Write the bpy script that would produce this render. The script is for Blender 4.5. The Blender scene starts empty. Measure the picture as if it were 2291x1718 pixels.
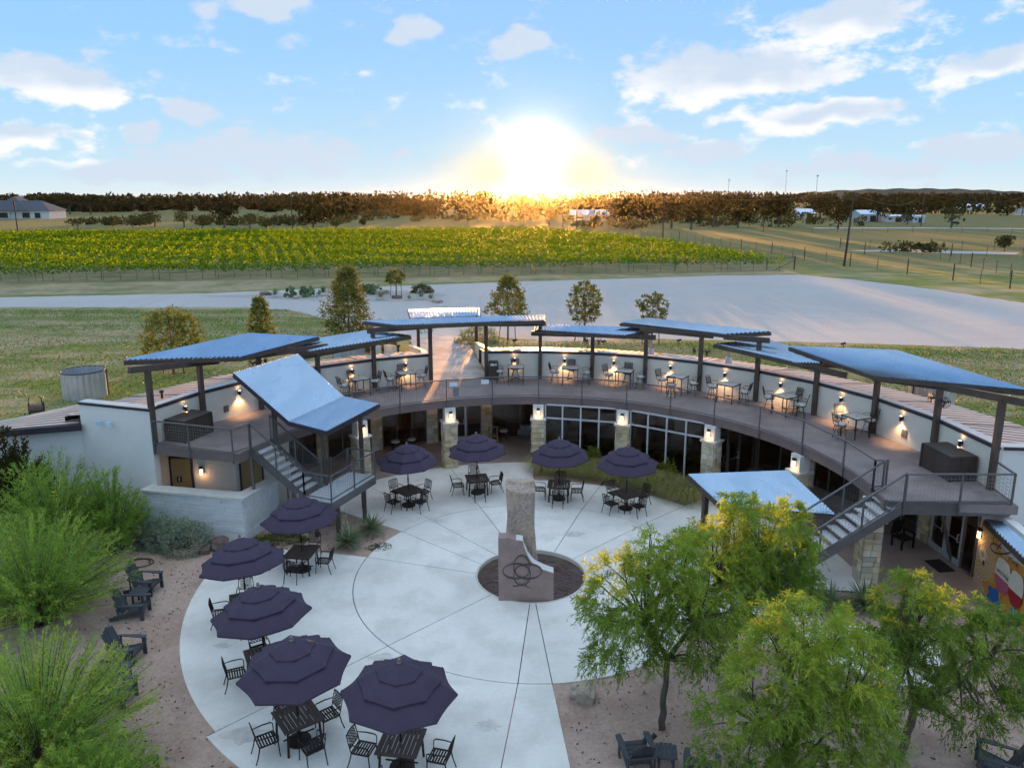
import bpy, math, random
import numpy as np
from mathutils import Vector, Matrix

random.seed(7)
rng = np.random.default_rng(7)
SC = bpy.context.scene
COL = SC.collection
R = math.radians

# ---------------------------------------------------------------- camera
cam = bpy.data.cameras.new('camera')
cam_o = bpy.data.objects.new('camera', cam)
COL.objects.link(cam_o)
SC.camera = cam_o
cam.sensor_width = 36.0
cam.lens = 26.79
cam.shift_y = -0.0214
cam.clip_start = 0.1
cam.clip_end = 12000
cam_o.location = (0, 0, 13.5)
cam_o.rotation_euler = (R(90 - 12.34), 0, 0)

# ---------------------------------------------------------------- sky, sun, exposure
SUN_EL, SUN_AZ = 2.5, 1.7          # degrees; azimuth from +Y towards +X
SC.view_settings.view_transform = 'Standard'
SC.view_settings.look = 'None'
SC.view_settings.gamma = 1.0
SC.view_settings.exposure = 2.60
SC.render.engine = 'CYCLES'
SC.cycles.use_denoising = True
SC.cycles.max_bounces = 6
SC.cycles.diffuse_bounces = 3
SC.cycles.adaptive_threshold = .035
SC.cycles.transparent_max_bounces = 12
SC.cycles.volume_bounces = 0
SC.cycles.sample_clamp_indirect = 4.0

world = bpy.data.worlds.new('World')
SC.world = world
world.use_nodes = True
WN, WL = world.node_tree.nodes, world.node_tree.links


class NT:
    """tiny helper to write node graphs"""
    def __init__(self, tree):
        self.t = tree; self.n = tree.nodes; self.l = tree.links

    def put(self, sock, v):
        if v is None: return
        if hasattr(v, 'bl_idname') and hasattr(v, 'is_output'): self.l.new(v, sock)
        elif isinstance(v, (tuple, list)):
            d = sock.default_value
            sock.default_value = tuple(v) if len(v) == len(d) else (tuple(v) + (1.0,))[:len(d)]
        else: sock.default_value = v

    def math(self, op, a, b=None, c=None, clamp=False):
        m = self.n.new('ShaderNodeMath'); m.operation = op; m.use_clamp = clamp
        for i, v in enumerate((a, b, c)): self.put(m.inputs[i], v) if v is not None else None
        return m.outputs[0]

    def vec(self, op, a, b=None):
        m = self.n.new('ShaderNodeVectorMath'); m.operation = op
        self.put(m.inputs[0], a); self.put(m.inputs[1], b)
        return m.outputs['Value'] if op in ('LENGTH', 'DOT_PRODUCT', 'DISTANCE') else m.outputs[0]

    def noise(self, vec, scale, detail=6, rough=.55, dist=0.0, out=0):
        m = self.n.new('ShaderNodeTexNoise'); m.inputs['Scale'].default_value = scale
        m.inputs['Detail'].default_value = detail; m.inputs['Roughness'].default_value = rough
        m.inputs['Distortion'].default_value = dist
        if vec is not None: self.put(m.inputs['Vector'], vec)
        return m.outputs[out]

    def voro(self, vec, scale, feature='F1', out='Distance', rand=1.0):
        m = self.n.new('ShaderNodeTexVoronoi'); m.feature = feature
        m.inputs['Scale'].default_value = scale; m.inputs['Randomness'].default_value = rand
        if vec is not None: self.put(m.inputs['Vector'], vec)
        return m.outputs[out]

    def ramp(self, fac, stops, interp='LINEAR'):
        m = self.n.new('ShaderNodeValToRGB'); cr = m.color_ramp; cr.interpolation = interp
        while len(cr.elements) < len(stops): cr.elements.new(.5)
        for e, (p, c) in zip(cr.elements, stops):
            e.position = p; e.color = (*c, 1) if len(c) == 3 else c
        self.put(m.inputs[0], fac)
        return m.outputs[0]

    def mix(self, fac, a, b, mode='MIX'):
        m = self.n.new('ShaderNodeMix'); m.data_type = 'RGBA'; m.blend_type = mode
        self.put(m.inputs[0], fac); self.put(m.inputs[6], a); self.put(m.inputs[7], b)
        return m.outputs[2]

    def smooth(self, v, lo, hi):
        m = self.n.new('ShaderNodeMapRange'); m.interpolation_type = 'SMOOTHSTEP'
        self.put(m.inputs[0], v); m.inputs[1].default_value = lo; m.inputs[2].default_value = hi
        return m.outputs[0]

    def sep(self, v):
        m = self.n.new('ShaderNodeSeparateXYZ'); self.put(m.inputs[0], v); return m.outputs

    def comb(self, x, y, z):
        m = self.n.new('ShaderNodeCombineXYZ')
        for i, v in enumerate((x, y, z)): self.put(m.inputs[i], v)
        return m.outputs[0]


CLOUD_DARK, CLOUD_LIT = (.74, .85, 1.00), (1.15, 1.14, 1.16)
# clouds: (azimuth, elevation, half width, half height) in degrees; the large ones first
CLOUDS = [(15.3, 8.0, 9.6, 2.75), (21.3, 5.2, 8.0, 1.5), (22.5, 10.7, 6.2, 2.1), (31.2, 7.8, 3.6, 1.5), (-29.2, 6.8, 5.6, 1.9), (-31.3, 3.6, 3.4, 1.5),
          (-17.2, 2.8, 11.0, 1.6), (30.8, 2.9, 4.4, 1.3), (-16.8, 12.2, 4.8, 1.0), (-6.4, 10.9, 2.3, 1.2), (.3, 10.6, 2.1, 1.15), (-21.8, 5.4, 2.5, 1.1), (-24.7, 4.1, 1.7, .8),
          (9.1, 4.1, 4.6, 1.2), (13.8, 3.1, 4.0, 1.0), (-25.7, 1.5, 8.6, .95), (23.2, 1.9, 7.4, .85)]

N = NT(world.node_tree)
sky = WN.new('ShaderNodeTexSky')
sky.sky_type = 'NISHITA'
sky.sun_disc = False
sky.sun_elevation = R(SUN_EL)
sky.sun_rotation = R(SUN_AZ)
sky.air_density = 1.0
sky.dust_density = 1.0
sky.ozone_density = 2.0
tc = WN.new('ShaderNodeTexCoord')
dirv = tc.outputs['Generated']
sx, sy, sz = N.sep(dirv)
# the whole sky is exposed as in the photograph: highlights rolled off towards the sun
lum = N.vec('DOT_PRODUCT', sky.outputs[0], (.2, .7, .1))
roll = N.math('DIVIDE', .36, N.math('ADD', lum, .42))
nish = N.vec('MULTIPLY', sky.outputs[0], N.comb(roll, roll, roll))
elev = N.math('MAXIMUM', sz, 0.0)
grad = N.ramp(N.math('POWER', elev, .55), [(0, (.94, 1.10, 1.14)), (.20, (.62, .95, 1.19)), (.38, (.41, .79, 1.27)),
                                          (.52, (.35, .69, 1.26)), (.66, (.50, .84, 1.36)), (.82, (.92, 1.22, 1.62)), (1, (1.30, 1.56, 1.88))])  # zenith above the view made brighter to fill the courtyard with light
base = N.mix(.88, nish, grad)
sund = (math.sin(R(SUN_AZ)) * math.cos(R(SUN_EL)), math.cos(R(SUN_AZ)) * math.cos(R(SUN_EL)), math.sin(R(SUN_EL)))
cosd = N.vec('DOT_PRODUCT', N.vec('NORMALIZE', dirv), sund)
ang = N.math('MULTIPLY', N.math('ARCCOSINE', cosd), 180 / math.pi)
glow1 = N.math('POWER', 2.718, N.math('MULTIPLY', N.math('POWER', N.math('DIVIDE', ang, 2.0), 2.0), -1.0))
glow2 = N.math('POWER', 2.718, N.math('MULTIPLY', N.math('POWER', N.math('DIVIDE', ang, 4.2), 2.0), -1.0))
ylow = N.math('SUBTRACT', 1.0, N.smooth(elev, .02, .085))
base = N.mix(N.math('MULTIPLY', N.math('MULTIPLY', glow2, ylow), .95), base, (1.55, 1.10, .16))
base = N.mix(glow2, base, N.mix(1.0, base, (.14, .12, .05), 'ADD'))
base = N.mix(glow1, base, N.mix(1.0, base, (2.0, 1.75, 1.35), 'ADD'))
az = N.math('MULTIPLY', N.math('ARCTAN2', sx, sy), 180 / math.pi)
el = N.math('MULTIPLY', N.math('ARCSINE', sz), 180 / math.pi)
ae = N.comb(az, el, 0.0)


def noise2(vec, scale, detail, rough, dist=0.0, out=0):
    o = N.noise(vec, scale, detail, rough, dist, out); o.node.noise_dimensions = '2D'; return o


wob = noise2(ae, .30, 1, .6, 0, 1)
ae2 = N.vec('ADD', ae, N.vec('MULTIPLY', N.vec('SUBTRACT', wob, (.5, .5, .5)), (3.4, 1.7, 0)))


def madd(v, b_, c_):
    m = WN.new('ShaderNodeVectorMath'); m.operation = 'MULTIPLY_ADD'
    N.put(m.inputs[0], v); m.inputs[1].default_value = b_; m.inputs[2].default_value = c_
    return m.outputs[0]


def field(lst, shift):
    best = None
    for a0, e0, hw, hh in lst:
        d = N.vec('LENGTH', madd(ae2, (1 / hw, 1 / hh, 0), (-a0 / hw, -(e0 - shift * hh) / hh, 0)))
        best = d if best is None else N.math('MINIMUM', best, d)
    return N.math('SUBTRACT', 1.0, best)


f1 = field(CLOUDS, 0.0)
f2 = field(CLOUDS[:6], .55)
# beyond the view: unseen cloud cover, thickened to lift the ambient light
plane = N.comb(N.math('DIVIDE', sx, N.math('ADD', N.math('MAXIMUM', sz, 0), .08)), N.math('DIVIDE', sy, N.math('ADD', N.math('MAXIMUM', sz, 0), .08)), 0.0)
far_c = N.math('MULTIPLY', N.math('SUBTRACT', noise2(plane, .55, 2, .55), .50), 4.0)
far_c = N.math('MULTIPLY', far_c, N.math('MAXIMUM', N.smooth(N.math('ABSOLUTE', az), 40, 60), N.smooth(el, 17, 25)))
det = N.math('SUBTRACT', noise2(N.vec('MULTIPLY', ae, (.50, 1.0, 1)), .55, 6, .60, 0.0), .5)
det2 = N.math('MULTIPLY', det, 2.3)
cf = N.math('ADD', N.math('MAXIMUM', N.math('MULTIPLY', f1, 1.5), far_c), det2)
dens = N.smooth(cf, .12, .72)
lit = N.math('SUBTRACT', f1, f2)
shade = N.smooth(N.math('ADD', N.math('MULTIPLY', lit, -1.2), N.math('MULTIPLY', det, .9)), -.62, .30)
ccol = N.mix(shade, CLOUD_DARK, CLOUD_LIT)
sky_col = N.mix(N.math('MULTIPLY', dens, .93), base, ccol)
sky_col = N.mix(glow1, sky_col, N.mix(.55, sky_col, base))
world.cycles.sampling_method = 'MANUAL'
world.cycles.sample_map_resolution = 256
bg = WN['Background']
WL.new(sky_col, bg.inputs[0])
bg.inputs[1].default_value = 0.15

sun = bpy.data.lights.new('sun', 'SUN')
sun.energy = 2.5
sun.angle = R(.6)
sun.color = (1.0, .44, .11)
sun_o = bpy.data.objects.new('sun', sun)
COL.objects.link(sun_o)
sun_o.location = (30, 400, 60)
sun_o.rotation_euler = Vector(sund).to_track_quat('Z', 'Y').to_euler()

# ---------------------------------------------------------------- mesh helpers
BUILD = Vector((.7, 25.5, 0))          # centre of the round courtyard


def pol(r, a, z=0.0):
    """polar to world about the courtyard centre; a in degrees from +Y towards +X"""
    return Vector((BUILD.x + r * math.sin(R(a)), BUILD.y + r * math.cos(R(a)), z))


class MB:
    def __init__(self): self.v = []; self.f = []; self.m = []; self.cur = 0

    def add(self, vs, fs):
        o = len(self.v); self.v += [tuple(p) for p in vs]
        self.f += [tuple(i + o for i in q) for q in fs]; self.m += [self.cur] * len(fs)
        return self

    def box(self, c, s, rz=0.0, M=None):
        hx, hy, hz = s[0] / 2, s[1] / 2, s[2] / 2
        P = [Vector((a * hx, b * hy, d * hz)) for d in (-1, 1) for b in (-1, 1) for a in (-1, 1)]
        if M is None: M = Matrix.Rotation(rz, 3, 'Z')
        P = [M @ p + Vector(c) for p in P]
        return self.add(P, [(0, 2, 3, 1), (4, 5, 7, 6), (0, 1, 5, 4), (1, 3, 7, 5), (3, 2, 6, 7), (2, 0, 4, 6)])

    def beam(self, a, b, w, h, up=(0, 0, 1)):
        a, b = Vector(a), Vector(b); d = (b - a)
        L = d.length
        if L < 1e-6: return self
        d /= L; u = Vector(up)
        s = d.cross(u)
        if s.length < 1e-4: s = d.cross(Vector((1, 0, 0)))
        s.normalize(); u = s.cross(d)
        P = []
        for p in (a, b):
            for i, j in ((-1, -1), (1, -1), (1, 1), (-1, 1)): P.append(p + s * (i * w / 2) + u * (j * h / 2))
        return self.add(P, [(0, 1, 2, 3), (7, 6, 5, 4), (0, 4, 5, 1), (1, 5, 6, 2), (2, 6, 7, 3), (3, 7, 4, 0)])

    def tube(self, pts, r, n=6, cap=True):
        pts = [Vector(p) for p in pts]; k = len(pts)
        rr = r if isinstance(r, (list, tuple)) else [r] * k
        V = []; F = []; prev = None
        for i, p in enumerate(pts):
            d = (pts[min(i + 1, k - 1)] - pts[max(i - 1, 0)])
            d = d.normalized() if d.length > 1e-9 else Vector((0, 0, 1))
            s = d.cross(Vector((0, 0, 1))) if prev is None else prev - d * prev.dot(d)
            if s.length < 1e-4: s = d.cross(Vector((1, 0, 0)))
            s.normalize(); prev = s; u = s.cross(d)
            for j in range(n):
                t = 2 * math.pi * j / n
                V.append(p + s * (math.cos(t) * rr[i]) + u * (math.sin(t) * rr[i]))
        for i in range(k - 1):
            for j in range(n):
                q = (j + 1) % n
                F.append((i * n + j, i * n + q, (i + 1) * n + q, (i + 1) * n + j))
        if cap: F += [tuple(range(n - 1, -1, -1)), tuple((k - 1) * n + j for j in range(n))]
        return self.add(V, F)

    def lathe(self, prof, c=(0, 0, 0), n=16):
        c = Vector(c); V = []; F = []; k = len(prof)
        for r, z in prof:
            for j in range(n):
                t = 2 * math.pi * j / n; V.append(c + Vector((r * math.cos(t), r * math.sin(t), z)))
        for i in range(k - 1):
            for j in range(n):
                q = (j + 1) % n; F.append((i * n + j, i * n + q, (i + 1) * n + q, (i + 1) * n + j))
        return self.add(V, F)

    def prism(self, poly, z0, z1):
        n = len(poly)
        V = [(p[0], p[1], z0) for p in poly] + [(p[0], p[1], z1) for p in poly]
        A = sum(poly[i][0] * poly[(i + 1) % n][1] - poly[(i + 1) % n][0] * poly[i][1] for i in range(n))
        F = [tuple(range(n - 1, -1, -1)), tuple(range(n, 2 * n))] + [(i, (i + 1) % n, (i + 1) % n + n, i + n) for i in range(n)]
        if A < 0: F = [tuple(reversed(q)) for q in F]
        return self.add(V, F)

    def slab(self, quad, t):
        """a thin plate from a 3D polygon, thickness t downward along its normal"""
        q = [Vector(p) for p in quad]; n = len(q)
        nn = (q[1] - q[0]).cross(q[2] - q[0]).normalized()
        if nn.z < 0: nn = -nn; q = q[::-1]
        V = q + [p - nn * t for p in q]
        return self.add(V, [tuple(range(n)), tuple(range(2 * n - 1, n - 1, -1))] + [((i + 1) % n, i, i + n, (i + 1) % n + n) for i in range(n)])

    def ring(self, r0, r1, a0, a1, z0, z1, n=24):
        V = []; F = []
        for i in range(n + 1):
            a = a0 + (a1 - a0) * i / n
            for r, z in ((r0, z0), (r1, z0), (r1, z1), (r0, z1)): V.append(pol(r, a, z))
        for i in range(n):
            b, c = i * 4, i * 4 + 4
            F += [(b, c, c + 1, b + 1), (b + 1, c + 1, c + 2, b + 2), (b + 2, c + 2, c + 3, b + 3), (b + 3, c + 3, c, b)]
        if abs(a1 - a0) < 359.9: F += [(0, 1, 2, 3), (n * 4 + 3, n * 4 + 2, n * 4 + 1, n * 4)]
        return self.add(V, F)

    def mesh(self, name, mats, smooth=False, off=None):
        me = bpy.data.meshes.new(name)
        v = self.v if off is None else [(p[0] - off[0], p[1] - off[1], p[2] - off[2]) for p in self.v]
        me.from_pydata(v, [], self.f)
        for m in (mats if isinstance(mats, (list, tuple)) else [mats]): me.materials.append(m)
        if isinstance(mats, (list, tuple)) and len(mats) > 1: me.polygons.foreach_set('material_index', self.m)
        if smooth: me.polygons.foreach_set('use_smooth', [True] * len(me.polygons))
        me.update()
        return me

    def part(self, name, mat, parent=None, smooth=False, world=True):
        """mesh object; with world=True the vertices are world coordinates and the parent is an unrotated Empty chain"""
        off = None
        if parent is not None and world:
            off = Vector((0, 0, 0)); q = parent
            while q is not None: off += q.location; q = q.parent
        o = bpy.data.objects.new(name, self.mesh(name, mat, smooth, off))
        COL.objects.link(o)
        if parent is not None: o.parent = parent
        return o


def fast_mesh(name, V, F, mat, parent=None, smooth=False, attr=None):
    """numpy vertices (n,3) and faces (m,k) -> object"""
    me = bpy.data.meshes.new(name)
    V = np.asarray(V, np.float32); F = np.asarray(F, np.int32); k = F.shape[1]
    me.vertices.add(len(V)); me.vertices.foreach_set('co', V.ravel())
    me.loops.add(F.size); me.loops.foreach_set('vertex_index', F.ravel())
    me.polygons.add(len(F)); me.polygons.foreach_set('loop_start', np.arange(0, F.size, k, dtype=np.int32))
    me.polygons.foreach_set('loop_total', np.full(len(F), k, np.int32))
    if smooth: me.polygons.foreach_set('use_smooth', np.ones(len(F), bool))
    for m in (mat if isinstance(mat, list) else [mat]): me.materials.append(m)
    if attr is not None:
        a = me.attributes.new('tone', 'FLOAT', 'FACE'); a.data.foreach_set('value', np.asarray(attr, np.float32))
    me.update(calc_edges=True)
    o = bpy.data.objects.new(name, me); COL.objects.link(o)
    if parent is not None: o.parent = parent
    return o


def tag(o, label=None, cat=None, group=None, kind=None):
    if label: o['label'] = label
    if cat: o['category'] = cat
    if group: o['group'] = group
    if kind: o['kind'] = kind
    return o


def thing(name, label, cat, loc=(0, 0, 0), rz=0.0, group=None):
    o = bpy.data.objects.new(name, None); COL.objects.link(o)
    o.empty_display_size = .2
    o.location = loc; o.rotation_euler = (0, 0, rz)
    return tag(o, label, cat, group)


KIDS = {}


def copy_tree(o, loc, rz, label, group=None, scale=None):
    def cp(src, parent):
        c = src.copy(); COL.objects.link(c)
        if parent is not None: c.parent = parent
        for k in list(src.children): cp(k, c)
        return c
    c = cp(o, None)
    c.location = loc; c.rotation_euler = (0, 0, rz)
    if scale: c.scale = (scale,) * 3
    return tag(c, label, None, group)

# ---------------------------------------------------------------- materials
def mul(c, k): return tuple(min(1.0, a * k) for a in c)


def mat(name, base, rough=.6, var=.18, scale=3.0, bump=0.0, bscale=None, metal=0.0, rand=0.0, fine=0.0, alt=None, altscale=.6, spec=.5, stretch=None, bdist=.02, pos=False):
    m = bpy.data.materials.new(name); m.use_nodes = True
    N = NT(m.node_tree); b = m.node_tree.nodes['Principled BSDF']
    if pos:
        v = N.n.new('ShaderNodeNewGeometry').outputs['Position']
    else:
        v = N.n.new('ShaderNodeTexCoord').outputs['Object']
    if stretch: v = N.vec('MULTIPLY', v, stretch)
    n1 = N.noise(v, scale, 6, .6)
    col = N.mix(N.smooth(n1, .25, .75), mul(base, 1 - var), mul(base, 1 + var))
    if alt:
        n2 = N.noise(v, altscale, 5, .6)
        col = N.mix(N.smooth(n2, .42, .68), col, alt)
    if fine:
        n3 = N.noise(v, scale * 14, 3, .7)
        f = N.math('ADD', 1 - fine, N.math('MULTIPLY', n3, fine * 2))
        col = N.vec('MULTIPLY', col, N.comb(f, f, f))
    if rand:
        oi = N.n.new('ShaderNodeObjectInfo').outputs['Random']
        f = N.math('ADD', 1 - rand, N.math('MULTIPLY', oi, rand * 2))
        col = N.vec('MULTIPLY', col, N.comb(f, f, f))
    N.put(b.inputs['Base Color'], col)
    b.inputs['Roughness'].default_value = rough
    b.inputs['Metallic'].default_value = metal
    b.inputs['Specular IOR Level'].default_value = spec
    if rough < .9 and var:
        N.put(b.inputs['Roughness'], N.math('ADD', rough - .08, N.math('MULTIPLY', n1, .16)))
    if bump:
        bn = N.n.new('ShaderNodeBump'); bn.inputs['Strength'].default_value = bump; bn.inputs['Distance'].default_value = bdist
        N.put(bn.inputs['Height'], N.noise(v, bscale or scale * 6, 5, .65))
        N.put(b.inputs['Normal'], bn.outputs[0])
    return m


def leaf_mat(name, stops, trans=.45, rough=.55, spec=.2):
    """foliage: colour from the per-leaf tone, with light passing through"""
    m = bpy.data.materials.new(name); m.use_nodes = True
    N = NT(m.node_tree); nd = m.node_tree.nodes; nd.remove(nd['Principled BSDF'])
    at = nd.new('ShaderNodeAttribute'); at.attribute_name = 'tone'
    oi = nd.new('ShaderNodeObjectInfo').outputs['Random']
    t = N.math('ADD', at.outputs['Fac'], N.math('MULTIPLY', N.math('SUBTRACT', oi, .5), .12))
    col = N.ramp(t, stops)
    d = nd.new('ShaderNodeBsdfPrincipled'); N.put(d.inputs['Base Color'], col)
    d.inputs['Roughness'].default_value = rough; d.inputs['Specular IOR Level'].default_value = spec
    tr = nd.new('ShaderNodeBsdfTranslucent')
    N.put(tr.inputs['Color'], N.vec('MULTIPLY', col, (1.4, 1.45, .75)))
    mx = nd.new('ShaderNodeMixShader'); mx.inputs[0].default_value = trans
    N.l.new(d.outputs[0], mx.inputs[1]); N.l.new(tr.outputs[0], mx.inputs[2])
    N.l.new(mx.outputs[0], nd['Material Output'].inputs['Surface'])
    return m


def glass_mat(name, tint=(.75, .72, .68)):
    m = bpy.data.materials.new(name); m.use_nodes = True
    N = NT(m.node_tree); nd = m.node_tree.nodes; nd.remove(nd['Principled BSDF'])
    t = nd.new('ShaderNodeBsdfTransparent'); t.inputs[0].default_value = (*tint, 1)
    gl = nd.new('ShaderNodeBsdfGlossy'); gl.inputs['Roughness'].default_value = .02
    fr = nd.new('ShaderNodeFresnel'); fr.inputs[0].default_value = 1.5
    mx = nd.new('ShaderNodeMixShader')
    N.put(mx.inputs[0], N.math('MULTIPLY', fr.outputs[0], 1.4, clamp=True))
    N.l.new(t.outputs[0], mx.inputs[1]); N.l.new(gl.outputs[0], mx.inputs[2])
    N.l.new(mx.outputs[0], nd['Material Output'].inputs['Surface'])
    return m


def emit_mat(name, col, strength):
    m = bpy.data.materials.new(name); m.use_nodes = True
    b = m.node_tree.nodes['Principled BSDF']
    b.inputs['Base Color'].default_value = (*col, 1)
    b.inputs['Emission Color'].default_value = (*col, 1); b.inputs['Emission Strength'].default_value = strength
    return m


def flat(name, c, rough=.8): return mat(name, c, rough, var=.10, scale=9)


M = {}
M['concrete'] = mat('concrete', (.74, .705, .645), .75, .07, .5, .25, 30, fine=.10, alt=(.63, .595, .54), altscale=.75, rand=.03, pos=True, bdist=.01)
M['porch'] = mat('porch_floor', (.36, .275, .225), .6, .15, .8, .2, 25, fine=.08, pos=True)
M['joint'] = mat('joint', (.06, .05, .045), .9, .2, 6)
M['gravel'] = mat('decomposed_granite', (.40, .275, .215), .95, .16, .7, .9, 26, fine=.42, alt=(.46, .33, .265), altscale=.35, pos=True, bdist=.03)
M['stucco'] = mat('cream_stucco', (.66, .595, .50), .85, .06, .6, .5, 60, fine=.05, pos=True, bdist=.01)
M['stucco_white'] = mat('pale_stucco', (.70, .68, .635), .85, .06, .5, .5, 60, fine=.05, pos=True, bdist=.01)
M['deck'] = mat('stained_deck_concrete', (.205, .158, .148), .60, .26, .55, .12, 8, fine=.10, alt=(.27, .215, .20), altscale=.8, pos=True, spec=.35)
M['walk'] = mat('walkway_concrete', (.40, .36, .32), .38, .22, .9, .12, 8, fine=.08, alt=(.27, .19, .15), altscale=1.1, pos=True)
M['fascia'] = mat('deck_fascia', (.185, .135, .125), .65, .1, 1.2, pos=True, spec=.3)
M['steel'] = mat('dark_bronze_steel', (.076, .052, .040), .55, .25, 2.5, .15, 30)
M['rail'] = mat('grey_rail_steel', (.135, .125, .125), .45, .15, 4, metal=.35)
M['wire'] = mat('galvanised_wire', (.26, .245, .235), .45, .1, 5, metal=.5)
M['sheet'] = mat('galvalume_sheet', (.30, .41, .54), .27, .08, .8, metal=.9, alt=(.26, .37, .50), altscale=1.3, stretch=(1, .25, 1))
M['panel'] = mat('roof_panel_metal', (.56, .45, .37), .45, .08, .7, metal=.3, pos=True)
M['trim_dark'] = mat('dark_trim', (.030, .022, .032), .5, .15, 3)
M['trim_light'] = mat('pale_flashing', (.62, .58, .53), .4, .08, 2, metal=.3)
M['limestone'] = mat('limestone', (.56, .43, .255), .85, .22, 2.2, .6, 14, rand=.28, alt=(.60, .54, .43), altscale=1.0, pos=True)
M['mortar'] = mat('mortar', (.30, .265, .21), .95, .1, 8, pos=True)
M['white_stone'] = mat('painted_stone', (.63, .635, .63), .8, .06, 2, .8, 16, rand=.03, pos=True)
M['white_mortar'] = mat('painted_mortar', (.58, .58, .575), .9, .06, 4, .3, pos=True)
M['cap'] = mat('cast_stone_cap', (.60, .565, .50), .8, .08, 3, .2, pos=True)
M['frame_white'] = mat('clear_aluminium', (.60, .60, .61), .4, .06, 3, metal=.4)
M['frame_bronze'] = mat('taupe_aluminium', (.20, .165, .14), .45, .1, 3, metal=.3)
M['glass'] = glass_mat('window_glass')
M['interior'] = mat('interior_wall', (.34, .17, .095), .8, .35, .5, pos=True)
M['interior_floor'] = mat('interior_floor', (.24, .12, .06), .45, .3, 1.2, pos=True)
M['tan_door'] = mat('tan_wood_door', (.36, .235, .095), .5, .12, 1.5, stretch=(1, 1, .2))
M['brown_door'] = mat('brown_wood_door', (.16, .07, .03), .5, .2, 1.5, stretch=(1, 1, .2))
M['canvas'] = mat('aubergine_canvas', (.048, .032, .060), .85, .10, 3, .25, 60, fine=.08)
M['iron'] = mat('brown_black_iron', (.024, .015, .012), .6, .25, 4, spec=.3)
M['slat'] = mat('weathered_slats', (.085, .057, .044), .65, .25, 3, stretch=(1, .2, 1), spec=.35)
M['cushion'] = mat('pale_cushion', (.50, .47, .44), .9, .08, 6, .2, 60)
M['tile_top'] = mat('stone_table_top', (.42, .38, .33), .5, .22, 7)
M['adiron'] = mat('charcoal_plank', (.052, .055, .064), .55, .18, 3, .1, 20, rand=.06)
M['granite_rough'] = mat('rough_pink_granite', (.40, .31, .25), .88, .38, 13.0, 1.0, 7, fine=.30, alt=(.54, .40, .28), altscale=1.3, bdist=.10)
M['granite_slab'] = mat('sawn_granite', (.30, .205, .180), .6, .14, 2.0, .15, 20, fine=.45)
M['granite_white'] = mat('chipped_granite', (.66, .63, .60), .9, .12, 8, .8, 14)
M['carving'] = mat('carved_line', (.085, .065, .062), .7, .2, 6)
M['boulder'] = mat('limestone_boulder', (.42, .35, .27), .9, .3, 2.2, 1.0, 8, fine=.2, alt=(.24, .17, .12), altscale=1.6, bdist=.05)
M['rust_rock'] = mat('rust_rock', (.15, .10, .085), .9, .3, 2.5, 1.0, 8, bdist=.05)
M['bark'] = mat('grey_brown_bark', (.105, .078, .06), .9, .3, 6, .8, 24, stretch=(1, 1, .3))
M['lamp_metal'] = mat('lamp_bronze', (.035, .022, .018), .4, .2, 6)
M['lamp_glow'] = emit_mat('lamp_glow', (1.0, .62, .30), 1.5)
M['lamp_bulb'] = emit_mat('lamp_bulb', (1.0, .70, .40), 3.5)
M['white_plastic'] = flat('white_plastic', (.72, .74, .76), .5)
M['paper'] = flat('paper', (.66, .72, .78), .7)
M['grey_sign'] = flat('grey_sign', (.17, .18, .20), .6)
M['black'] = mat('black_plastic', (.012, .011, .011), .5, .2, 6)
M['box_wood'] = mat('dark_storage_boards', (.058, .040, .032), .5, .25, 2.5, stretch=(1, 1, .3), rand=.08)
M['tank'] = mat('corrugated_tank', (.52, .54, .57), .40, .12, 1.6, metal=.6)
M['pipe'] = mat('galvanised_flue', (.40, .42, .45), .4, .1, 3, metal=.6)
M['flue_base'] = mat('flue_boot', (.50, .62, .74), .45, .1, 3)
M['soil'] = mat('soil', (.15, .10, .075), .95, .2, 3, .6, 20, pos=True)
M['mat_rug'] = mat('door_mat', (.022, .018, .018), .95, .2, 8)
M['pole_wood'] = mat('pole_wood', (.042, .032, .028), .85, .3, 2, stretch=(1, 1, .1))
M['white_house'] = flat('white_house_wall', (.62, .61, .58))
M['slate'] = mat('slate_blue_roof', (.055, .062, .085), .7, .2, 2)
M['tin'] = mat('tin_roof', (.62, .66, .72), .35, .08, 1, metal=.5)
M['stone_island'] = mat('island_cobble', (.34, .32, .30), .9, .4, 5, 1.0, 12, fine=.35, pos=True)
M['water_bed'] = mat('pool_basin', (.11, .038, .010), .8, .15, .6)

# leaves: dark to sunny tones
M['leaf_willow'] = leaf_mat('willow_leaf', [(0, (.095, .145, .034)), (.45, (.21, .30, .056)), (.8, (.38, .44, .070)), (1, (.56, .52, .07))], .45, .6, .1)
M['leaf_left'] = leaf_mat('feathery_leaf', [(0, (.10, .160, .036)), (.5, (.25, .37, .078)), (.85, (.42, .50, .09)), (1, (.58, .55, .11))], .5)
M['leaf_sage'] = leaf_mat('sage_leaf', [(0, (.12, .150, .11)), (.5, (.26, .31, .24)), (1, (.42, .47, .39))], .3)
M['leaf_yucca'] = leaf_mat('yucca_blade', [(0, (.065, .09, .05)), (.5, (.15, .20, .11)), (1, (.32, .36, .21))], .2)
M['leaf_grass'] = leaf_mat('bunch_grass_blade', [(0, (.14, .145, .055)), (.5, (.28, .27, .11)), (1, (.50, .44, .22))], .45, .7, .05)
M['leaf_cover'] = leaf_mat('ground_cover_leaf', [(0, (.050, .085, .012)), (.5, (.11, .15, .020)), (1, (.24, .23, .04))], .4)
M['leaf_rear'] = leaf_mat('olive_leaf', [(0, (.085, .105, .030)), (.5, (.19, .20, .055)), (1, (.34, .30, .08))], .16, .8, 0)
M['leaf_oak'] = leaf_mat('oak_leaf', [(0, (.016, .018, .007)), (.5, (.034, .034, .013)), (1, (.066, .058, .022))], .08, .8, 0)
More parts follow.
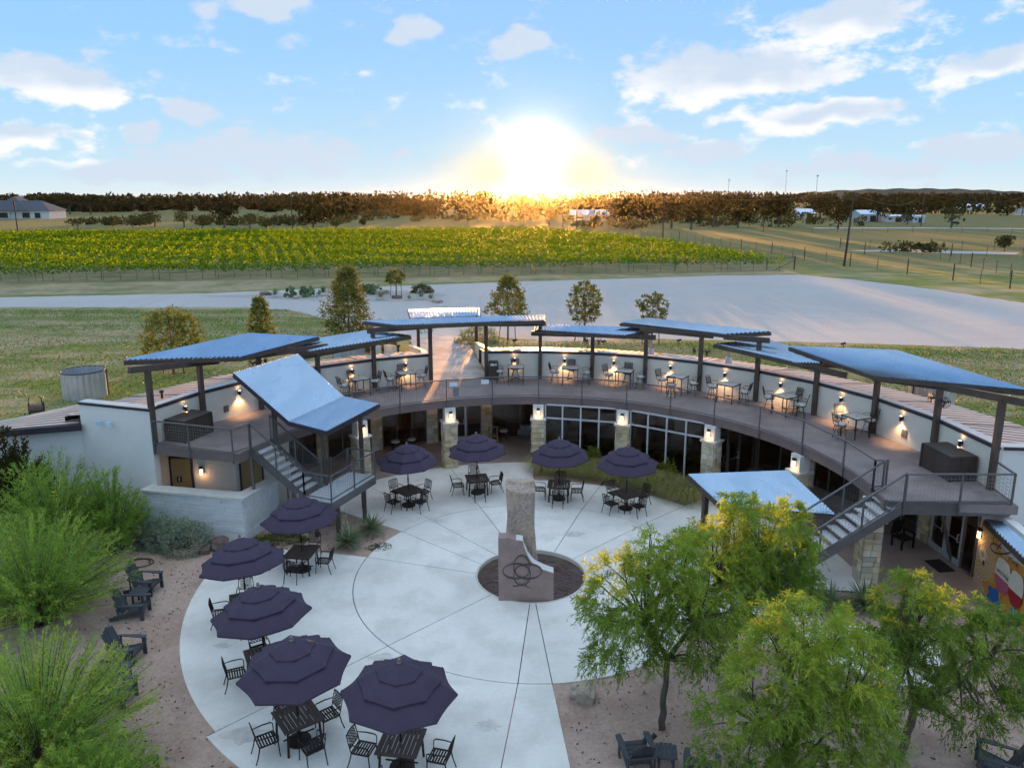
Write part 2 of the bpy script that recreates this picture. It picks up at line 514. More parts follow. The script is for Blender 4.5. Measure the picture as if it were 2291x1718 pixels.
M['leaf_scrub'] = leaf_mat('scrub_leaf', [(0, (.036, .044, .018)), (.5, (.070, .078, .032)), (1, (.12, .12, .048))], .12, .8, 0)
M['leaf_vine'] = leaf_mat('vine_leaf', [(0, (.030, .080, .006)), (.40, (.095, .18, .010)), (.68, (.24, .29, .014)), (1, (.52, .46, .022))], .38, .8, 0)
M['flower_yellow'] = flat('yellow_flower', (.75, .55, .06))
M['flower_white'] = flat('white_flower', (.72, .72, .55))


def ground_mat():
    """mown lawn near the building, drier fields further out; tufts and mowing streaks are real colour"""
    m = bpy.data.materials.new('grass_land'); m.use_nodes = True
    N = NT(m.node_tree); b = m.node_tree.nodes['Principled BSDF']
    v = N.n.new('ShaderNodeNewGeometry').outputs['Position']
    st = N.vec('MULTIPLY', v, (.45, 1.0, 1))
    n1 = N.noise(st, .50, 7, .62)
    n2 = N.noise(v, .07, 5, .55)
    n3 = N.noise(N.vec('MULTIPLY', v, (.6, 1, 1)), 4.2, 5, .75)
    n4 = N.noise(N.vec('MULTIPLY', v, (.09, .34, 1)), .45, 6, .68, .5)
    green = N.mix(n3, (.10, .150, .028), (.20, .235, .06))
    dry = N.mix(n3, (.26, .21, .115), (.46, .385, .24))
    far_dry = N.mix(N.noise(N.vec('MULTIPLY', v, (.4, 1, 1)), .012, 4, .6), (.30, .26, .12), (.145, .16, .06))
    near = N.mix(N.smooth(N.math('ADD', N.math('MULTIPLY', n1, .55), N.math('MULTIPLY', n4, .55)), .47, .66), green, dry)
    near = N.mix(N.smooth(n2, .52, .72), near, green)
    yy = N.sep(v)[1]
    far = N.mix(N.smooth(n1, .35, .7), far_dry, mul((.30, .26, .12), 1.0))
    far = N.mix(N.smooth(n3, .35, .8), mul((.12, .12, .045), 1), far)
    col = N.mix(N.smooth(yy, 86, 130), near, far)
    N.put(b.inputs['Base Color'], col); b.inputs['Roughness'].default_value = .95
    b.inputs['Specular IOR Level'].default_value = .1
    bn = N.n.new('ShaderNodeBump'); bn.inputs['Strength'].default_value = .8; bn.inputs['Distance'].default_value = .10
    N.put(bn.inputs['Height'], N.math('ADD', n3, n1)); N.put(b.inputs['Normal'], bn.outputs[0])
    return m


def lot_mat():
    m = bpy.data.materials.new('crushed_limestone'); m.use_nodes = True
    N = NT(m.node_tree); b = m.node_tree.nodes['Principled BSDF']
    v = N.n.new('ShaderNodeNewGeometry').outputs['Position']
    n1 = N.noise(v, .12, 6, .6)
    n2 = N.noise(v, 3.5, 6, .75)
    # wheel tracks swept in wide arcs
    rr = N.vec('LENGTH', N.vec('MULTIPLY', N.vec('SUBTRACT', v, (34, 76, 3.5)), (.85, 1.0, 0)))
    w = N.noise(N.comb(N.math('MULTIPLY', rr, .8), N.math('MULTIPLY', N.sep(v)[0], .05), 0.0), 1.1, 5, .65, .4)
    col = N.mix(n1, (.36, .34, .325), (.47, .45, .43))
    col = N.mix(N.math('MULTIPLY', N.smooth(w, .45, .72), .30), col, (.33, .305, .29))
    f = N.math('ADD', .72, N.math('MULTIPLY', n2, .56))
    col = N.vec('MULTIPLY', col, N.comb(f, f, f))
    N.put(b.inputs['Base Color'], col); b.inputs['Roughness'].default_value = .95
    bn = N.n.new('ShaderNodeBump'); bn.inputs['Strength'].default_value = .5; bn.inputs['Distance'].default_value = .04
    N.put(bn.inputs['Height'], N.math('ADD', n2, w)); N.put(b.inputs['Normal'], bn.outputs[0])
    return m


def water_mat():
    m = bpy.data.materials.new('pool_water'); m.use_nodes = True
    N = NT(m.node_tree); nd = m.node_tree.nodes; nd.remove(nd['Principled BSDF'])
    v = N.n.new('ShaderNodeTexCoord').outputs['Object']
    t = nd.new('ShaderNodeBsdfTransparent'); t.inputs[0].default_value = (.80, .62, .42, 1)
    gl = nd.new('ShaderNodeBsdfGlossy'); gl.inputs['Roughness'].default_value = .03
    bn = nd.new('ShaderNodeBump'); bn.inputs['Strength'].default_value = .8; bn.inputs['Distance'].default_value = .10
    N.put(bn.inputs['Height'], N.noise(N.vec('MULTIPLY', v, (1.0, 2.6, 1)), 1.5, 2, .5, 1.6))
    N.l.new(bn.outputs[0], gl.inputs['Normal'])
    fr = nd.new('ShaderNodeFresnel'); fr.inputs[0].default_value = 1.45; N.l.new(bn.outputs[0], fr.inputs['Normal'])
    mx = nd.new('ShaderNodeMixShader'); N.put(mx.inputs[0], N.math('MULTIPLY', fr.outputs[0], 1.3, clamp=True))
    N.l.new(t.outputs[0], mx.inputs[1]); N.l.new(gl.outputs[0], mx.inputs[2])
    N.l.new(mx.outputs[0], nd['Material Output'].inputs['Surface'])
    return m


M['land'] = ground_mat()
M['lot'] = lot_mat()
M['water'] = water_mat()

M['leaf_lawn'] = leaf_mat('lawn_blade', [(0, (.085, .13, .022)), (.45, (.17, .21, .05)), (.6, (.32, .27, .14)), (1, (.46, .39, .25))], .08)

# ================================================================ THE SETTING
UP = 3.40            # level of the land behind the sunken courtyard
DECK = 3.50          # upper terrace


def sheet(name, poly, z, m):
    o = bpy.data.objects.new(name, None)
    bpy.data.objects.remove(o)
    b = MB(); b.add([(p[0], p[1], z) for p in poly], [tuple(range(len(poly)))])
    A = sum(poly[i][0] * poly[(i + 1) % len(poly)][1] - poly[(i + 1) % len(poly)][0] * poly[i][1] for i in range(len(poly)))
    if A < 0: b.f = [tuple(reversed(b.f[0]))]
    return tag(b.part(name, m), kind='structure')


land = [(-2600, 10), (-60, 24), (-22.4, 30.4), (-19.4, 32.2)]
land += [tuple(pol(18.2, a)[:2]) for a in np.linspace(-70, 90, 33)]
land += [(20.6, 26.0), (60, 27), (2600, 30), (2600, 3600), (-2600, 3600)]
sheet('ground', land, UP, M['land'])

lot = [(-140, 88), (-51.8, 76.8), (-32.4, 80.0), (-20.9, 84.2), (-8, 88.5), (5.2, 92.3), (19.4, 96.1), (28, 98.4), (37.3, 99.1), (41.5, 93.5),
       (45.1, 86.4), (47.8, 78), (50.5, 66), (50, 56), (44, 49.0), (34.6, 50.2), (26, 52.0), (18.9, 52.9), (11, 53.8), (3, 52.9), (-1.0, 54.6),
       (-3.7, 55.0), (-7.4, 54.8), (-9.5, 55.2), (-12.4, 58.2), (-15.8, 63.4), (-19.5, 67.6), (-24.8, 69.8), (-47.2, 69.7), (-140, 66)]
# ragged edges where the gravel thins into the grass
rag = []
for i, p in enumerate(lot):
    q = lot[(i + 1) % len(lot)]
    L = math.hypot(q[0] - p[0], q[1] - p[1]); n = max(1, int(min(L, 60) / .8))
    for k in range(n):
        t = k / n; d = random.uniform(-.22, .22)
        rag.append((p[0] + (q[0] - p[0]) * t - (q[1] - p[1]) / L * d, p[1] + (q[1] - p[1]) * t + (q[0] - p[0]) / L * d))
sheet('gravel_lot', rag, UP + .006, M['lot'])
isl = [(-32.4, 77.6), (-24, 79.9), (-16, 82.6), (-9.5, 81.8), (-6.6, 78.8), (-7.6, 75.4), (-12, 73.4), (-18, 74.0), (-25, 75.9)]
sheet('planting_island', isl, UP + .014, M['stone_island'])
verge = [(-140, 86.5), (-60.9, 90.6), (-41.7, 95.2), (-20.3, 99.2), (21, 104.7), (38, 105.9), (38, 100.4), (28, 99.6), (19.2, 97.2), (5, 93.6), (-8, 89.9), (-21, 85.6), (-32.4, 81.4), (-52, 78.4), (-140, 84)]
M['verge'] = mat('dry_verge', (.29, .235, .125), .95, .25, .8, .8, 6, fine=.35, alt=(.155, .16, .055), altscale=.22, pos=True, bdist=.06)
sheet('dry_verge', verge, UP + .010, M['verge'])

# lower level: granite gravel all round the plaza, with the round pool left open
gb = MB()
V = []; F = []
rad = [2.0, 4, 7, 10, 14, 18, 26, 40, 90]; n = 72
for r in rad:
    for j in range(n): V.append(pol(r, 360 * j / n, -.035))
for i in range(len(rad) - 1):
    for j in range(n): F.append((i * n + j, (i + 1) * n + j, (i + 1) * n + (j + 1) % n, i * n + (j + 1) % n))
gb.add(V, [tuple(reversed(f)) for f in F])
tag(gb.part('gravel_ground', M['gravel']), kind='structure')

# plaza: cast slabs with open joints, each slab a piece of its own
plaza = MB().ring(2.03, 6.355, 0, 360, -.028, -.022, 72).part('plaza', M['joint'])
tag(plaza, kind='structure')
JG = .014                                       # half joint width


def sector(r0, r1, a0i, a0o, a1i, a1o):
    """slab between two (possibly slanted) joints"""
    def off(r, a, s): return a + s * math.degrees(JG / r)
    P = []; k = max(3, int(abs(a1o - a0o) / 3))
    for i in range(k + 1):
        a = off(r0, a0i, 1) + (off(r0, a1i, -1) - off(r0, a0i, 1)) * i / k; P.append(pol(r0, a)[:2])
    for i in range(k, -1, -1):
        a = off(r1, a0o, 1) + (off(r1, a1o, -1) - off(r1, a0o, 1)) * i / k; P.append(pol(r1, a)[:2])
    b = MB().prism(P, -.10, 0.0)
    return b.part('slab', M['concrete'], plaza)


brk = [(-177.3, -175.2), (-135.3, -135), (-87.8, -77.6), (-66.8, -55.2), (-40, -41), (-18, -19), (27.5, 22), (53, 48), (95, 95), (135, 135), (177.1, 176), (182.7, 184.8)]
for (i0, o0), (i1, o1) in zip(brk[:-1], brk[1:]): sector(2.03, 6.36, i0, o0, i1, o1)
sector(6.39, 12.05, -175.2, -173.9, -135, -135)
for a0, a1, r1 in ((-135, -77.6, 11.8), (-55.2, -41, 11.95), (-41, -19, 11.95), (-19, 2, 11.95), (2, 22, 9.4), (22, 48, 9.4),
                   (48, 72, 11.95), (72, 96, 11.95), (96, 108, 9.5), (108, 122, 13.2)):
    sector(6.39, r1, a0, a0, a1, a1)
sector(6.39, 12.05, 176, 175.6, 184.8, 186.1)
gx = MB().ring(6.36, 6.39, -184, -77.6, -.03, -.022, 40).ring(6.36, 6.39, -55.2, 122, -.03, -.022, 60).part('joint_strip', M['joint'], plaza)
bx2 = MB().ring(6.34, 12.0, -135.2, -134.8, -.03, -.022, 4)
for a in (-41, -19, 22, 48, 72, 96): bx2.ring(6.34, 11.9, a - .3, a + .3, -.031, -.0225, 4)
bx2.part('joint_strip', M['joint'], plaza)

tag(MB().ring(11.965, 16.05, -63.5, 3.2, -.12, .002, 40).part('porch_floor', M['porch']), kind='structure')
tag(MB().ring(11.965, 17.0, 46, 97.5, -.12, .002, 30).part('porch_floor', M['porch']), kind='structure')

# ================================================================ THE BUILDING
bld = thing('winery_building', 'curved two level stucco building with terrace deck and metal roof round the plaza', 'building', tuple(BUILD))
POST = [-74.3, -64.2, -52.7, -41.2, -30.1, -18.8, -7.7, 3.1, 13.5, 24, 34.7, 45.7, 57, 68.3, 80, 92]
RW = 16.05
PZ = 4.95                                       # parapet top

MB().ring(12.0, 16.1, -74.2, 97.2, 3.2, DECK, 80).part('deck_slab', M['deck'], bld)
MB().ring(11.9, 12.0, -74.2, 97.2, 3.12, DECK + .012, 80).part('deck_fascia', M['fascia'], bld)
# straight deck ends
eb = MB(); eb.beam(pol(11.9, -74.4, 3.32), pol(16.0, -74.4, 3.32), .12, .38); eb.part('deck_end_beam', M['fascia'], bld)
eb = MB(); eb.beam(pol(12.0, 97.5, 3.30), pol(15.9, 96.6, 3.30), .14, .46); eb.part('deck_end_beam', M['rail'], bld)


def chord_wall(name, r, a0, a1, z0, z1, t, m, parent, n=1):
    b = MB(); p, q = pol(r, a0), pol(r, a1)
    d = (q - p).normalized(); nrm = Vector((d.y, -d.x, 0))
    if nrm.dot(p - BUILD) < 0: nrm = -nrm
    P = [p, q, q + nrm * t, p + nrm * t]
    b.prism([v[:2] for v in P], z0, z1)
    return b.part(name, m, parent)


for a0, a1 in zip(POST[:-1], POST[1:]):
    if a0 == -18.8: continue
    chord_wall('wall', RW, a0, a1, DECK - .35, PZ, .22, M['stucco'], bld)
    chord_wall('parapet_trim', RW - .035, a0, a1, PZ - .03, PZ + .10, .10, M['trim_dark'], bld)
    chord_wall('parapet_flashing', RW + .065, a0, a1, PZ - .02, PZ + .105, .40, M['trim_light'], bld)
# end walls
ew = MB(); L0, L1 = Vector((-14.70, 29.72, 0)), Vector((-18.15, 30.80, 0)); nb = Vector((.30, .95, 0)) * .3
ew.prism([v[:2] for v in (L0, L1, L1 + nb, L0 + nb)], -.3, PZ); ew.part('end_wall', M['stucco_white'], bld)
tw = MB(); tw.prism([v[:2] for v in (L0 - nb * .12, L1 - nb * .12, L1 + nb, L0 + nb)], PZ, PZ + .10); tw.part('parapet_trim', M['trim_dark'], bld)
tw = MB(); tw.prism([v[:2] for v in (L0, L1, L1 + nb * 1.5, L0 + nb * 1.5)], PZ + .1, PZ + .125); tw.part('parapet_flashing', M['trim_light'], bld)
ew = MB(); R0, R1 = Vector((16.9, 24.95, 0)), Vector((24.0, 24.2, 0)); nb2 = Vector((.1, 1, 0)) * .3
ew.prism([v[:2] for v in (R0, R1, R1 + nb2, R0 + nb2)], -.3, PZ); ew.part('end_wall', M['stucco_white'], bld)
tw = MB(); tw.prism([v[:2] for v in (R0 - nb2 * .12, R1 - nb2 * .12, R1 + nb2, R0 + nb2)], PZ, PZ + .10); tw.part('parapet_trim', M['trim_dark'], bld)
tw = MB(); tw.prism([v[:2] for v in (R0, R1, R1 + nb2 * 1.5, R0 + nb2 * 1.5)], PZ + .1, PZ + .125); tw.part('parapet_flashing', M['trim_light'], bld)

# roof: panels over a dark plate, its gaps painting in the seam shadows
RO, ZI, ZO = 20.4, PZ + .02, 4.46
roof = MB()
for a0, a1 in zip(POST[:-1], POST[1:]):
    if a0 == -18.8: continue
    roof.add([pol(RW + .2, a0, ZI - .058), pol(RW + .2, a1, ZI - .058), pol(RO, a1, ZO - .086), pol(RO, a0, ZO - .086)], [(3, 2, 1, 0)])
    roof.add([pol(RO, a0, ZO - .12), pol(RO, a1, ZO - .12), pol(RO, a1, UP - .5), pol(RO, a0, UP - .5)], [(3, 2, 1, 0)])
roof = roof.part('roof', M['trim_dark'], bld)
for a0, a1 in zip(POST[:-1], POST[1:]):
    if a0 == -18.8: continue
    h = R((a1 - a0) / 2); am = (a0 + a1) / 2
    u = Vector((math.sin(R(am)), math.cos(R(am)), 0)); s = Vector((math.cos(R(am)), -math.sin(R(am)), 0))
    tin, tout = (RW + .47) * math.cos(h), RO * math.cos(h)
    W1 = RO * math.sin(h); n = max(1, round(2 * W1 / .42)); st = 2 * W1 / n

    def pt(sv, t, dz=0): return BUILD + u * t + s * sv + Vector((0, 0, ZI + (ZO - ZI) * (t - tin) / (tout - tin) - .07 + dz))
    for i in range(n):
        s0, s1 = -W1 + i * st, -W1 + (i + 1) * st
        t0, t1 = max(tin, abs(s0) / math.tan(h)), max(tin, abs(s1) / math.tan(h))
        b = MB(); e = .085
        b.slab([pt(s0 + e, t0), pt(s1 - e, t1), pt(s1 - e, tout), pt(s0 + e, tout)], .03)
        b.part('roof_panel', M['panel'], roof)

# low wing at the left end
wing = MB(); P0, P1 = Vector((-18.15, 30.85, 0)), Vector((-25.5, 28.6, 0))
wing.prism([(-18.15, 30.85), (-25.5, 28.6), (-25.5, 29.0), (-18.15, 31.2)], -.3, 4.0)
wing.part('wing_wall', M['stucco_white'], bld)
wr = MB(); wr.slab([(-18.1, 30.6, 4.12), (-25.6, 28.2, 4.12), (-25.6, 28.9, 4.12), (-21.4, 31.2, 4.10), (-19.9, 34.1, 4.06), (-18.4, 31.5, 4.12)], .16)
wr = wr.part('wing_roof', M['trim_dark'], bld)  # dark plate showing between the panels as painted seam shade
for i in range(8):
    t0, t1 = (i + .2) / 8, (i + .8) / 8
    ra, rb = Vector((-18.2, 30.72, 4.15)), Vector((-19.85, 34.0, 4.12)); la, lb = Vector((-25.5, 28.35, 4.15)), Vector((-21.55, 31.1, 4.12))
    b = MB(); b.slab([ra.lerp(rb, t0), la.lerp(lb, t0), la.lerp(lb, t1), ra.lerp(rb, t1)], .02)
    b.part('roof_panel', M['panel'], wr)
b = MB(); b.beam((-18.0, 30.55, 4.02), (-25.6, 28.15, 4.02), .06, .26); b.part('eave_fascia', M['trim_dark'], bld)

# entrance walkway between two sloping side walls
wk = MB(); wk.slab([(-4.62, 40.75, 3.497), (-1.42, 41.75, 3.497), (-2.5, 48.9, 3.46), (-3.55, 55.0, 3.425), (-7.6, 54.9, 3.425), (-6.1, 48.0, 3.46)], .35)
tag(wk.part('walkway', M['walk']), kind='structure')
for pts, hgt in (([(-1.45, 42.0), (-1.62, 44.3), (-2.45, 49.0)], (4.92, 4.62, 4.10)), ([(-4.72, 41.2), (-5.05, 43.7), (-6.35, 47.9)], (4.92, 4.62, 4.10))):
    sgn = 1 if pts[0][0] > -3 else -1
    b = MB(); c = MB()
    for i in range(2):
        (x0, y0), (x1, y1) = pts[i], pts[i + 1]; z0, z1 = hgt[i], hgt[i + 1]; t = .26 * sgn
        b.add([(x0, y0, 3), (x1, y1, 3), (x1, y1, z1), (x0, y0, z0), (x0 + t, y0, 3), (x1 + t, y1, 3), (x1 + t, y1, z1), (x0 + t, y0, z0)],
              [(0, 1, 2, 3), (7, 6, 5, 4), (0, 4, 5, 1), (3, 2, 6, 7), (1, 5, 6, 2), (0, 3, 7, 4)])
        c.slab([(x0 - .03 * sgn, y0, z0 + .03), (x1 - .03 * sgn, y1, z1 + .03), (x1 + t + .03 * sgn, y1, z1 + .03), (x0 + t + .03 * sgn, y0, z0 + .03)], .028)
    b.part('ramp_wall', M['stucco'], bld); c.part('ramp_wall_cap', M['trim_light'], bld)
for dx in (1.0, 1.9):
    b = MB(); b.add([(-5.9 - dx, 44.6, 3.4), (-6.9 - dx, 47.6, 3.4), (-6.9 - dx, 47.6, 4.2), (-5.9 - dx, 44.6, 4.75), (-6.15 - dx, 44.6, 3.4), (-7.15 - dx, 47.6, 3.4), (-7.15 - dx, 47.6, 4.2), (-6.15 - dx, 44.6, 4.75)],
                    [(0, 1, 2, 3), (7, 6, 5, 4), (0, 4, 5, 1), (3, 2, 6, 7), (1, 5, 6, 2), (0, 3, 7, 4)])
    b.part('ramp_wall', M['stucco'], bld)

# ---- stone work -------------------------------------------------
unit = MB().box((0, 0, 0), (1, 1, 1))
bm_v = []
e = .06
# bevelled unit block shared by every stone
import itertools
blk = MB()
K = []
for sx_, sy_, sz_ in itertools.product((-1, 1), repeat=3):
    K.append((sx_, sy_, sz_))
vv = {}
def kv(a):
    if a not in vv: vv[a] = len(blk.v); blk.v.append(a)
    return vv[a]
h_, q_ = .5, .5 - e
for ax in range(3):
    for sg in (-1, 1):
        c = []
        for i, j in ((-1, -1), (1, -1), (1, 1), (-1, 1)):
            p = [0, 0, 0]; p[ax] = sg * h_; p[(ax + 1) % 3] = i * q_; p[(ax + 2) % 3] = j * q_
            c.append(kv(tuple(p)))
        blk.f.append(tuple(c if sg > 0 else c[::-1])); blk.m.append(0)
for ax in range(3):
    o1, o2 = (ax + 1) % 3, (ax + 2) % 3
    for s1_, s2_ in itertools.product((-1, 1), repeat=2):
        P = []
        for t, (f1, f2) in ((-1, (h_, q_)), (1, (h_, q_)), (1, (q_, h_)), (-1, (q_, h_))):
            p = [0, 0, 0]; p[ax] = t * q_; p[o1] = s1_ * f1; p[o2] = s2_ * f2; P.append(kv(tuple(p)))
        blk.f.append(tuple(P)); blk.m.append(0)
for s_ in K:
    P = []
    for ax in range(3):
        p = [s_[i] * q_ for i in range(3)]; p[ax] = s_[ax] * h_; P.append(kv(tuple(p)))
    blk.f.append(tuple(P)); blk.m.append(0)
import bmesh


def clean(me):
    b = bmesh.new(); b.from_mesh(me); bmesh.ops.recalc_face_normals(b, faces=b.faces); b.to_mesh(me); b.free()
    return me


STONE = clean(blk.mesh('stone', M['limestone']))
STONE_W = clean(blk.mesh('painted_block', M['white_stone']))


def stones(parent, p, q, z0, z1, depth, rows=(.16, .34), lens=(.28, .62), mesh=STONE, name='stone', rnd=None, gap=.014, out=None):
    """random ashlar on the face from p to q (world xy), standing `depth` proud of the core"""
    rnd = rnd or random
    p, q = Vector((p[0], p[1], 0)), Vector((q[0], q[1], 0)); L = (q - p).length; d = (q - p) / L
    nrm = Vector((d.y, -d.x, 0)) if out is None else Vector(out)
    z = z0; ang = math.atan2(d.y, d.x)
    base = Vector((0, 0, 0)); o_ = parent
    while o_ is not None: base += o_.location; o_ = o_.parent
    while z < z1 - .05:
        hgt = rnd.uniform(*rows)
        if z1 - (z + hgt) < .1: hgt = z1 - z
        xx = 0.0
        while xx < L - .02:
            ln = rnd.uniform(*lens)
            if L - (xx + ln) < .14: ln = L - xx
            o = bpy.data.objects.new(name, mesh); COL.objects.link(o); o.parent = parent
            pr = depth * rnd.uniform(.75, 1.25)
            c = p + d * (xx + ln / 2) + nrm * (pr / 2 - .03)
            o.location = Vector((c.x, c.y, z + hgt / 2)) - base
            o.rotation_euler = (0, 0, ang)
            o.scale = (max(.03, ln - gap), pr + .06, max(.03, hgt - gap))
            xx += ln
        z += hgt


def stone_column(a, r=11.98, w=.62, zt=3.12):
    c = pol(r, a); u = Vector((math.sin(R(a)), math.cos(R(a)), 0)); s = Vector((math.cos(R(a)), -math.sin(R(a)), 0))
    hw = w / 2
    def P(i, j): return c + s * (i * hw) + u * (j * hw)
    core = MB().prism([P(i, j)[:2] for i, j in ((-1, -1), (1, -1), (1, 1), (-1, 1))], 0, 2.33)
    col = core.part('column', M['mortar'], bld)
    rnd = random.Random(int(a * 10))
    z1 = 2.33
    for i0, j0, i1, j1, o in ((-1, -1, 1, -1, -u), (1, -1, 1, 1, s), (-1, 1, -1, -1, -s)):
        stones(col, P(i0, j0), P(i1, j1), 0, z1, .05, (.15, .30), (.22, .48), rnd=rnd, out=o)
    cp = MB(); k = 1.30
    cp.prism([(c + s * (i * hw * k) + u * (j * hw * k))[:2] for i, j in ((-1, -1), (1, -1), (1, 1), (-1, 1))], 2.335, 2.43)
    cp.part('capstone', M['cap'], col)
    k = .86
    cp = MB().prism([(c + s * (i * hw * k) + u * (j * hw * k))[:2] for i, j in ((-1, -1), (1, -1), (1, 1), (-1, 1))], 2.43, zt)
    cp.part('column_head', M['stucco_white'], col)
    return c, u, s


COLS = [-41.2, -18.8, 3.1, 24, 45.9, 69, 92]
for a in COLS: stone_column(a)


def stone_pier(a, r=15.95, w=.62):
    c = pol(r, a); u = Vector((math.sin(R(a)), math.cos(R(a)), 0)); s = Vector((math.cos(R(a)), -math.sin(R(a)), 0)); hw = w / 2
    core = MB().prism([(c + s * i * hw + u * j)[:2] for i, j in ((-1, 0), (1, 0), (1, .35), (-1, .35))], 0, 3.2)
    p = core.part('stone_pier', M['mortar'], bld)
    rnd = random.Random(int(a * 7))
    stones(p, c - s * hw, c + s * hw, 0, 3.18, .05, (.16, .34), (.22, .5), rnd=rnd, out=-u)
    stones(p, c + s * hw, c + s * hw + u * .3, 0, 3.18, .04, (.16, .34), (.25, .4), rnd=rnd, out=s)
    stones(p, c - s * hw + u * .3, c - s * hw, 0, 3.18, .04, (.16, .34), (.25, .4), rnd=rnd, out=-s)


PIERS = [-52.7, -41.2, -30.1, -18.8, -7.7, 57, 68.3, 80]
for a in PIERS: stone_pier(a)


# ---- glazing ----------------------------------------------------
def glazing(p, q, z0, z1, cols, parent, m='frame_bronze', transom=None, fw=.055, widths=None):
    """one window per bay: a frame and a pane behind each opening"""
    p, q = Vector((p[0], p[1], 0)), Vector((q[0], q[1], 0)); d = (q - p); L = d.length; d /= L
    nrm = Vector((d.y, -d.x, 0))
    xs = [L * i / cols for i in range(cols + 1)] if widths is None else widths
    zs = [z0, z1] if transom is None else [z0, transom, z1]
    fr = MB()
    for x_ in xs: fr.beam(p + d * min(max(x_, fw / 2), L - fw / 2) + Vector((0, 0, z0)), p + d * min(max(x_, fw / 2), L - fw / 2) + Vector((0, 0, z1)), fw, .10, up=nrm)
    for z_ in zs: fr.beam(p + Vector((0, 0, min(max(z_, z0 + fw / 2), z1 - fw / 2))), q + Vector((0, 0, min(max(z_, z0 + fw / 2), z1 - fw / 2))), .094, fw)
    w_ = fr.part('window', M[m], parent)
    for i in range(len(xs) - 1):
        for j in range(len(zs) - 1):
            a, b_ = p + d * (xs[i] + fw * .4), p + d * (xs[i + 1] - fw * .4)
            lo, hi = zs[j] + fw * .4, zs[j + 1] - fw * .4
            g_ = MB().add([a + Vector((0, 0, lo)), b_ + Vector((0, 0, lo)), b_ + Vector((0, 0, hi)), a + Vector((0, 0, hi))], [(0, 1, 2, 3)])
            g_.part('pane', M['glass'], w_)
    return w_


def glass_door(p, q, z1, parent, m='frame_white', handle=True):
    p, q = Vector((p[0], p[1], 0)), Vector((q[0], q[1], 0)); d = (q - p); L = d.length; d /= L; nrm = Vector((d.y, -d.x, 0))
    fr = MB(); Z = lambda z: Vector((0, 0, z))
    for t in (.05, L - .05): fr.beam(p + d * t + Z(.02), p + d * t + Z(z1), .10, .07, up=nrm)
    fr.beam(p + d * .1 + Z(.14), q - d * .1 + Z(.14), .066, .24); fr.beam(p + d * .1 + Z(z1 - .06), q - d * .1 + Z(z1 - .06), .066, .12)
    dr = fr.part('door', M[m], parent)
    a, b_ = p + d * .1, q - d * .1
    MB().add([a + Z(.26), b_ + Z(.26), b_ + Z(z1 - .12), a + Z(z1 - .12)], [(0, 1, 2, 3)]).part('pane', M['glass'], dr)
    if handle:
        hb = MB(); c = p + d * (L - .16) + nrm * (-.10 if nrm.dot(p - BUILD) > 0 else .10)
        for t in (0.95, 1.25): hb.tube([p + d * (L - .16) + Z(t), c + Z(t)], .014)
        hb.tube([c + Z(.95), c + Z(1.25)], .016); hb.part('handle', M['frame_white'], dr)
        hb = MB(); c2 = p + d * .12; c3 = q - d * .2
        off = nrm * (-.07 if nrm.dot(p - BUILD) > 0 else .07)
        hb.tube([c2 + off + Z(1.02), c3 + off + Z(1.02)], .014); hb.part('push_bar', M['frame_white'], dr)
    return dr


def on(a, r=16.0): return pol(r, a)


RG = 15.98
hw = .31
def bay(a0, a1): 
    p, q = pol(RG, a0), pol(RG, a1); d = (q - p).normalized(); return p + d * hw, q - d * hw


p, q = bay(-52.7, -41.2); glazing(p, q, .08, 3.16, 3, bld)
p, q = bay(-41.2, -30.1); glazing(p, q, .08, 3.16, 3, bld)
p, q = bay(-30.1, -18.8); glazing(p, q, .08, 3.16, 3, bld)
p, q = bay(-18.8, -7.7); d = (q - p); glazing(p, p + d * .30, .08, 3.16, 1, bld)
glass_door(p + d * .30, p + d * .66, 2.9, bld); glazing(p + d * .67, q, .08, 3.16, 1, bld)
p, q = bay(-7.7, 3.1); glazing(p, q, .08, 3.16, 3, bld)
# projecting storefront between the middle columns
for a0, a1 in ((3.1, 24), (24, 45.9)):
    p, q = pol(12.02, a0), pol(12.02, a1); d = (q - p).normalized()
    glazing(p + d * .33, q - d * .33, .02, 3.16, 4, bld, 'frame_white', transom=2.42, fw=.075)
p, q = pol(12.35, 3.1), pol(16, 3.1); glazing(p, q, .05, 3.16, 3, bld, 'frame_bronze')
p, q = pol(12.35, 45.9), pol(16, 45.9); d = (q - p)
glass_door(p + d * .02, p + d * .30, 2.5, bld, 'frame_bronze'); glass_door(p + d * .31, p + d * .59, 2.5, bld, 'frame_bronze'); glazing(p + d * .6, q, .05, 3.16, 1, bld)
b = MB(); b.beam(p + Vector((0, 0, 2.58)), p + d * .6 + Vector((0, 0, 2.58)), .08, .1); b.part('door_head', M['frame_bronze'], bld)
p, q = bay(45.9, 57); glazing(p, q, .08, 3.16, 2, bld)
p, q = bay(57, 68.3); glazing(p, q, .08, 3.16, 3, bld)
p, q = bay(68.3, 80); glazing(p, q, .08, 3.16, 3, bld)
p, q = bay(80, 92); d = q - p
glass_door(p + d * .05, p + d * .38, 2.6, bld); glass_door(p + d * .39, p + d * .72, 2.6, bld); glazing(p + d * .73, q, .05, 3.16, 1, bld)
b = MB(); b.beam(p + Vector((0, 0, 2.7)), p + d * .72 + Vector((0, 0, 2.7)), .1, .14); b.part('door_head', M['frame_white'], bld)
b = MB(); b.beam(pol(15.9, 86.5, .0), pol(15.0, 86.0, 3.15), .09, .09); b.part('brace', M['rail'], bld)

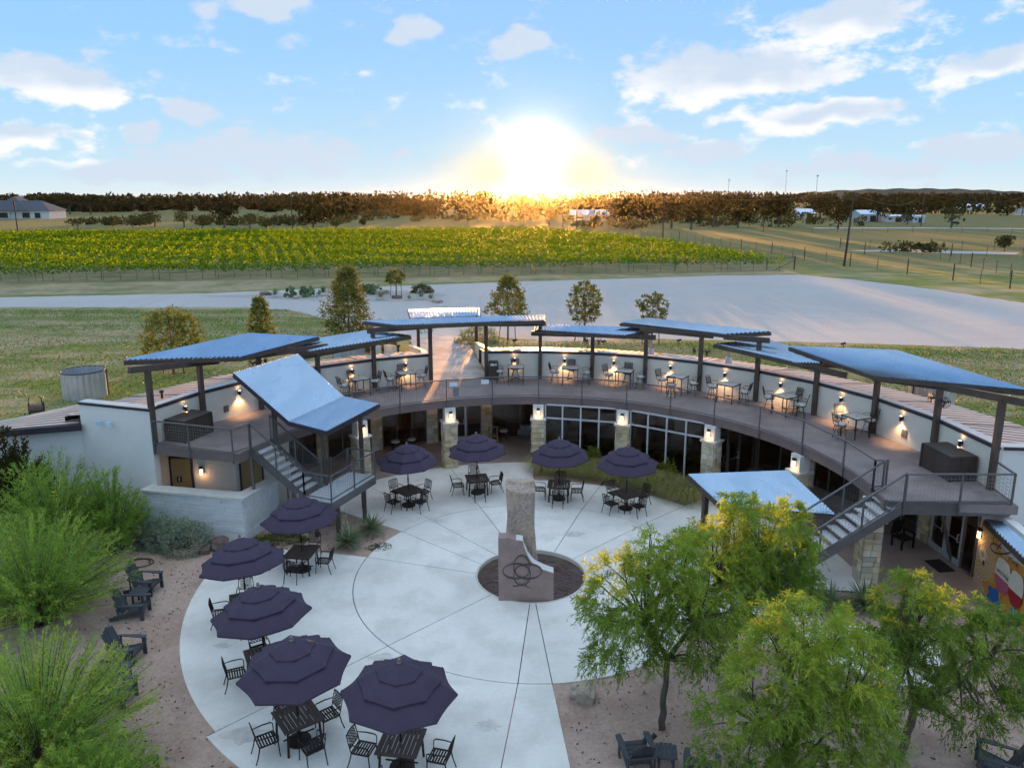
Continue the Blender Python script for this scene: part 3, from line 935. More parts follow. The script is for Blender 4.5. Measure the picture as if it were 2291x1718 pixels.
# dim rooms behind the glass
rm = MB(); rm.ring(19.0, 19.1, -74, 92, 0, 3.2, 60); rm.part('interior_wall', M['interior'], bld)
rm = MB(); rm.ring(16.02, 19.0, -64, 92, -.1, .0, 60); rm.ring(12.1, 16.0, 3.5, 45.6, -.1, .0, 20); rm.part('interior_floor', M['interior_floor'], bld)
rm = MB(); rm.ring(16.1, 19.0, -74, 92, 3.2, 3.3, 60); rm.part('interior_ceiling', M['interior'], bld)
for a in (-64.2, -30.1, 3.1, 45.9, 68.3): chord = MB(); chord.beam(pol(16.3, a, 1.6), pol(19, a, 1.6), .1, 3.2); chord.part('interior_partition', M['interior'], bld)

# rest-room recess at the left end: stucco walls, two tan doors
rw = MB(); rw.prism([(-15.6, 31.25), (-11.9, 31.05), (-11.9, 31.35), (-15.6, 31.55)], 0, 3.19); rw.part('recess_wall', M['stucco'], bld)
rw = MB(); rw.prism([(-11.9, 31.05), (-9.95, 32.4), (-10.1, 32.65), (-12.0, 31.36)], 0, 3.19); rw.part('recess_wall', M['stucco'], bld)
rw = MB(); rw.prism([(-15.3, 30.30), (-14.85, 30.2), (-14.75, 31.3), (-15.3, 31.3)], 0, 3.19); rw.part('recess_wall', M['stucco'], bld)


def wood_door(p, q, z1, m, sign=False):
    p, q = Vector((*p, 0)), Vector((*q, 0)); d = (q - p).normalized(); nrm = Vector((d.y, -d.x, 0))
    b = MB(); b.beam(p + Vector((0, 0, z1 / 2)), q + Vector((0, 0, z1 / 2)), .05, z1 - .02); dr = b.part('door', m, bld)
    f = MB()
    for t in (p, q): f.beam(t, t + Vector((0, 0, z1 + .05)), .07, .09, up=nrm)
    f.beam(p + Vector((0, 0, z1 + .08)), q + Vector((0, 0, z1 + .08)), .09, .1); f.part('door_frame', M['trim_dark'], dr)
    h = MB().box(q - d * .12 + nrm * .05 + Vector((0, 0, 1.0)), (.05, .05, .16)); h.part('handle', M['black'], dr)
    if sign:
        c = p.lerp(q, .38) + nrm * .032 + Vector((0, 0, 1.52))
        s_ = MB(); s_.beam(c - d * .10, c + d * .10, .008, .26); s_.part('sign_plate', M['black'], dr)
        s_ = MB(); e_ = nrm * .008
        s_.tube([c + e_ + Vector((0, 0, .075)), c + e_ + Vector((0, 0, .105))], .022, 8)
        s_.beam(c + e_ + Vector((0, 0, -.02)), c + e_ + Vector((0, 0, .06)), .05, .004, up=nrm)
        s_.beam(c + e_ + Vector((0, 0, -.10)), c + e_ + Vector((0, 0, -.02)), .034, .004, up=nrm); s_.part('sign_figure', M['white_plastic'], dr)


wood_door((-14.72, 31.12), (-13.78, 31.08), 2.45, M['tan_door'], True)
b = MB(); b.beam((-14.75, 31.14, 2.9), (-13.75, 31.09, 2.9), .06, .55); b.part('door_transom', M['brown_door'], bld)
wood_door((-11.72, 31.10), (-10.95, 31.64), 2.6, M['tan_door'])

# painted stone screen wall in front of the recess
sc_p = [(-15.1, 29.30), (-10.68, 28.38), (-9.95, 30.45)]
lw = MB(); lw.prism([(-15.1, 29.36), (-10.72, 28.44), (-10.05, 30.45), (-10.32, 30.5), (-10.92, 28.86), (-15.0, 29.72)], -.2, 1.70)
lw = lw.part('screen_wall', M['white_mortar'], bld)
rnd = random.Random(3)
stones(lw, sc_p[0], sc_p[1], -.05, 1.68, .05, (.16, .24), (.3, .65), STONE_W, 'painted_stone', rnd, .008)
stones(lw, sc_p[1], sc_p[2], -.05, 1.68, .05, (.16, .24), (.3, .65), STONE_W, 'painted_stone', rnd, .008)
cp = MB(); cp.prism([(-15.15, 29.20), (-10.62, 28.27), (-9.86, 30.42), (-10.36, 30.58), (-11.0, 29.0), (-15.0, 29.80)], 1.70, 1.79); cp.part('coping', M['cap'], lw)

# wall vents, speaker plates, flood lights on the end wall
for r_, a, z_, s_ in ((16.03, -59.6, 3.97, .26), (16.0, 74.2, 3.98, .30)):
    c = pol(RW * math.cos(R(5.8)), a, z_); d = Vector((math.cos(R(a)), -math.sin(R(a)), 0))
    b = MB(); b.beam(c - d * s_ / 2, c + d * s_ / 2, .05, s_ * 1.1); v_ = b.part('wall_vent', M['rail'], bld)
    b = MB()
    for k in range(4): b.beam(c - d * s_ * .4 + Vector((0, 0, (k - 1.5) * s_ * .22)), c + d * s_ * .4 + Vector((0, 0, (k - 1.5) * s_ * .22)), .06, .02)
    b.part('vent_slats', M['frame_bronze'], v_)
for t in (.28, .36):
    c = L0.lerp(L1, t * 1.9) + Vector((-.06, -.2, 4.30)) * 1
    b = MB().box((c.x, c.y, 4.28), (.20, .10, .22), .3); b.part('flood_light', M['flue_base'], bld)
for a in (-25.5,):
    c = pol(15.9, a, 3.95); b = MB().box(c, (.22, .06, .16), -R(a)); b.part('speaker_plate', M['grey_sign'], bld)
# small vents on the roof
for r_, a in ((17.6, -66.5), (18.5, -27.5), (18.8, -22.6)):
    c = pol(r_, a, 4.9); b = MB().lathe([(.05, -.2), (.05, .10), (.10, .11), (.10, .20), (.0, .23)], c, 8); b.part('roof_vent', M['black'], bld)
for r_, a in ((18.1, 23.2), (18.0, 37.2)):
    c = pol(r_, a, 4.72); b = MB().lathe([(.22, -.1), (.14, .35), (.11, .36), (.11, .95), (.15, .96), (.15, 1.05), (.0, 1.08)], c, 12)
    f_ = b.part('flue', M['pipe'], bld); b = MB().lathe([(.225, -.12), (.148, .34)], c, 12); b.part('flue_boot', M['flue_base'], f_)

M['stain'] = mat('concrete_stain', (.56, .53, .48), .8, .16, 3, fine=.2, pos=True)
# old spill stains on the paving
for k, (x_, y_, r_) in enumerate(((-6.85, 17.05, .42), (-3.9, 20.4, .3), (2.6, 28.9, .35), (-3.2, 30.2, .25), (-8.9, 21.0, .22), (-.6, 17.4, .28))):
    rg_ = random.Random(k + 40); P = [(x_ + r_ * (1 + rg_.uniform(-.45, .35)) * math.cos(R(a)) * 1.3, y_ + r_ * (1 + rg_.uniform(-.45, .35)) * math.sin(R(a)) * .8) for a in range(0, 360, 15)]
    MB().add([(*p, .0025) for p in P], [tuple(range(len(P)))]).part('stain', M['stain'], plaza)

# ================================================================ RAILINGS AND STAIRS
def wire_panel(p, q, zp, zq, h0, h1, step=.115, r=.0046):
    """square wire mesh between two posts; p, q are xy, zp, zq floor levels"""
    b = MB(); p, q = Vector((p[0], p[1], 0)), Vector((q[0], q[1], 0)); L = (q - p).length
    n = max(2, int(L / step))
    for i in range(1, n):
        t = i / n; c = p.lerp(q, t); z = zp + (zq - zp) * t
        b.tube([(c.x, c.y, z + h0), (c.x, c.y, z + h1)], r, 3, False)
    k = max(2, int((h1 - h0) / step))
    for j in range(1, k):
        h = h0 + (h1 - h0) * j / k
        b.tube([(p.x, p.y, zp + h), (q.x, q.y, zq + h)], r, 3, False)
    return b


def rail_run(parent, pts, zs, post_drop=.36, mid=1, top=1.05):
    P = [Vector((x, y, z)) for (x, y), z in zip(pts, zs)]
    for i, p in enumerate(P):
        MB().beam(p + Vector((0, 0, -post_drop)), p + Vector((0, 0, top)), .055, .055).part('post', M['rail'], parent)
    for p, q in zip(P[:-1], P[1:]):
        d = (q - p).normalized() * .03
        MB().beam(p - d + Vector((0, 0, top + .022)), q + d + Vector((0, 0, top + .022)), .07, .045).part('top_rail', M['rail'], parent)
        MB().beam(p + d + Vector((0, 0, .12)), q - d + Vector((0, 0, .12)), .035, .035).part('bottom_rail', M['rail'], parent)
        wire_panel(p, q, p.z, q.z, .13, top - .02).part('wire_mesh', M['wire'], parent)


RA = [-64.0, -53.5, -42.4, -31.1, -19.5, -8.2, 3.1, 13.7, 24.6, 35.4, 46.4, 58.0, 69.7, 82.0, 92.6]
rl = thing('deck_railing', 'long curved grey railing with wire mesh along the deck edge above the plaza', 'railing', tuple(pol(11.86, 3, DECK)))
rail_run(rl, [pol(11.86, a)[:2] for a in RA], [DECK] * len(RA))
rail_run(rl, [pol(11.86, 92.6)[:2], (13.0, 25.0)], [DECK] * 2, .1)
fl = thing('terrace_railing', 'short railing on the left deck end beside the dark storage box', 'railing', (-12.8, 29.2, DECK))
rail_run(fl, [(-14.62, 29.66), (-12.95, 29.14), (-10.98, 28.52), (-10.55, 29.22)], [DECK] * 4)
fr_ = thing('terrace_railing', 'short railing on the right deck end above the mural wall', 'railing', (14.8, 23.7, DECK))
rail_run(fr_, [(12.98, 23.62), (14.8, 23.62), (16.5, 23.60), (16.66, 25.0)], [DECK] * 4)

# papers and a grey notice tied to the railing
for a, z, w_, h_, m, lab in ((-17.8, 4.33, .40, .22, 'paper', 'pale blue paper notice hung high on the deck railing'), (-17.2, 3.92, .30, .46, 'grey_sign', 'grey notice board hung low on the deck railing'),
                             (-10.0, 4.36, .40, .23, 'paper', 'white paper notice on the railing near the ramp wall')):
    c = pol(11.815, a, z); b = MB().box((0, 0, 0), (w_, .006, h_))
    o = b.part('notice', M[m], None); o.location = c; o.rotation_euler = (0, 0, -R(a))
    tag(o, lab, 'notice', 'notices on the deck railing')


def staircase(name, label, start, d, width, z0, z1, n, run, base):
    t = thing(name, label, 'staircase', base)
    d = Vector((d[0], d[1], 0)).normalized(); w_ = Vector((-d.y, d.x, 0))
    s = Vector((start[0], start[1], 0)); rise = (z0 - z1) / n
    for i in range(n - 1):
        z = z0 - rise * (i + 1); c = s + d * (run * (i + .5) + .05) + w_ * (width / 2)
        b = MB(); b.box((c.x, c.y, z - .025), (run + .02, width - .1, .05), math.atan2(d.y, d.x)); b.part('tread', M['concrete_tread'], t)
    for k in (0.0, width):
        a = s + w_ * k + Vector((0, 0, z0 - .16)); e_ = s + w_ * k + d * (run * n) + Vector((0, 0, z1 - .02))
        MB().beam(a, e_, .06, .30).part('stringer', M['rail'], t)
    return t, s, d, w_


M['concrete_tread'] = mat('tread_concrete', (.52, .52, .52), .8, .1, 2, .2, 30)
d1 = Vector((.927, -.375, 0)); w1 = Vector((.375, .927, 0))
TL = Vector((-10.52, 29.28, 0))
st1, s, d, w_ = staircase('staircase', 'steel staircase with pale treads and square landing under the folded blue canopy', (-10.52, 29.28), (.927, -.375), 1.22, DECK, 1.8, 9, .275, (-8.3, 29.3, 0))
land0 = TL + d1 * 2.46
pts = [land0, land0 + d1 * 1.3, land0 + d1 * 1.3 + w1 * 3.15, land0 + w1 * 3.15]
MB().prism([p[:2] for p in pts], 1.72, 1.8).part('landing', M['concrete_tread'], st1)
lb = MB()
for i in range(4): lb.beam(pts[i] + Vector((0, 0, 1.60)), pts[(i + 1) % 4] + Vector((0, 0, 1.60)), .07, .32)
lb.part('landing_frame', M['rail'], st1)
for k in (pts[1] + w1 * .5 - d1 * .1, pts[1] + w1 * 2.4 - d1 * .1, pts[0] + w1 * .5 + d1 * .15): MB().beam((k.x, k.y, -.1), (k.x, k.y, 1.55), .16, .16).part('landing_post', M['steel'], st1)
MB().beam((TL.x - .02, TL.y, 1.72), (TL.x - .02, TL.y, DECK - .1), .10, .10).part('stair_post', M['rail'], st1)
# second flight turns back under the deck
nrise = 9
for i in range(nrise - 1):
    z = 1.8 - .2 * (i + 1); c = land0 + w1 * 2.45 - d1 * (.275 * (i + .5))
    b = MB().box((c.x, c.y, z - .025), (.295, 1.1, .05), math.atan2(d1.y, d1.x)); b.part('tread', M['concrete_tread'], st1)
for k in (1.86, 3.05):
    MB().beam(land0 + w1 * k + Vector((0, 0, 1.62)), land0 + w1 * k - d1 * 2.45 + Vector((0, 0, .02)), .06, .28).part('stringer', M['rail'], st1)
n2 = lambda v: (v.x, v.y)
rail_run(st1, [n2(TL), n2(TL + d1 * 1.2), n2(land0 + d1 * .02)], [DECK, DECK - .84, 1.82], .25)
rail_run(st1, [n2(land0 + d1 * .02), n2(pts[1]), n2(pts[1] + w1 * 1.6), n2(pts[2]), n2(pts[3])], [1.8] * 5, .25)
rail_run(st1, [n2(TL + w1 * 1.22), n2(TL + w1 * 1.22 + d1 * 1.2), n2(land0 + w1 * 1.22)], [DECK, DECK - .84, 1.82], .25)
rail_run(st1, [n2(land0 + w1 * 1.86), n2(land0 + w1 * 1.86 - d1 * 2.3)], [1.8, .1], .1)
rail_run(st1, [n2(land0 + w1 * 3.05), n2(land0 + w1 * 3.05 - d1 * 2.3)], [1.8, .1], .1)

st2, s, d, w_ = staircase('staircase', 'straight steel staircase with pale treads descending behind the yellow topped trees', (12.85, 24.90), (-.994, -.112), 1.22, DECK, 0, 18, .315, (10, 24.2, 0))
for k in (0.0, 1.22):
    q = [s + w_ * k + d * t for t in (0, 1.4, 2.8, 4.2, 5.55)]
    rail_run(st2, [n2(p) for p in q], [DECK - 3.5 * t / 5.67 for t in (0, 1.4, 2.8, 4.2, 5.55)], .2)
for t in (2.9,):
    for k in (.1, 1.1): c = s + d * t + w_ * k; MB().beam((c.x, c.y, 0), (c.x, c.y, DECK - 3.5 * t / 5.67 - .3), .1, .1).part('stair_post', M['steel'], st2)


# ================================================================ SHADE CANOPIES
def corrugated(A, B, C, D, pitch=.20, amp=.030, along='BC'):
    """wavy sheet over a quad; the waves run parallel to BC"""
    A, B, C, D = map(Vector, (A, B, C, D))
    L = max((B - A).length, (C - D).length); n = int(L / pitch) * 4
    V = []; F = []
    for i in range(n + 1):
        u = i / n; h = amp * math.sin(i * math.pi / 2)
        for v in (0, .5, 1):
            p = A.lerp(B, u).lerp(D.lerp(C, u), v); V.append((p.x, p.y, p.z + h))
    for i in range(n):
        for j in range(2): F.append((i * 3 + j, i * 3 + j + 1, (i + 1) * 3 + j + 1, (i + 1) * 3 + j))
    nn = (Vector(V[F[0][1]]) - Vector(V[F[0][0]])).cross(Vector(V[F[0][2]]) - Vector(V[F[0][0]]))
    if nn.z < 0: F = [f[::-1] for f in F]
    b = MB(); b.add(V, F)
    o = len(V); b.add([(p[0], p[1], p[2] - .03) for p in V], [f[::-1] for f in F])
    return b


def bil(Q, u, v): A, B, C, D = map(Vector, Q); return A.lerp(B, u).lerp(D.lerp(C, u), v)


def canopy(name, label, Q, cat='canopy', posts=(), beams=(), flip=False, group=None, purlins=3, fh=.17):
    A, B, C, D = map(Vector, Q); ctr = (A + B + C + D) / 4
    t = thing(name, label, cat, (ctr.x, ctr.y, DECK), group=group)
    sh = corrugated(B, C, D, A) if flip else corrugated(A, B, C, D)
    sh.part('roof_sheet', M['sheet'], t)
    dz = Vector((0, 0, -.05 - fh / 2))
    for p, q in ((A, B), (B, C), (C, D), (D, A)):
        MB().beam(p + dz, q + dz, .045, fh).part('fascia', M['steel'], t)
    for i in range(purlins):
        v = (i + .5) / purlins
        p, q = bil(Q, .01, v), bil(Q, .99, v)
        MB().beam(p + Vector((0, 0, -.11)), q + Vector((0, 0, -.11)), .06, .10).part('purlin', M['steel'], t)
    for p, q, w_, h_ in beams: MB().beam(p, q, w_, h_).part('beam', M['steel'], t)
    for (x, y, z0, z1) in posts:
        MB().beam((x, y, z0), (x, y, z1), .19, .19, up=(x - BUILD.x, y - BUILD.y, 0)).part('post', M['steel'], t)
    return t


RP = 15.93
CAN = {
    'L2': [(-15.59, 29.90, 7.05), (-12.14, 33.39, 6.45), (-9.97, 38.75, 6.38), (-13.11, 37.36, 6.80)],
    'L1': [(-12.94, 37.88, 5.95), (-9.92, 36.89, 6.00), (-5.32, 39.54, 6.30), (-7.99, 41.31, 6.25)],
    'G': [(-8.06, 40.52, 6.90), (-5.91, 39.21, 6.90), (1.73, 40.62, 6.95), (1.84, 42.80, 6.90)],
    'R1': [(1.23, 41.07, 6.32), (5.95, 39.46, 6.32), (8.00, 41.12, 6.40), (1.36, 43.20, 6.30)],
    'R2': [(5.88, 41.04, 6.75), (10.78, 37.73, 6.70), (12.94, 37.46, 6.88), (7.67, 42.13, 6.82)],
    'R3': [(10.21, 37.99, 6.15), (13.22, 34.46, 5.95), (15.47, 34.20, 5.95), (13.37, 39.17, 6.15)],
    'R4': [(13.54, 36.56, 6.30), (15.19, 31.02, 6.15), (17.46, 24.83, 7.10), (17.21, 33.47, 6.72)],
}


def pp(a, z1, z0=DECK - .3): v = pol(RP, a); return (v.x, v.y, z0, z1)


def bm_(a0, z0, a1, z1, e0=.5, e1=.5, w_=.12, h_=.26, r=RP):
    p, q = pol(r, a0, z0), pol(r, a1, z1); d = (q - p).normalized(); return (p - d * e0, q + d * e1, w_, h_)


G_ = 'shade canopies around the upper deck'
canopy('shade_canopy', 'large blue corrugated shade canopy on the leftmost deck posts above the storage box', CAN['L2'],
       posts=[pp(-74.3, 6.72), pp(-64.2, 6.38), pp(-52.7, 6.2)], beams=[bm_(-74.3, 6.72, -64.2, 6.36, .9, 1.2), bm_(-52.7, 6.12, -41.2, 6.05, .8, .6)], group=G_)
canopy('shade_canopy', 'blue corrugated canopy between the folded awning and the entrance canopy', CAN['L1'],
       posts=[pp(-41.2, 5.7), pp(-30.1, 6.74)], beams=[bm_(-41.2, 5.70, -30.1, 5.9, 1.3, .4)], flip=True, group=G_)
canopy('shade_canopy', 'long pale canopy on tall posts spanning the entrance walkway', CAN['G'],
       posts=[pp(-18.8, 6.6), pp(-7.7, 6.6)], beams=[bm_(-30.1, 6.6, -18.8, 6.6, .3, .3), bm_(-18.8, 6.62, -7.7, 6.62, .9, .9), bm_(-7.7, 6.6, 3.1, 6.6, -.2, .3)], flip=True, group=G_)
canopy('shade_canopy', 'glowing corrugated canopy just right of the entrance canopy', CAN['R1'],
       posts=[pp(3.1, 6.62), pp(13.5, 6.1), pp(24, 6.5)], beams=[bm_(3.1, 6.05, 13.5, 6.05), bm_(13.5, 6.05, 24, 6.1)], flip=False, group=G_)
canopy('shade_canopy', 'pale corrugated canopy in the middle of the right deck with twin fans on its post', CAN['R2'],
       posts=[pp(34.7, 6.5), pp(45.7, 6.62)], beams=[bm_(24, 6.5, 34.7, 6.48, .4, .6), bm_(34.7, 6.46, 45.7, 6.6, -1.2, .5)], flip=True, group=G_)
canopy('shade_canopy', 'low blue canopy tucked beneath the large right end canopy', CAN['R3'],
       posts=[pp(57, 5.72)], beams=[bm_(45.7, 5.85, 57, 5.7, -.4, 1.4)], flip=True, group=G_)
canopy('shade_canopy', 'largest blue canopy sloping up to the rightmost deck post', CAN['R4'],
       posts=[pp(68.3, 5.95), pp(80, 6.3), pp(92, 6.8)], beams=[bm_(68.3, 5.93, 80, 6.36, .3, .1), bm_(80, 6.36, 92, 6.78, 0, 1.2)], flip=False, group=G_)
# flat rear canopy at the drive
canopy('entry_canopy', 'small pale corrugated canopy over the rear drop off behind the entrance', [(-6.95, 50.4, 6.05), (-2.15, 51.3, 6.05), (-1.98, 48.6, 5.92), (-6.4, 47.6, 5.92)],
       posts=[(-6.2, 49.6, 3.3, 5.7), (-2.4, 50.4, 3.3, 5.7)], purlins=2)
# folded canopy over the left stairs
TLc, TRc, FRc, FLc = (-11.42, 30.40, 6.4), (-9.82, 34.24, 6.4), (-7.56, 33.21, 4.66), (-8.94, 29.32, 4.66)
Rt, Bt = (-5.66, 31.40, 4.82), (-6.99, 27.52, 4.82)
fc = thing('folded_canopy', 'steep folded blue corrugated canopy over the left staircase', 'canopy', (-8.8, 32.0, DECK))
corrugated(FLc, FRc, TRc, TLc, .15, .028).part('roof_sheet', M['sheet'], fc)
corrugated(Bt, Rt, FRc, FLc, .15, .022).part('roof_sheet', M['sheet'], fc)
for p, q in ((FLc, TLc), (TLc, TRc), (TRc, FRc), (FRc, Rt), (Rt, Bt), (Bt, FLc)):
    MB().beam(Vector(p) - Vector((0, 0, .11)), Vector(q) - Vector((0, 0, .11)), .05, .16).part('fascia', M['trim_dark'], fc)
for u in (.25, .75):
    MB().beam(Vector(FLc).lerp(Vector(FRc), u) - Vector((0, 0, .16)), Vector(TLc).lerp(Vector(TRc), u) - Vector((0, 0, .16)), .08, .16).part('rafter', M['steel'], fc)
    MB().beam(Vector(FLc).lerp(Vector(FRc), u) - Vector((0, 0, .16)), Vector(Bt).lerp(Vector(Rt), u) - Vector((0, 0, .16)), .08, .16).part('rafter', M['steel'], fc)
for x_, y_, z0_, z1_ in ((-9.98, 30.75, 3.3, 5.1), (-7.72, 29.75, 0, 4.5), (-6.55, 31.6, 0, 4.5)):
    MB().beam((x_, y_, z0_), (x_, y_, z1_), .17, .17).part('post', M['steel'], fc)
# low flat canopy beside the right stairs
canopy('low_canopy', 'low flat blue canopy between the right stairs and the plaza', [(6.97, 28.52, 2.72), (11.00, 28.79, 2.78), (11.13, 24.50, 2.78), (7.48, 25.41, 2.72)],
       posts=[(7.9, 26.0, 0, 2.5), (7.6, 28.1, 0, 2.5), (10.4, 25.6, 0, 2.5)], flip=True)
canopy('mural_canopy', 'narrow blue corrugated awning fixed above the painted mural', [(16.08, 24.20, 2.75), (16.75, 23.2, 2.95), (16.9, 17.5, 2.95), (15.0, 18.2, 2.75)], flip=True, purlins=2)

# ================================================================ FOUNTAIN AND MONUMENT
pool = thing('fountain_pool', 'round sunken pool of rust brown water around the granite monument', 'pool', (BUILD.x, BUILD.y, -.4))
MB().lathe([(1.965, -.40), (1.965, .004), (2.022, .004), (2.022, -.40)], tuple(BUILD), 64).part('rim', M['cap'], pool)
MB().lathe([(1.99, -.40), (0.0, -.40)], tuple(BUILD), 48).part('basin', M['water_bed'], pool)
MB().lathe([(1.965, -.14), (0.001, -.14)], tuple(BUILD), 48).part('water', M['water'], pool)

mon = thing('granite_monument', 'granite monument of a rough tall stone behind a sawn slab with a carved ring symbol', 'monument', (.48, 24.2, -.4))
# tall rough stone
nr, nl = 20, 18
V = []; F = []
rg = random.Random(5)
for j in range(nl + 1):
    t = j / nl; z = -.4 + t * 4.12
    for i in range(nr):
        a = 2 * math.pi * i / nr
        cx_, cy_ = math.cos(a), math.sin(a); k = 1 / max(abs(cx_), abs(cy_)) ** .88
        wob = .03 * math.sin(3.1 * a + z * 2.3) + .028 * math.sin(5 * a - z * 3.7) + rg.uniform(-.028, .028)
        hx = .535 + .055 * math.sin(z * 1.4 + 1) - .02 * t; hy = .44 - .03 * t
        x_, y_ = .285 + .03 * (1 - t) * 2 + cx_ * k * hx * (1 + wob), 24.72 + cy_ * k * hy * (1 + wob)
        zz = z
        if j == nl: zz = z + .05 * math.sin(a * 2 + .6) - .03 * cx_ + rg.uniform(-.03, .03) + (.16 if cy_ > .2 else -.04)
        V.append((x_, y_, zz))
for j in range(nl):
    for i in range(nr):
        q = (i + 1) % nr; F.append((j * nr + i, j * nr + q, (j + 1) * nr + q, (j + 1) * nr + i))
ct = len(V); V.append((.30, 24.75, 3.80))
V2 = []
for i in range(nr):
    F.append((nl * nr + i, nl * nr + (i + 1) % nr, ct))
MB().add(V, F).part('tall_stone', M['granite_rough'], mon)


def sl(px, py): return (-.45 + (px - 545) / 585 * 1.86, (1405 - py) / 687 * 2.39 - .1)


prof = [(-.45, -.4), (1.41, -.4)] + [sl(*p) for p in ((1130, 1085), (1060, 1062), (1000, 1040), (955, 1018), (920, 992), (885, 955), (858, 912), (838, 870), (820, 825), (806, 785), (799, 748), (730, 737), (640, 718), (575, 722), (541, 716))]
sb = MB(); yf, yb = 23.66, 24.06
n = len(prof)
sb.add([(x_, yf + .02 * (z_ > 1), z_) for x_, z_ in prof] + [(x_ + (rg.uniform(-.02, .02) if i > 1 else 0), yb, z_ + (.02 if i > 1 else 0)) for i, (x_, z_) in enumerate(prof)], [])
sb.f += [tuple(range(n)), tuple(range(2 * n - 1, n - 1, -1))]; sb.m += [0, 0]
for i in range(n):
    sb.f.append(((i + 1) % n, i, i + n, (i + 1) % n + n)); sb.m.append(1 if 2 <= i <= 12 else 0)
sb.part('carved_slab', [M['granite_slab'], M['granite_white']], mon)
cv = MB()


def ell(cx_, cy_, rx, ry, a0=0, a1=360, n=36, w0=1.0, w1=1.0, rot=0):
    pts = []; rr = []
    for i in range(n + 1):
        t = R(a0 + (a1 - a0) * i / n); xx, yy = rx * math.cos(t), ry * math.sin(t)
        x_, z_ = sl(cx_ + xx * math.cos(rot) - yy * math.sin(rot), cy_ + xx * math.sin(rot) + yy * math.cos(rot))
        pts.append((x_, yf + .003, z_)); rr.append(.024 * (w0 + (w1 - w0) * (.5 - .5 * math.cos(2 * t - .8))))
    cv.tube(pts, rr, 5)


ell(730, 1062, 141, 78, w0=.6, w1=1.6); ell(862, 1065, 142, 76, w0=.6, w1=1.6); ell(788, 1015, 84, 116, 150, 385, w0=.6, w1=1.5)
ell(794, 1108, 89, 106, w0=.6, w1=1.1)
cv.tube([(*((lambda q: (q[0], yf + .003, q[1]))(sl(*p))),) for p in ((694, 1218), (740, 1222), (790, 1205), (835, 1175), (875, 1130))], [.024, .02, .016, .012, .010], 5)
cv.tube([(*((lambda q: (q[0], yf + .003, q[1]))(sl(*p))),) for p in ((755, 1175), (800, 1208), (840, 1222), (880, 1240))], [.010, .014, .016, .012], 5)
cv.part('carved_symbol', M['carving'], mon)
wb = MB(); P = [(-.43, 23.62), (-.1, 23.66), (.2, 23.60), (.33, 23.50), (.28, 23.36), (.22, 23.33), (0, 23.24), (-.25, 23.33), (-.40, 23.48)]
wb.prism(P, -.16, -.06)
o = wb.part('pale_stone', M['granite_white'], None); tag(o, 'flat white stone lying in the pool below the carved slab', 'stone')

# ================================================================ PATIO FURNITURE


def make_umbrella():
    t = thing('patio_umbrella', 'u', 'umbrella')
    MB().lathe([(0, 0), (.30, 0), (.30, .05), (.08, .09), (.05, .28), (0, .28)], n=20).part('base', M['iron'], t, world=False)
    MB().tube([(0, 0, .05), (0, 0, 2.72)], .024, 8).part('pole', M['iron'], t, world=False)
    cb = MB().box((0, 0, 1.22), (.06, .05, .16)); cb.tube([(.03, 0, 1.24), (.10, 0, 1.24), (.10, 0, 1.16)], .010, 5); cb.part('crank', M['iron'], t, world=False)
    for nm, r0, z0, r1, z1, hang in (('lower_tier', 1.39, 2.04, .70, 2.40, .0), ('middle_tier', .99, 2.39, .40, 2.64, .0), ('top_tier', .56, 2.655, .03, 2.84, .0)):
        V = []; F = []; seg = 6; n = 8 * seg; rows = 5
        for j in range(rows + 1):
            u = j / rows
            for i in range(n):
                a = 2 * math.pi * i / n; k = (i % seg) / seg
                rr = r0 + (r1 - r0) * u
                # panels are flat between the ribs; rims and panels sag a little
                flat_ = math.cos(math.pi / 8) / math.cos((k - .5) * math.pi / 4)
                sag = .055 * math.sin(math.pi * k) * (1 - u) ** 2 + .018 * math.sin(math.pi * k)
                rr2 = rr * flat_ * (1 - .045 * math.sin(math.pi * k) * (1 - u) ** 1.5)
                zz = z0 + (z1 - z0) * (u + .12 * math.sin(math.pi * u)) - sag * .5
                V.append((rr2 * math.cos(a), rr2 * math.sin(a), zz))
        for j in range(rows):
            for i in range(n):
                q = (i + 1) % n; F.append((j * n + i, j * n + q, (j + 1) * n + q, (j + 1) * n + i))
        # hem
        o = len(V); V += [(x_ * .995, y_ * .995, z_ - .05) for x_, y_, z_ in V[:n]]
        for i in range(n): F.append((i, o + i, o + (i + 1) % n, (i + 1) % n))
        MB().add(V, F).part(nm, M['canvas'], t, world=False)
    for i in range(8):
        a = 2 * math.pi * i / 8
        MB().tube([(0, 0, 2.62), (1.36 * math.cos(a), 1.36 * math.sin(a), 2.07)], .009, 4).part('rib', M['iron'], t, world=False)
    f = MB().lathe([(.03, 2.80), (.055, 2.85), (.03, 2.88), (.05, 2.92), (.035, 2.965), (0, 2.98)], n=10); f.part('finial', M['frame_bronze'], t, world=False)
    return t


def make_table():
    t = thing('patio_table', 'u', 'table')
    b = MB(); w_ = 1.02
    for s_ in (-1, 1):
        b.box((s_ * (w_ / 2 - .04), 0, .725), (.08, w_, .03)); b.box((0, s_ * (w_ / 2 - .04), .725), (w_ - .16, .08, .03))
    for i in range(9): b.box((-.42 + .105 * i, 0, .722), (.088, w_ - .16, .022))
    b.part('table_top', M['slat'], t, world=False)
    b = MB()
    for s_ in (-1, 1): b.box((s_ * .42, 0, .67), (.03, .84, .07)); b.box((0, s_ * .42, .67), (.81, .03, .07))
    b.part('apron', M['iron'], t, world=False)
    for i in (-1, 1):
        for j in (-1, 1): MB().beam((i * .40, j * .40, .69), (i * .43, j * .43, 0), .045, .045).part('leg', M['iron'], t, world=False)
    b = MB(); b.beam((-.4, 0, .18), (.4, 0, .18), .025, .03); b.beam((0, -.4, .20), (0, .4, .20), .025, .03); b.part('stretcher', M['iron'], t, world=False)
    return t


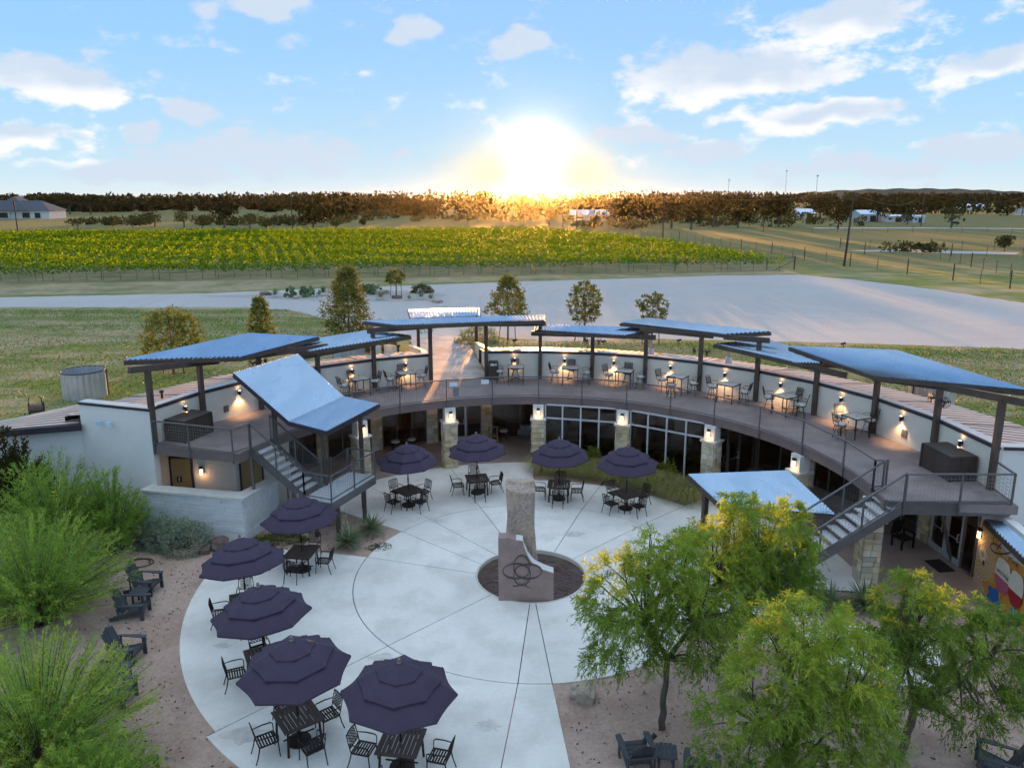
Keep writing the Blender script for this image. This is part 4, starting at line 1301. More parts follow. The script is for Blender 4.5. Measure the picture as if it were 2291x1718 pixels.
def lattice(b, w0, w1, z0, z1, yf_, n=4, r=.010):
    """crossed diagonal bars filling a tapered back frame"""
    def pt(u, v): ww = w0 + (w1 - w0) * v; return ((u - .5) * ww, yf_(z0 + (z1 - z0) * v), z0 + (z1 - z0) * v)
    for k in range(-n + 1, n):
        for s_ in (1, -1):
            P = []
            for i in range(7):
                v = i / 6; u = k / n + v
                if -1e-6 <= u <= 1 + 1e-6: P.append(pt(u if s_ > 0 else 1 - u, v))
            if len(P) > 1: b.tube([P[0], P[-1]], r, 4, False)


def make_chair():
    t = thing('patio_chair', 'u', 'chair')
    b = MB()
    for s_ in (-1, 1): b.box((s_ * .225, .0, .425), (.03, .46, .03))
    b.box((0, .225, .425), (.45, .03, .03)); b.box((0, -.225, .425), (.45, .03, .03))
    for i in range(6): b.box((0, -.17 + i * .068, .43), (.44, .040, .014))
    b.part('seat', M['iron'], t, world=False)
    yb_ = lambda z: -.23 - (z - .43) * .22
    b = MB()
    for s_ in (-1, 1): b.tube([(s_ * .225, yb_(.43), .43), (s_ * .235, yb_(.66), .66), (s_ * .225, yb_(.88), .88)], .013, 5)
    b.tube([(-.225, yb_(.88), .88), (-.1, yb_(.91), .912), (.1, yb_(.91), .912), (.225, yb_(.88), .88)], .013, 5)
    b.tube([(-.225, yb_(.53), .53), (.225, yb_(.53), .53)], .011, 5)
    lattice(b, .45, .45, .53, .90, yb_, 5)
    b.part('backrest', M['iron'], t, world=False)
    for s_ in (-1, 1):
        MB().tube([(s_ * .225, .22, .43), (s_ * .235, .25, 0)], [.018, .015], 5).part('leg', M['iron'], t, world=False)
        MB().tube([(s_ * .225, -.22, .43), (s_ * .235, -.27, .2), (s_ * .24, -.34, 0)], [.018, .016, .015], 5).part('leg', M['iron'], t, world=False)
        b = MB(); b.tube([(s_ * .235, yb_(.66), .66), (s_ * .265, -.05, .665), (s_ * .265, .18, .655), (s_ * .25, .23, .62), (s_ * .235, .235, .43)], [.012, .017, .017, .014, .012], 5)
        b.part('arm', M['iron'], t, world=False)
    return t


def make_bar_table():
    t = thing('bar_table', 'u', 'table')
    b = MB(); b.box((0, 0, .905), (.84, .84, .03)); top = b.part('table_top', M['tile_top'], t, world=False)
    b = MB()
    for s_ in (-1, 1): b.box((s_ * .43, 0, .90), (.025, .885, .045)); b.box((0, s_ * .43, .90), (.835, .025, .045))
    b.part('edge_band', M['iron'], t, world=False)
    MB().lathe([(.028, .921), (.028, .924), (0, .924)], n=10).part('umbrella_hole', M['black'], t, world=False)
    for i in (-1, 1):
        for j in (-1, 1): MB().beam((i * .40, j * .40, .89), (i * .40, j * .40, 0), .035, .035).part('leg', M['iron'], t, world=False)
    b = MB()
    for i in (-1, 1):
        for j in (-1, 1): b.tube([(i * .4, j * .4, .30), (i * .2, j * .2, .26), (0, 0, .30)], .011, 5)
    b.lathe([(.10, .29), (.11, .30), (.10, .31)], n=12); b.part('stretcher', M['iron'], t, world=False)
    return t


def make_bar_chair():
    t = thing('bar_chair', 'u', 'chair')
    MB().lathe([(0, .62), (.21, .62), (.235, .65), (.225, .69), (.17, .705), (0, .71)], n=20).part('seat', M['cushion'], t, world=False)
    MB().lathe([(.235, .60), (.245, .612), (.235, .625), (.0, .615)], n=20).part('seat_ring', M['iron'], t, world=False)
    for i in range(4):
        a = R(45 + 90 * i); c_, s_ = math.cos(a), math.sin(a)
        MB().tube([(c_ * .05, s_ * .05, .60), (c_ * .17, s_ * .17, .50), (c_ * .215, s_ * .215, .28), (c_ * .29, s_ * .29, 0)], .013, 5).part('leg', M['iron'], t, world=False)
    b = MB(); k = 20
    b.tube([(.235 * math.cos(2 * math.pi * i / k), .235 * math.sin(2 * math.pi * i / k), .22) for i in range(k + 1)], .010, 5, False); b.part('foot_ring', M['iron'], t, world=False)
    yb_ = lambda z: -.21 - (z - .64) * .24
    b = MB()
    for s_ in (-1, 1): b.tube([(s_ * .19, yb_(.62), .62), (s_ * .205, yb_(.85), .85), (s_ * .21, yb_(1.13), 1.13)], .013, 5)
    for z_ in (1.13, 1.07): b.tube([(-.21, yb_(z_), z_), (0, yb_(z_) - .02, z_ + .012), (.21, yb_(z_), z_)], .014, 5)
    b.tube([(-.2, yb_(.77), .77), (.2, yb_(.77), .77)], .012, 5)
    lattice(b, .40, .41, .77, 1.06, yb_, 3, .013)
    b.part('backrest', M['iron'], t, world=False)
    for s_ in (-1, 1):
        b = MB(); b.tube([(s_ * .205, yb_(.88), .88), (s_ * .26, -.1, .90), (s_ * .28, .08, .89), (s_ * .28, .17, .84), (s_ * .265, .16, .76), (s_ * .24, .08, .72), (s_ * .235, .02, .65)], .011, 5)
        b.part('arm', M['iron'], t, world=False)
    return t


UMB = [(-7.72, 25.85, -8), (-8.61, 22.43, 20), (-7.04, 19.39, 28), (-5.39, 16.82, 36), (-2.66, 15.9, -8), (-4.6, 31.83, 45), (-1.62, 33.30, 11), (2.13, 32.56, -6), (5.03, 31.48, 30)]
WHERE = ['below the stairs beside the flowering yucca', 'leftmost on the curved plaza edge', 'midway along the left plaza edge', 'beside the stained slab at lower left',
         'nearest the camera at the bottom', 'by the stair landing at the back left', 'in front of the stone column by the doors', 'just behind the granite monument', 'in front of the long grass clumps']
SIDES = ['right', 'far right', 'far', 'far left', 'left', 'near left', 'near', 'near right']


def side_of(phi): return SIDES[int(round((math.degrees(phi) % 360) / 45)) % 8]


um0, tb0, ch0 = make_umbrella(), make_table(), make_chair()
first = {'u': True, 't': True, 'c': True}


def put(proto, key, loc, rz, label, group):
    if first.get(key, True):
        first[key] = False; proto.location = loc; proto.rotation_euler = (0, 0, rz); tag(proto, label, None, group); return proto
    return copy_tree(proto, loc, rz, label, group)


TILT = {1: (R(-6), R(-5)), 2: (R(-3), R(-4)), 3: (R(2), R(-2)), 4: (R(1), R(2)), 0: (R(-1), R(-2))}
for i, (x_, y_, rz) in enumerate(UMB):
    u = put(um0, 'u', (x_, y_, 0), R(22.5 + rz * .6 + 7 * i), 'aubergine three tier patio umbrella ' + WHERE[i], 'umbrellas on the plaza')
    if i in TILT:
        m_ = Matrix.Rotation(TILT[i][1], 4, 'Y') @ Matrix.Rotation(TILT[i][0], 4, 'X') @ Matrix.Rotation(R(22.5 + rz * .6 + 7 * i), 4, 'Z')
        for c in u.children:
            if c.name.split('.')[0] in ('lower_tier', 'middle_tier', 'top_tier', 'rib', 'finial'):
                piv = Vector((0, 0, 2.2)); loc_m = Matrix.Rotation(TILT[i][1], 4, 'Y') @ Matrix.Rotation(TILT[i][0], 4, 'X')
                inv = Matrix.Rotation(-R(22.5 + rz * .6 + 7 * i), 4, 'Z') @ loc_m @ Matrix.Rotation(R(22.5 + rz * .6 + 7 * i), 4, 'Z')
                c.matrix_local = Matrix.Translation(piv) @ inv @ Matrix.Translation(-piv)
    put(tb0, 't', (x_, y_, 0), R(rz), 'square slatted table under the umbrella ' + WHERE[i], 'tables on the plaza')
    rr = random.Random(i + 11)
    for k in range(4):
        phi = R(rz + 90 * k); dist = .80 + rr.uniform(-.04, .14); j = rr.uniform(-.12, .12)
        put(ch0, 'c', (x_ + dist * math.cos(phi), y_ + dist * math.sin(phi), 0), phi + math.pi / 2 + j,
            'lattice chair, %s of the table %s' % (side_of(phi), WHERE[i]), 'lattice back chairs on the plaza')

bt0, bc0 = make_bar_table(), make_bar_chair()
DT = [(-34.8, 'LBR', 'nearest the folded canopy'), (-25.0, 'LBR', 'just left of the walkway'), (-1.9, 'LB', 'next to the waste bin'), (9.5, 'LBR', 'second right of the walkway'),
      (20.8, 'LBR', 'third right of the walkway'), (31.8, 'LFR', 'under the canopy with twin fans'), (42.3, 'LR', 'with only two chairs at right'),
      (53.9, 'LBR', 'below the low blue canopy'), (68.7, 'LBF', 'rightmost, near the square wall vent')]
SD = {'L': 'left', 'R': 'right', 'B': 'wall', 'F': 'railing'}
for a, code, where in DT:
    c = pol(14.85, a, DECK + .002)
    put(bt0, 'bt', c, -R(a) + random.uniform(-.08, .08), 'square stone topped bar table on the deck ' + where, 'bar tables on the deck')
    u = Vector((math.sin(R(a)), math.cos(R(a)), 0)); s = Vector((math.cos(R(a)), -math.sin(R(a)), 0))
    for k in code:
        d = {'L': -s, 'R': s, 'B': u, 'F': -u}[k]; dist = .74 if k == 'B' else .84
        ph = math.atan2(d.y, d.x) + random.uniform(-.25, .25)
        put(bc0, 'bc', c + d * dist, ph + math.pi / 2 + random.uniform(-.35, .35), 'bar chair on the %s side of the table %s' % (SD[k], where), 'bar chairs on the deck')

# a few pieces on the porch and inside, seen through the glass
IN = [(15.0, -27.5, 200, 'bar_chair'), (15.0, -24.0, 160, 'bar_chair'), (15.3, -4.4, 180, 'bar_chair')]
for r_, a, rz, k in IN:
    put(bc0, 'bc', pol(r_, a, .004), R(rz), 'iron bar chair on the shaded porch ' + {-27.5: 'left of the framed wall', -24.0: 'beside the pale curtain window', -4.4: 'before the stacked white boxes'}[a], 'bar chairs on the porch')
for k, a in enumerate((10.5, 18.0, 31, 38.5)):
    c = pol(13.9, a, .0)
    put(tb0, 't', c, -R(a), 'dark table inside the storefront, %s window bay' % ['first', 'second', 'third', 'fourth'][k], 'tables behind the glass')
    for j in (0, 2):
        phi = R(-a + 90 * j)
        put(ch0, 'c', (c.x + .85 * math.cos(phi), c.y + .85 * math.sin(phi), 0), phi + math.pi / 2, 'lattice chair behind glass, %s of the table in the %s bay' % (['right', '', 'left'][j], ['first', 'second', 'third', 'fourth'][k]), 'chairs behind the glass')
for k, (i, j) in enumerate(((0, 0), (1, 0), (2, 0), (0, 1), (1, 1))):
    c = pol(16.55, .3, 0) + Vector((i * .34 - .3 + .12 * j, .1, .14 + .28 * j))
    o = MB().box((0, 0, 0), (.32, .28, .26)).part('carton', M['white_plastic'], None); o.location = c
    tag(o, 'white carton stacked inside the window, %s' % ['lower left one', 'lower middle one', 'lower right one', 'upper left one', 'upper right one'][k], 'carton', 'white cartons behind the glass')
big = thing('wooden_armchair', 'dark heavy wooden armchair on the right porch beside the stone pier', 'chair', (15.35, 27.75, 0), R(200))
MB().box((0, 0, .40), (.56, .54, .06)).part('seat', M['iron'], big, world=False)
for i in range(5): MB().box((-.22 + .11 * i, -.30 - .02, .72), (.095, .03, .60), M=Matrix.Rotation(-.22, 3, 'X')).part('back_slat', M['iron'], big, world=False)
for i in (-1, 1):
    MB().box((i * .30, 0, .60), (.09, .60, .035)).part('arm', M['iron'], big, world=False)
    for j in (-1, 1): MB().box((i * .29, j * .24, .29), (.06, .07, .58)).part('leg', M['iron'], big, world=False)
rug = MB().prism([(15.59, 26.57), (16.24, 26.68), (16.31, 25.71), (15.65, 25.62)], .004, .016).part('door_mat', M['mat_rug'], None)
tag(rug, 'dark rectangular door mat at the right porch glass door', 'mat')

# ================================================================ DECK EQUIPMENT
def storage_box(label, c, rz, lx, ly, h=.90):
    t = thing('storage_box', label, 'box', c, rz, 'dark storage boxes on the deck')
    MB().box((0, 0, h / 2), (lx - .06, ly - .06, h - .03)).part('body', M['trim_dark'], t, world=False)
    n = int(lx / .105); b = MB()
    for i in range(n): b.box((-lx / 2 + (i + .5) * lx / n, 0, h + .015), (lx / n - .012, ly + .06, .03))
    b.part('lid_boards', M['box_wood'], t, world=False)
    b = MB(); n = int(lx / .10)
    for i in range(n):
        for s_ in (-1, 1): b.box((-lx / 2 + (i + .5) * lx / n, s_ * (ly / 2 - .015), h / 2), (lx / n - .012, .03, h - .02))
    n = int(ly / .10)
    for i in range(n):
        for s_ in (-1, 1): b.box((s_ * (lx / 2 - .015), -ly / 2 + (i + .5) * ly / n, h / 2), (.03, ly / n - .012, h - .02))
    b.part('side_boards', M['box_wood'], t, world=False)
    for i in (-1, 1):
        for j in (-1, 1): MB().box((i * lx / 2, j * ly / 2, h / 2), (.07, .07, h)).part('corner_post', M['box_wood'], t, world=False)
    return t


storage_box('dark board storage box beside the left deck railing', (-13.67, 30.95, DECK), R(71), 1.62, .98)
storage_box('dark board storage box at the right deck end below a wall lamp', (16.0, 26.55, DECK), R(-84), 1.66, .95)
bn = thing('waste_bin', 'tall brown waste bin with swing flap beside the ramp wall on the deck', 'bin', (-1.02, 41.15, DECK), R(2))
MB().prism([(-.27, -.25), (.27, -.25), (.27, .25), (-.27, .25)], 0, .82).part('body', M['steel'], bn, world=False)
b = MB(); b.add([(-.28, -.26, .82), (.28, -.26, .82), (.28, .26, .82), (-.28, .26, .82), (-.24, -.22, 1.02), (.24, -.22, 1.02), (.24, .22, 1.04), (-.24, .22, 1.04)], [(0, 1, 5, 4), (1, 2, 6, 5), (2, 3, 7, 6), (3, 0, 4, 7), (4, 5, 6, 7), (3, 2, 1, 0)])
b.part('hood', M['steel'], bn, world=False)
MB().box((0, -.262, .90), (.34, .02, .12), M=Matrix.Rotation(-.2, 3, 'X')).part('flap', M['trim_light'], bn, world=False)


def fan_pair(a, z, label):
    c = pol(RP, a, z); s = Vector((math.cos(R(a)), -math.sin(R(a)), 0)); u = Vector((math.sin(R(a)), math.cos(R(a)), 0))
    t = thing('deck_fan', label, 'fan', c, group='fans on the canopy posts')
    for k in (-1, 1):
        hub = c + s * k * .36 - u * .05
        ax = (-u * .5 + s * k * .85).normalized()
        b = MB(); side = ax.cross(Vector((0, 0, 1))).normalized()
        for rr_ in (.21, .15, .08):
            for off in (-.05, .05):
                b.tube([hub + ax * off * (1.2 - rr_ * 2) + side * rr_ * math.cos(2 * math.pi * i / 16) + Vector((0, 0, rr_ * math.sin(2 * math.pi * i / 16))) for i in range(17)], .006, 4, False)
        b.part('cage', M['black'], t)
        b = MB()
        for q in range(3):
            an = q * 2.094 + .4; d = side * math.cos(an) + Vector((0, 0, math.sin(an))); e_ = side * math.cos(an + .6) + Vector((0, 0, math.sin(an + .6)))
            b.add([hub, hub + d * .17 + ax * .02, hub + (d + e_).normalized() * .19, hub + e_ * .17 - ax * .02], [(0, 1, 2, 3)])
        b.part('blades', M['black'], t)
        b = MB(); b.tube([c + s * k * .08, c + s * k * .2 + Vector((0, 0, .04)), hub + ax * -.06], .018, 5); b.tube([hub - ax * .08, hub + ax * .03], .05, 8); b.part('motor', M['black'], t)


fan_pair(34.7, 5.62, 'pair of black caged fans on the post of the middle right canopy')
fan_pair(13.5, 5.72, 'pair of black caged fans under the glowing canopy')
fan_pair(80, 5.82, 'pair of black caged fans under the largest right canopy')
fan_pair(-52.7, 5.80, 'pair of black caged fans behind the folded canopy')


# ================================================================ LAMPS
def spot(parent, loc, energy, size=.9, col=(1, .58, .26), rot=(0, 0, 0), r=.03):
    l = bpy.data.lights.new('lamp_light', 'SPOT'); l.energy = energy; l.color = col; l.spot_size = R(110); l.spot_blend = .8; l.shadow_soft_size = r
    o = bpy.data.objects.new('lamp_light', l); COL.objects.link(o); o.parent = parent; o.location = loc; o.rotation_euler = rot
    return o


def up_down_lamp(a, z, label, r=None):
    r = r or RW * math.cos(R(5.5)) - .01
    c = pol(r, a, z); t = thing('wall_lamp', label, 'wall lamp', c, -R(a), 'lit wall lamps along the deck parapet')
    # local: -Y points to the courtyard
    MB().box((0, -.02, 0), (.09, .05, .12)).part('bracket', M['lamp_metal'], t, world=False)
    MB().lathe([(.058, -.11), (.058, .11)], (0, -.11, 0), 14).part('shade', M['lamp_metal'], t, world=False)
    MB().lathe([(.05, .10), (0, .10)], (0, -.11, 0), 12).part('upper_bulb', M['lamp_bulb'], t, world=False)
    MB().lathe([(.05, -.10), (0, -.10)], (0, -.11, 0), 12).part('lower_bulb', M['lamp_bulb'], t, world=False)
    spot(t, (0, -.16, -.13), 15.0); spot(t, (0, -.12, .12), 1.2, rot=(math.pi, 0, 0))


for i, (a, w_) in enumerate(((-67.8, 'above the left storage box'), (-57.0, 'above the square vent on the left'), (-34.6, 'above the table near the folded canopy'), (-23.8, 'left of the walkway'), (-2.0, 'above the bin side table'),
                             (8.0, 'second right of the walkway'), (17.8, 'third right of the walkway'), (29.0, 'left of the twin fan post'), (39.6, 'right of the twin fan post'), (50.4, 'below the low blue canopy'),
                             (62.0, 'above the rightmost bar table'), (73.6, 'above the square vent on the right'), (85.3, 'above the right storage box'))):
    up_down_lamp(a, 4.58, 'small bronze up and down wall lamp ' + w_)


def lantern(c, rz, label, power=.8, group='lit lanterns on the columns and lower walls'):
    t = thing('lantern', label, 'wall lamp', c, rz, group)
    MB().box((0, -.015, 0), (.12, .03, .36)).part('back_plate', M['lamp_metal'], t, world=False)
    MB().box((0, -.075, .13), (.14, .09, .12)).part('hood', M['lamp_metal'], t, world=False)
    MB().box((0, -.075, -.06), (.10, .07, .25)).part('glass', M['lamp_glow'], t, world=False)
    b = MB()
    for i in (-1, 1):
        for j in (-1, 1): b.box((i * .055, -.075 + j * .038, -.06), (.012, .012, .26))
    b.box((0, -.075, -.19), (.13, .09, .015)); b.part('cage', M['lamp_metal'], t, world=False)
    l = bpy.data.lights.new('lamp_light', 'POINT'); l.energy = power; l.color = (1, .58, .26); l.shadow_soft_size = .05
    o = bpy.data.objects.new('lamp_light', l); COL.objects.link(o); o.parent = t; o.location = (0, -.16, -.22)


CN = ['on the leftmost stone column', 'on the stone column by the doors', 'on the column at the left of the white windows', 'on the column between the white window bays', 'on the column at the right of the white windows', 'on the column behind the low canopy']
for a, w_ in zip(COLS[:-1], CN): lantern(pol(11.98 - .268, a, 2.80), -R(a), 'lit box lantern ' + w_)
for a, w_ in ((-52.7, 'on the stone pier under the stairs'), (-30.1, 'on the porch pier left of the framed wall'), (-18.8, 'on the porch pier behind the doors'), (-7.7, 'on the porch pier above the lectern')):
    lantern(pol(15.88, a, 2.62), -R(a), 'lit box lantern ' + w_)
lantern((-13.35, 31.06, 1.95), R(-3), 'lit box lantern beside the tan rest room door')

# lectern on the porch
lc = thing('wooden_lectern', 'small tan wooden stand beside the porch pier', 'stand', pol(15.2, -6.6, .004), R(10))
for i in (-1, 1): MB().box((i * .22, 0, .45), (.03, .34, .90)).part('side', M['tan_door'], lc, world=False)
MB().box((0, 0, .92), (.5, .4, .03), M=Matrix.Rotation(-.3, 3, 'X')).part('top', M['tan_door'], lc, world=False)
MB().box((0, 0, .45), (.41, .32, .03)).part('shelf', M['tan_door'], lc, world=False)

# ================================================================ MURAL WALL
mw = thing('mural_wall', 'orange painted mural wall with wine glasses and lettering below the blue awning', 'mural', (16.4, 22.5, 0))
m0 = Vector((16.54, 25.05, 0)); md = Vector((-.3, -2.51, 0)).normalized(); mn = Vector((md.y, -md.x, 0))   # mn points to the plaza
if mn.x > 0: mn = -mn
def mp(s_, z_, e_=0.0): return m0 + md * s_ + mn * e_ + Vector((0, 0, z_))
b = MB(); P = [m0, m0 + md * 7, m0 + md * 7 - mn * .3, m0 - mn * .3]
b.prism([v[:2] for v in P], -.2, 3.0); b.part('wall', M['stucco_white'], mw)
PAINT = {'orange': (.62, .25, .035), 'amber': (.58, .33, .07), 'cream': (.66, .60, .48), 'pink': (.42, .10, .15), 'red': (.33, .015, .02), 'blue': (.02, .13, .42), 'teal': (.02, .26, .46), 'navy': (.03, .05, .09), 'white': (.70, .66, .60)}
MP = {k: flat('mural_' + k, v) for k, v in PAINT.items()}
LAY = [0]


def paint(name, pts, col, parent=mw):
    LAY[0] += 1; e_ = .004 + .0012 * LAY[0]
    b = MB(); b.add([mp(s_, z_, e_) for s_, z_ in pts], [tuple(range(len(pts)))]); return b.part(name, MP[col], parent)


def stroke(name, pts, col, w_=.03, n=1):
    """painted line of even width"""
    LAY[0] += 1; e_ = .004 + .0012 * LAY[0]; V = []; F = []
    for i, (s_, z_) in enumerate(pts):
        q0, q1 = pts[max(0, i - 1)], pts[min(len(pts) - 1, i + 1)]
        dx, dz = q1[0] - q0[0], q1[1] - q0[1]; L = math.hypot(dx, dz) or 1
        ww = w_ if not callable(w_) else w_(i / (len(pts) - 1))
        V += [mp(s_ - dz / L * ww / 2, z_ + dx / L * ww / 2, e_), mp(s_ + dz / L * ww / 2, z_ - dx / L * ww / 2, e_)]
    for i in range(len(pts) - 1): F.append((i * 2, i * 2 + 1, i * 2 + 3, i * 2 + 2))
    return MB().add(V, F).part(name, MP[col], mw)


paint('ground_paint', [(.02, .02), (6.9, .02), (6.9, 1.9), (3.2, 2.05), (2.6, 2.0), (2.2, 1.9), (1.3, 2.15), (.7, 2.35), (.1, 2.3)], 'orange')
paint('ground_paint', [(.02, .3), (1.3, .55), (1.45, 1.5), (1.05, 2.1), (.6, 2.3), (.1, 2.25)], 'amber')
fx, fz = .43, 1.24
for k in range(12):
    a0 = 2 * math.pi * k / 12; pts = []
    for t, wd in ((.10, .02), (.22, .055), (.28, .05), (.30, 0), (.28, -.05), (.22, -.055), (.10, -.02)):
        pts.append((fx + t * math.cos(a0) - wd * math.sin(a0), fz + t * math.sin(a0) + wd * math.cos(a0)))
    paint('petal', pts, 'white')
for j, rr in enumerate((.37, .46, .55, .64, .74, .84)):
    pts = []
    for i in range(90):
        a = 2 * math.pi * i / 89; r2 = rr + .022 * math.sin(a * (12 + 2 * j))
        s_, z_ = fx + r2 * math.cos(a), fz + r2 * math.sin(a) * 1.05
        if .04 < s_ < 1.42 and .28 < z_ < 2.25: pts.append((s_, z_))
        elif len(pts) > 2: stroke('ripple', pts, 'white', .022); pts = []
        else: pts = []
    if len(pts) > 2: stroke('ripple', pts, 'white', .022)
for k in range(5): stroke('stripe', [(.05 + .04 * k, .12 + .07 * k), (.9 - .05 * k, .10 + .07 * k)], 'white', .022)
for k in range(4): stroke('arch', [(1.55 + (.25 + .08 * k) * math.cos(R(a)), 1.75 + (.2 + .07 * k) * math.sin(R(a))) for a in range(10, 120, 10)], 'white', .025)
paint('dark_spot', [(.62 + .07 * math.cos(R(a)), 1.0 + .10 * math.sin(R(a))) for a in range(0, 360, 40)], 'navy')
# wine glasses
def glass(c, top, bot, wine, half, col):
    L = []; 
    pts = [(-half, wine), (-half * .98, wine + (top - wine) * .5), (-half * .72, top - .05), (-half * .3, top), (half * .35, top), (half * .75, top - .05), (half, wine + (top - wine) * .5), (half * 1.02, wine + .02)]
    paint('glass_bowl', [(c + x_, z_) for x_, z_ in pts], 'cream')
    pts = [(-half, wine), (half * 1.02, wine + .02), (half * .95, wine - (wine - bot) * .45), (half * .55, bot + .05), (0, bot), (-half * .5, bot + .06), (-half * .88, wine - (wine - bot) * .5)]
    paint('wine', [(c + x_, z_) for x_, z_ in pts], col)
    stroke('stem', [(c, bot), (c + .02, max(.06, bot - .5))], 'cream', .04)


glass(1.88, 1.74, .57, 1.06, .47, 'pink'); glass(2.73, 1.72, .54, 1.02, .42, 'red')
def leafp(c, z_, r_, col):
    pts = []
    for i in range(30):
        a = 2 * math.pi * i / 30; k = r_ * (.78 + .16 * math.cos(5 * a) + .06 * math.cos(11 * a)); pts.append((c + k * math.cos(a), max(.02, z_ + k * math.sin(a) * .8)))
    paint('grape_leaf', pts, col)
leafp(1.55, .22, .52, 'blue'); leafp(2.92, .28, .42, 'teal'); stroke('leaf_vein', [(2.8, .52), (2.86, .1)], 'white', .03)
# lettering
stroke('letter_d', [(1.07, 1.95), (1.06, 2.24), (1.12, 2.26), (1.33, 2.24), (1.58, 2.27)], 'navy', .045)
stroke('letter_d', [(1.60, 2.26), (1.48, 2.06), (1.34, 1.86)], 'navy', .05)
stroke('letter_d', [(1.62, 2.02), (1.40, 2.02), (1.15, 1.98), (.97, 1.88), (.93, 1.78), (1.02, 1.70), (1.25, 1.69), (1.6, 1.82), (1.9, 1.98), (2.13, 2.12), (2.17, 2.2)], 'navy', .055)


def text(s, body, s0, z0, size, col, rot=0.0):
    cu = bpy.data.curves.new('lettering', 'FONT'); cu.body = body; cu.size = size; cu.shear = .15; cu.space_character = 1.0
    o = bpy.data.objects.new('lettering', cu); COL.objects.link(o)
    bpy.context.view_layer.update()
    dg = bpy.context.evaluated_depsgraph_get()
    me = bpy.data.meshes.new_from_object(o.evaluated_get(dg)); bpy.data.objects.remove(o)
    LAY[0] += 1; e_ = .004 + .0012 * LAY[0]
    c_, s_ = math.cos(rot), math.sin(rot)
    for v in me.vertices:
        x_, y_ = v.co.x, v.co.y; p = mp(s0 + x_ * c_ - y_ * s_, z0 + x_ * s_ + y_ * c_, e_) - mw.location; v.co = p
    me.materials.clear(); me.materials.append(MP[col]); o = bpy.data.objects.new('lettering', me); COL.objects.link(o); o.parent = mw


text(mw, 'rink', 2.14, 1.86, .36, 'navy', -.05)
text(mw, 'VINTAGE', 1.50, 1.16, .19, 'navy', .02)
lantern(mp(.14, 1.9, .004), R(-96.8), 'lit box lantern on the left edge of the mural')

# ================================================================ GARDEN SEATS
def make_adirondack():
    t = thing('adirondack_chair', 'u', 'chair')
    for i in range(5):
        MB().box((0, .30 - i * .115, .36 - i * .032), (.50, .105, .022), M=Matrix.Rotation(.27, 3, 'X')).part('seat_slat', M['adiron'], t, world=False)
    for i in range(5):
        x_ = -.22 + .11 * i; L = .86 - abs(i - 2) * .05; k = abs(i - 2)
        b = MB(); b.box((x_, -.34 - .10, .22 + L * .47), (.10, .022, L), M=Matrix.Rotation(.42, 3, 'X')); b.part('back_slat', M['adiron'], t, world=False)
    MB().box((0, -.50, .55), (.62, .03, .08), M=Matrix.Rotation(.42, 3, 'X')).part('back_rail', M['adiron'], t, world=False)
    for s_ in (-1, 1):
        b = MB(); P = [(s_ * .29, .42), (s_ * .43, .38), (s_ * .44, .10), (s_ * .38, -.45), (s_ * .31, -.48), (s_ * .28, .1)]
        b.prism(P, .545, .57); b.part('arm', M['adiron'], t, world=False)
        MB().box((s_ * .33, .33, .275), (.035, .12, .55)).part('front_leg', M['adiron'], t, world=False)
        b = MB(); b.beam((s_ * .29, .40, .33), (s_ * .29, -.72, .05), .03, .13); b.part('rear_leg', M['adiron'], t, world=False)
        b = MB(); b.beam((s_ * .33, -.40, .10), (s_ * .33, -.40, .55), .05, .03); b.part('arm_support', M['adiron'], t, world=False)
    MB().box((0, .36, .31), (.62, .025, .09)).part('apron', M['adiron'], t, world=False)
    return t


def make_side_table():
    t = thing('side_table', 'u', 'table')
    b = MB(); n = 5; xs = [-.21, -.105, 0, .105, .21]
    for i, x_ in enumerate(xs): 
        L = .50 if i in (0, 4) else .58
        MB().box((x_, 0, .44), (.097, L, .022)).part('top_slat', M['adiron'], t, world=False)
    for i in (-1, 1):
        for j in (-1, 1): MB().box((i * .17, j * .17, .215), (.05, .05, .43)).part('leg', M['adiron'], t, world=False)
    for j in (-1, 1): MB().box((0, j * .19, .39), (.38, .02, .07)).part('apron', M['adiron'], t, world=False)
    return t


ad0, sd0 = make_adirondack(), make_side_table()
GA = 'charcoal adirondack chairs on the gravel'
# facing directions: chair front is +Y locally
for x_, y_, rz, lab in ((-12.75, 24.35, -98, 'charcoal adirondack chair on the left gravel, farthest from the camera'), (-12.40, 22.75, -84, 'charcoal adirondack chair half behind the left bush, next to the small table'),
                        (-11.45, 20.35, -95, 'charcoal adirondack chair behind the lower left bush, its arm showing'), (-10.75, 18.35, -92, 'charcoal adirondack chair almost hidden by the lower left bush'),
                        (-8.55, 15.15, -60, 'charcoal adirondack chair cut off by the bottom edge at left'), (3.02, 16.05, 8, 'grey adirondack chair seen from behind near the tree trunk, left of its table'),
                        (4.45, 15.45, -18, 'grey adirondack chair right of the small slatted table at the bottom'), (11.55, 15.75, 62, 'dark adirondack chair at the lower right corner')):
    put(ad0, 'ad', (x_, y_, -.03), R(rz), lab, GA)
for x_, y_, rz, lab in ((-12.62, 23.58, 85, 'small charcoal side table between the two left adirondack chairs'), (-11.15, 19.35, 85, 'small charcoal side table hidden behind the lower left bush'), (3.72, 15.95, -8, 'small grey slatted side table between chairs at the bottom right')):
    put(sd0, 'sd', (x_, y_, -.03), R(rz), lab, 'small slatted side tables')


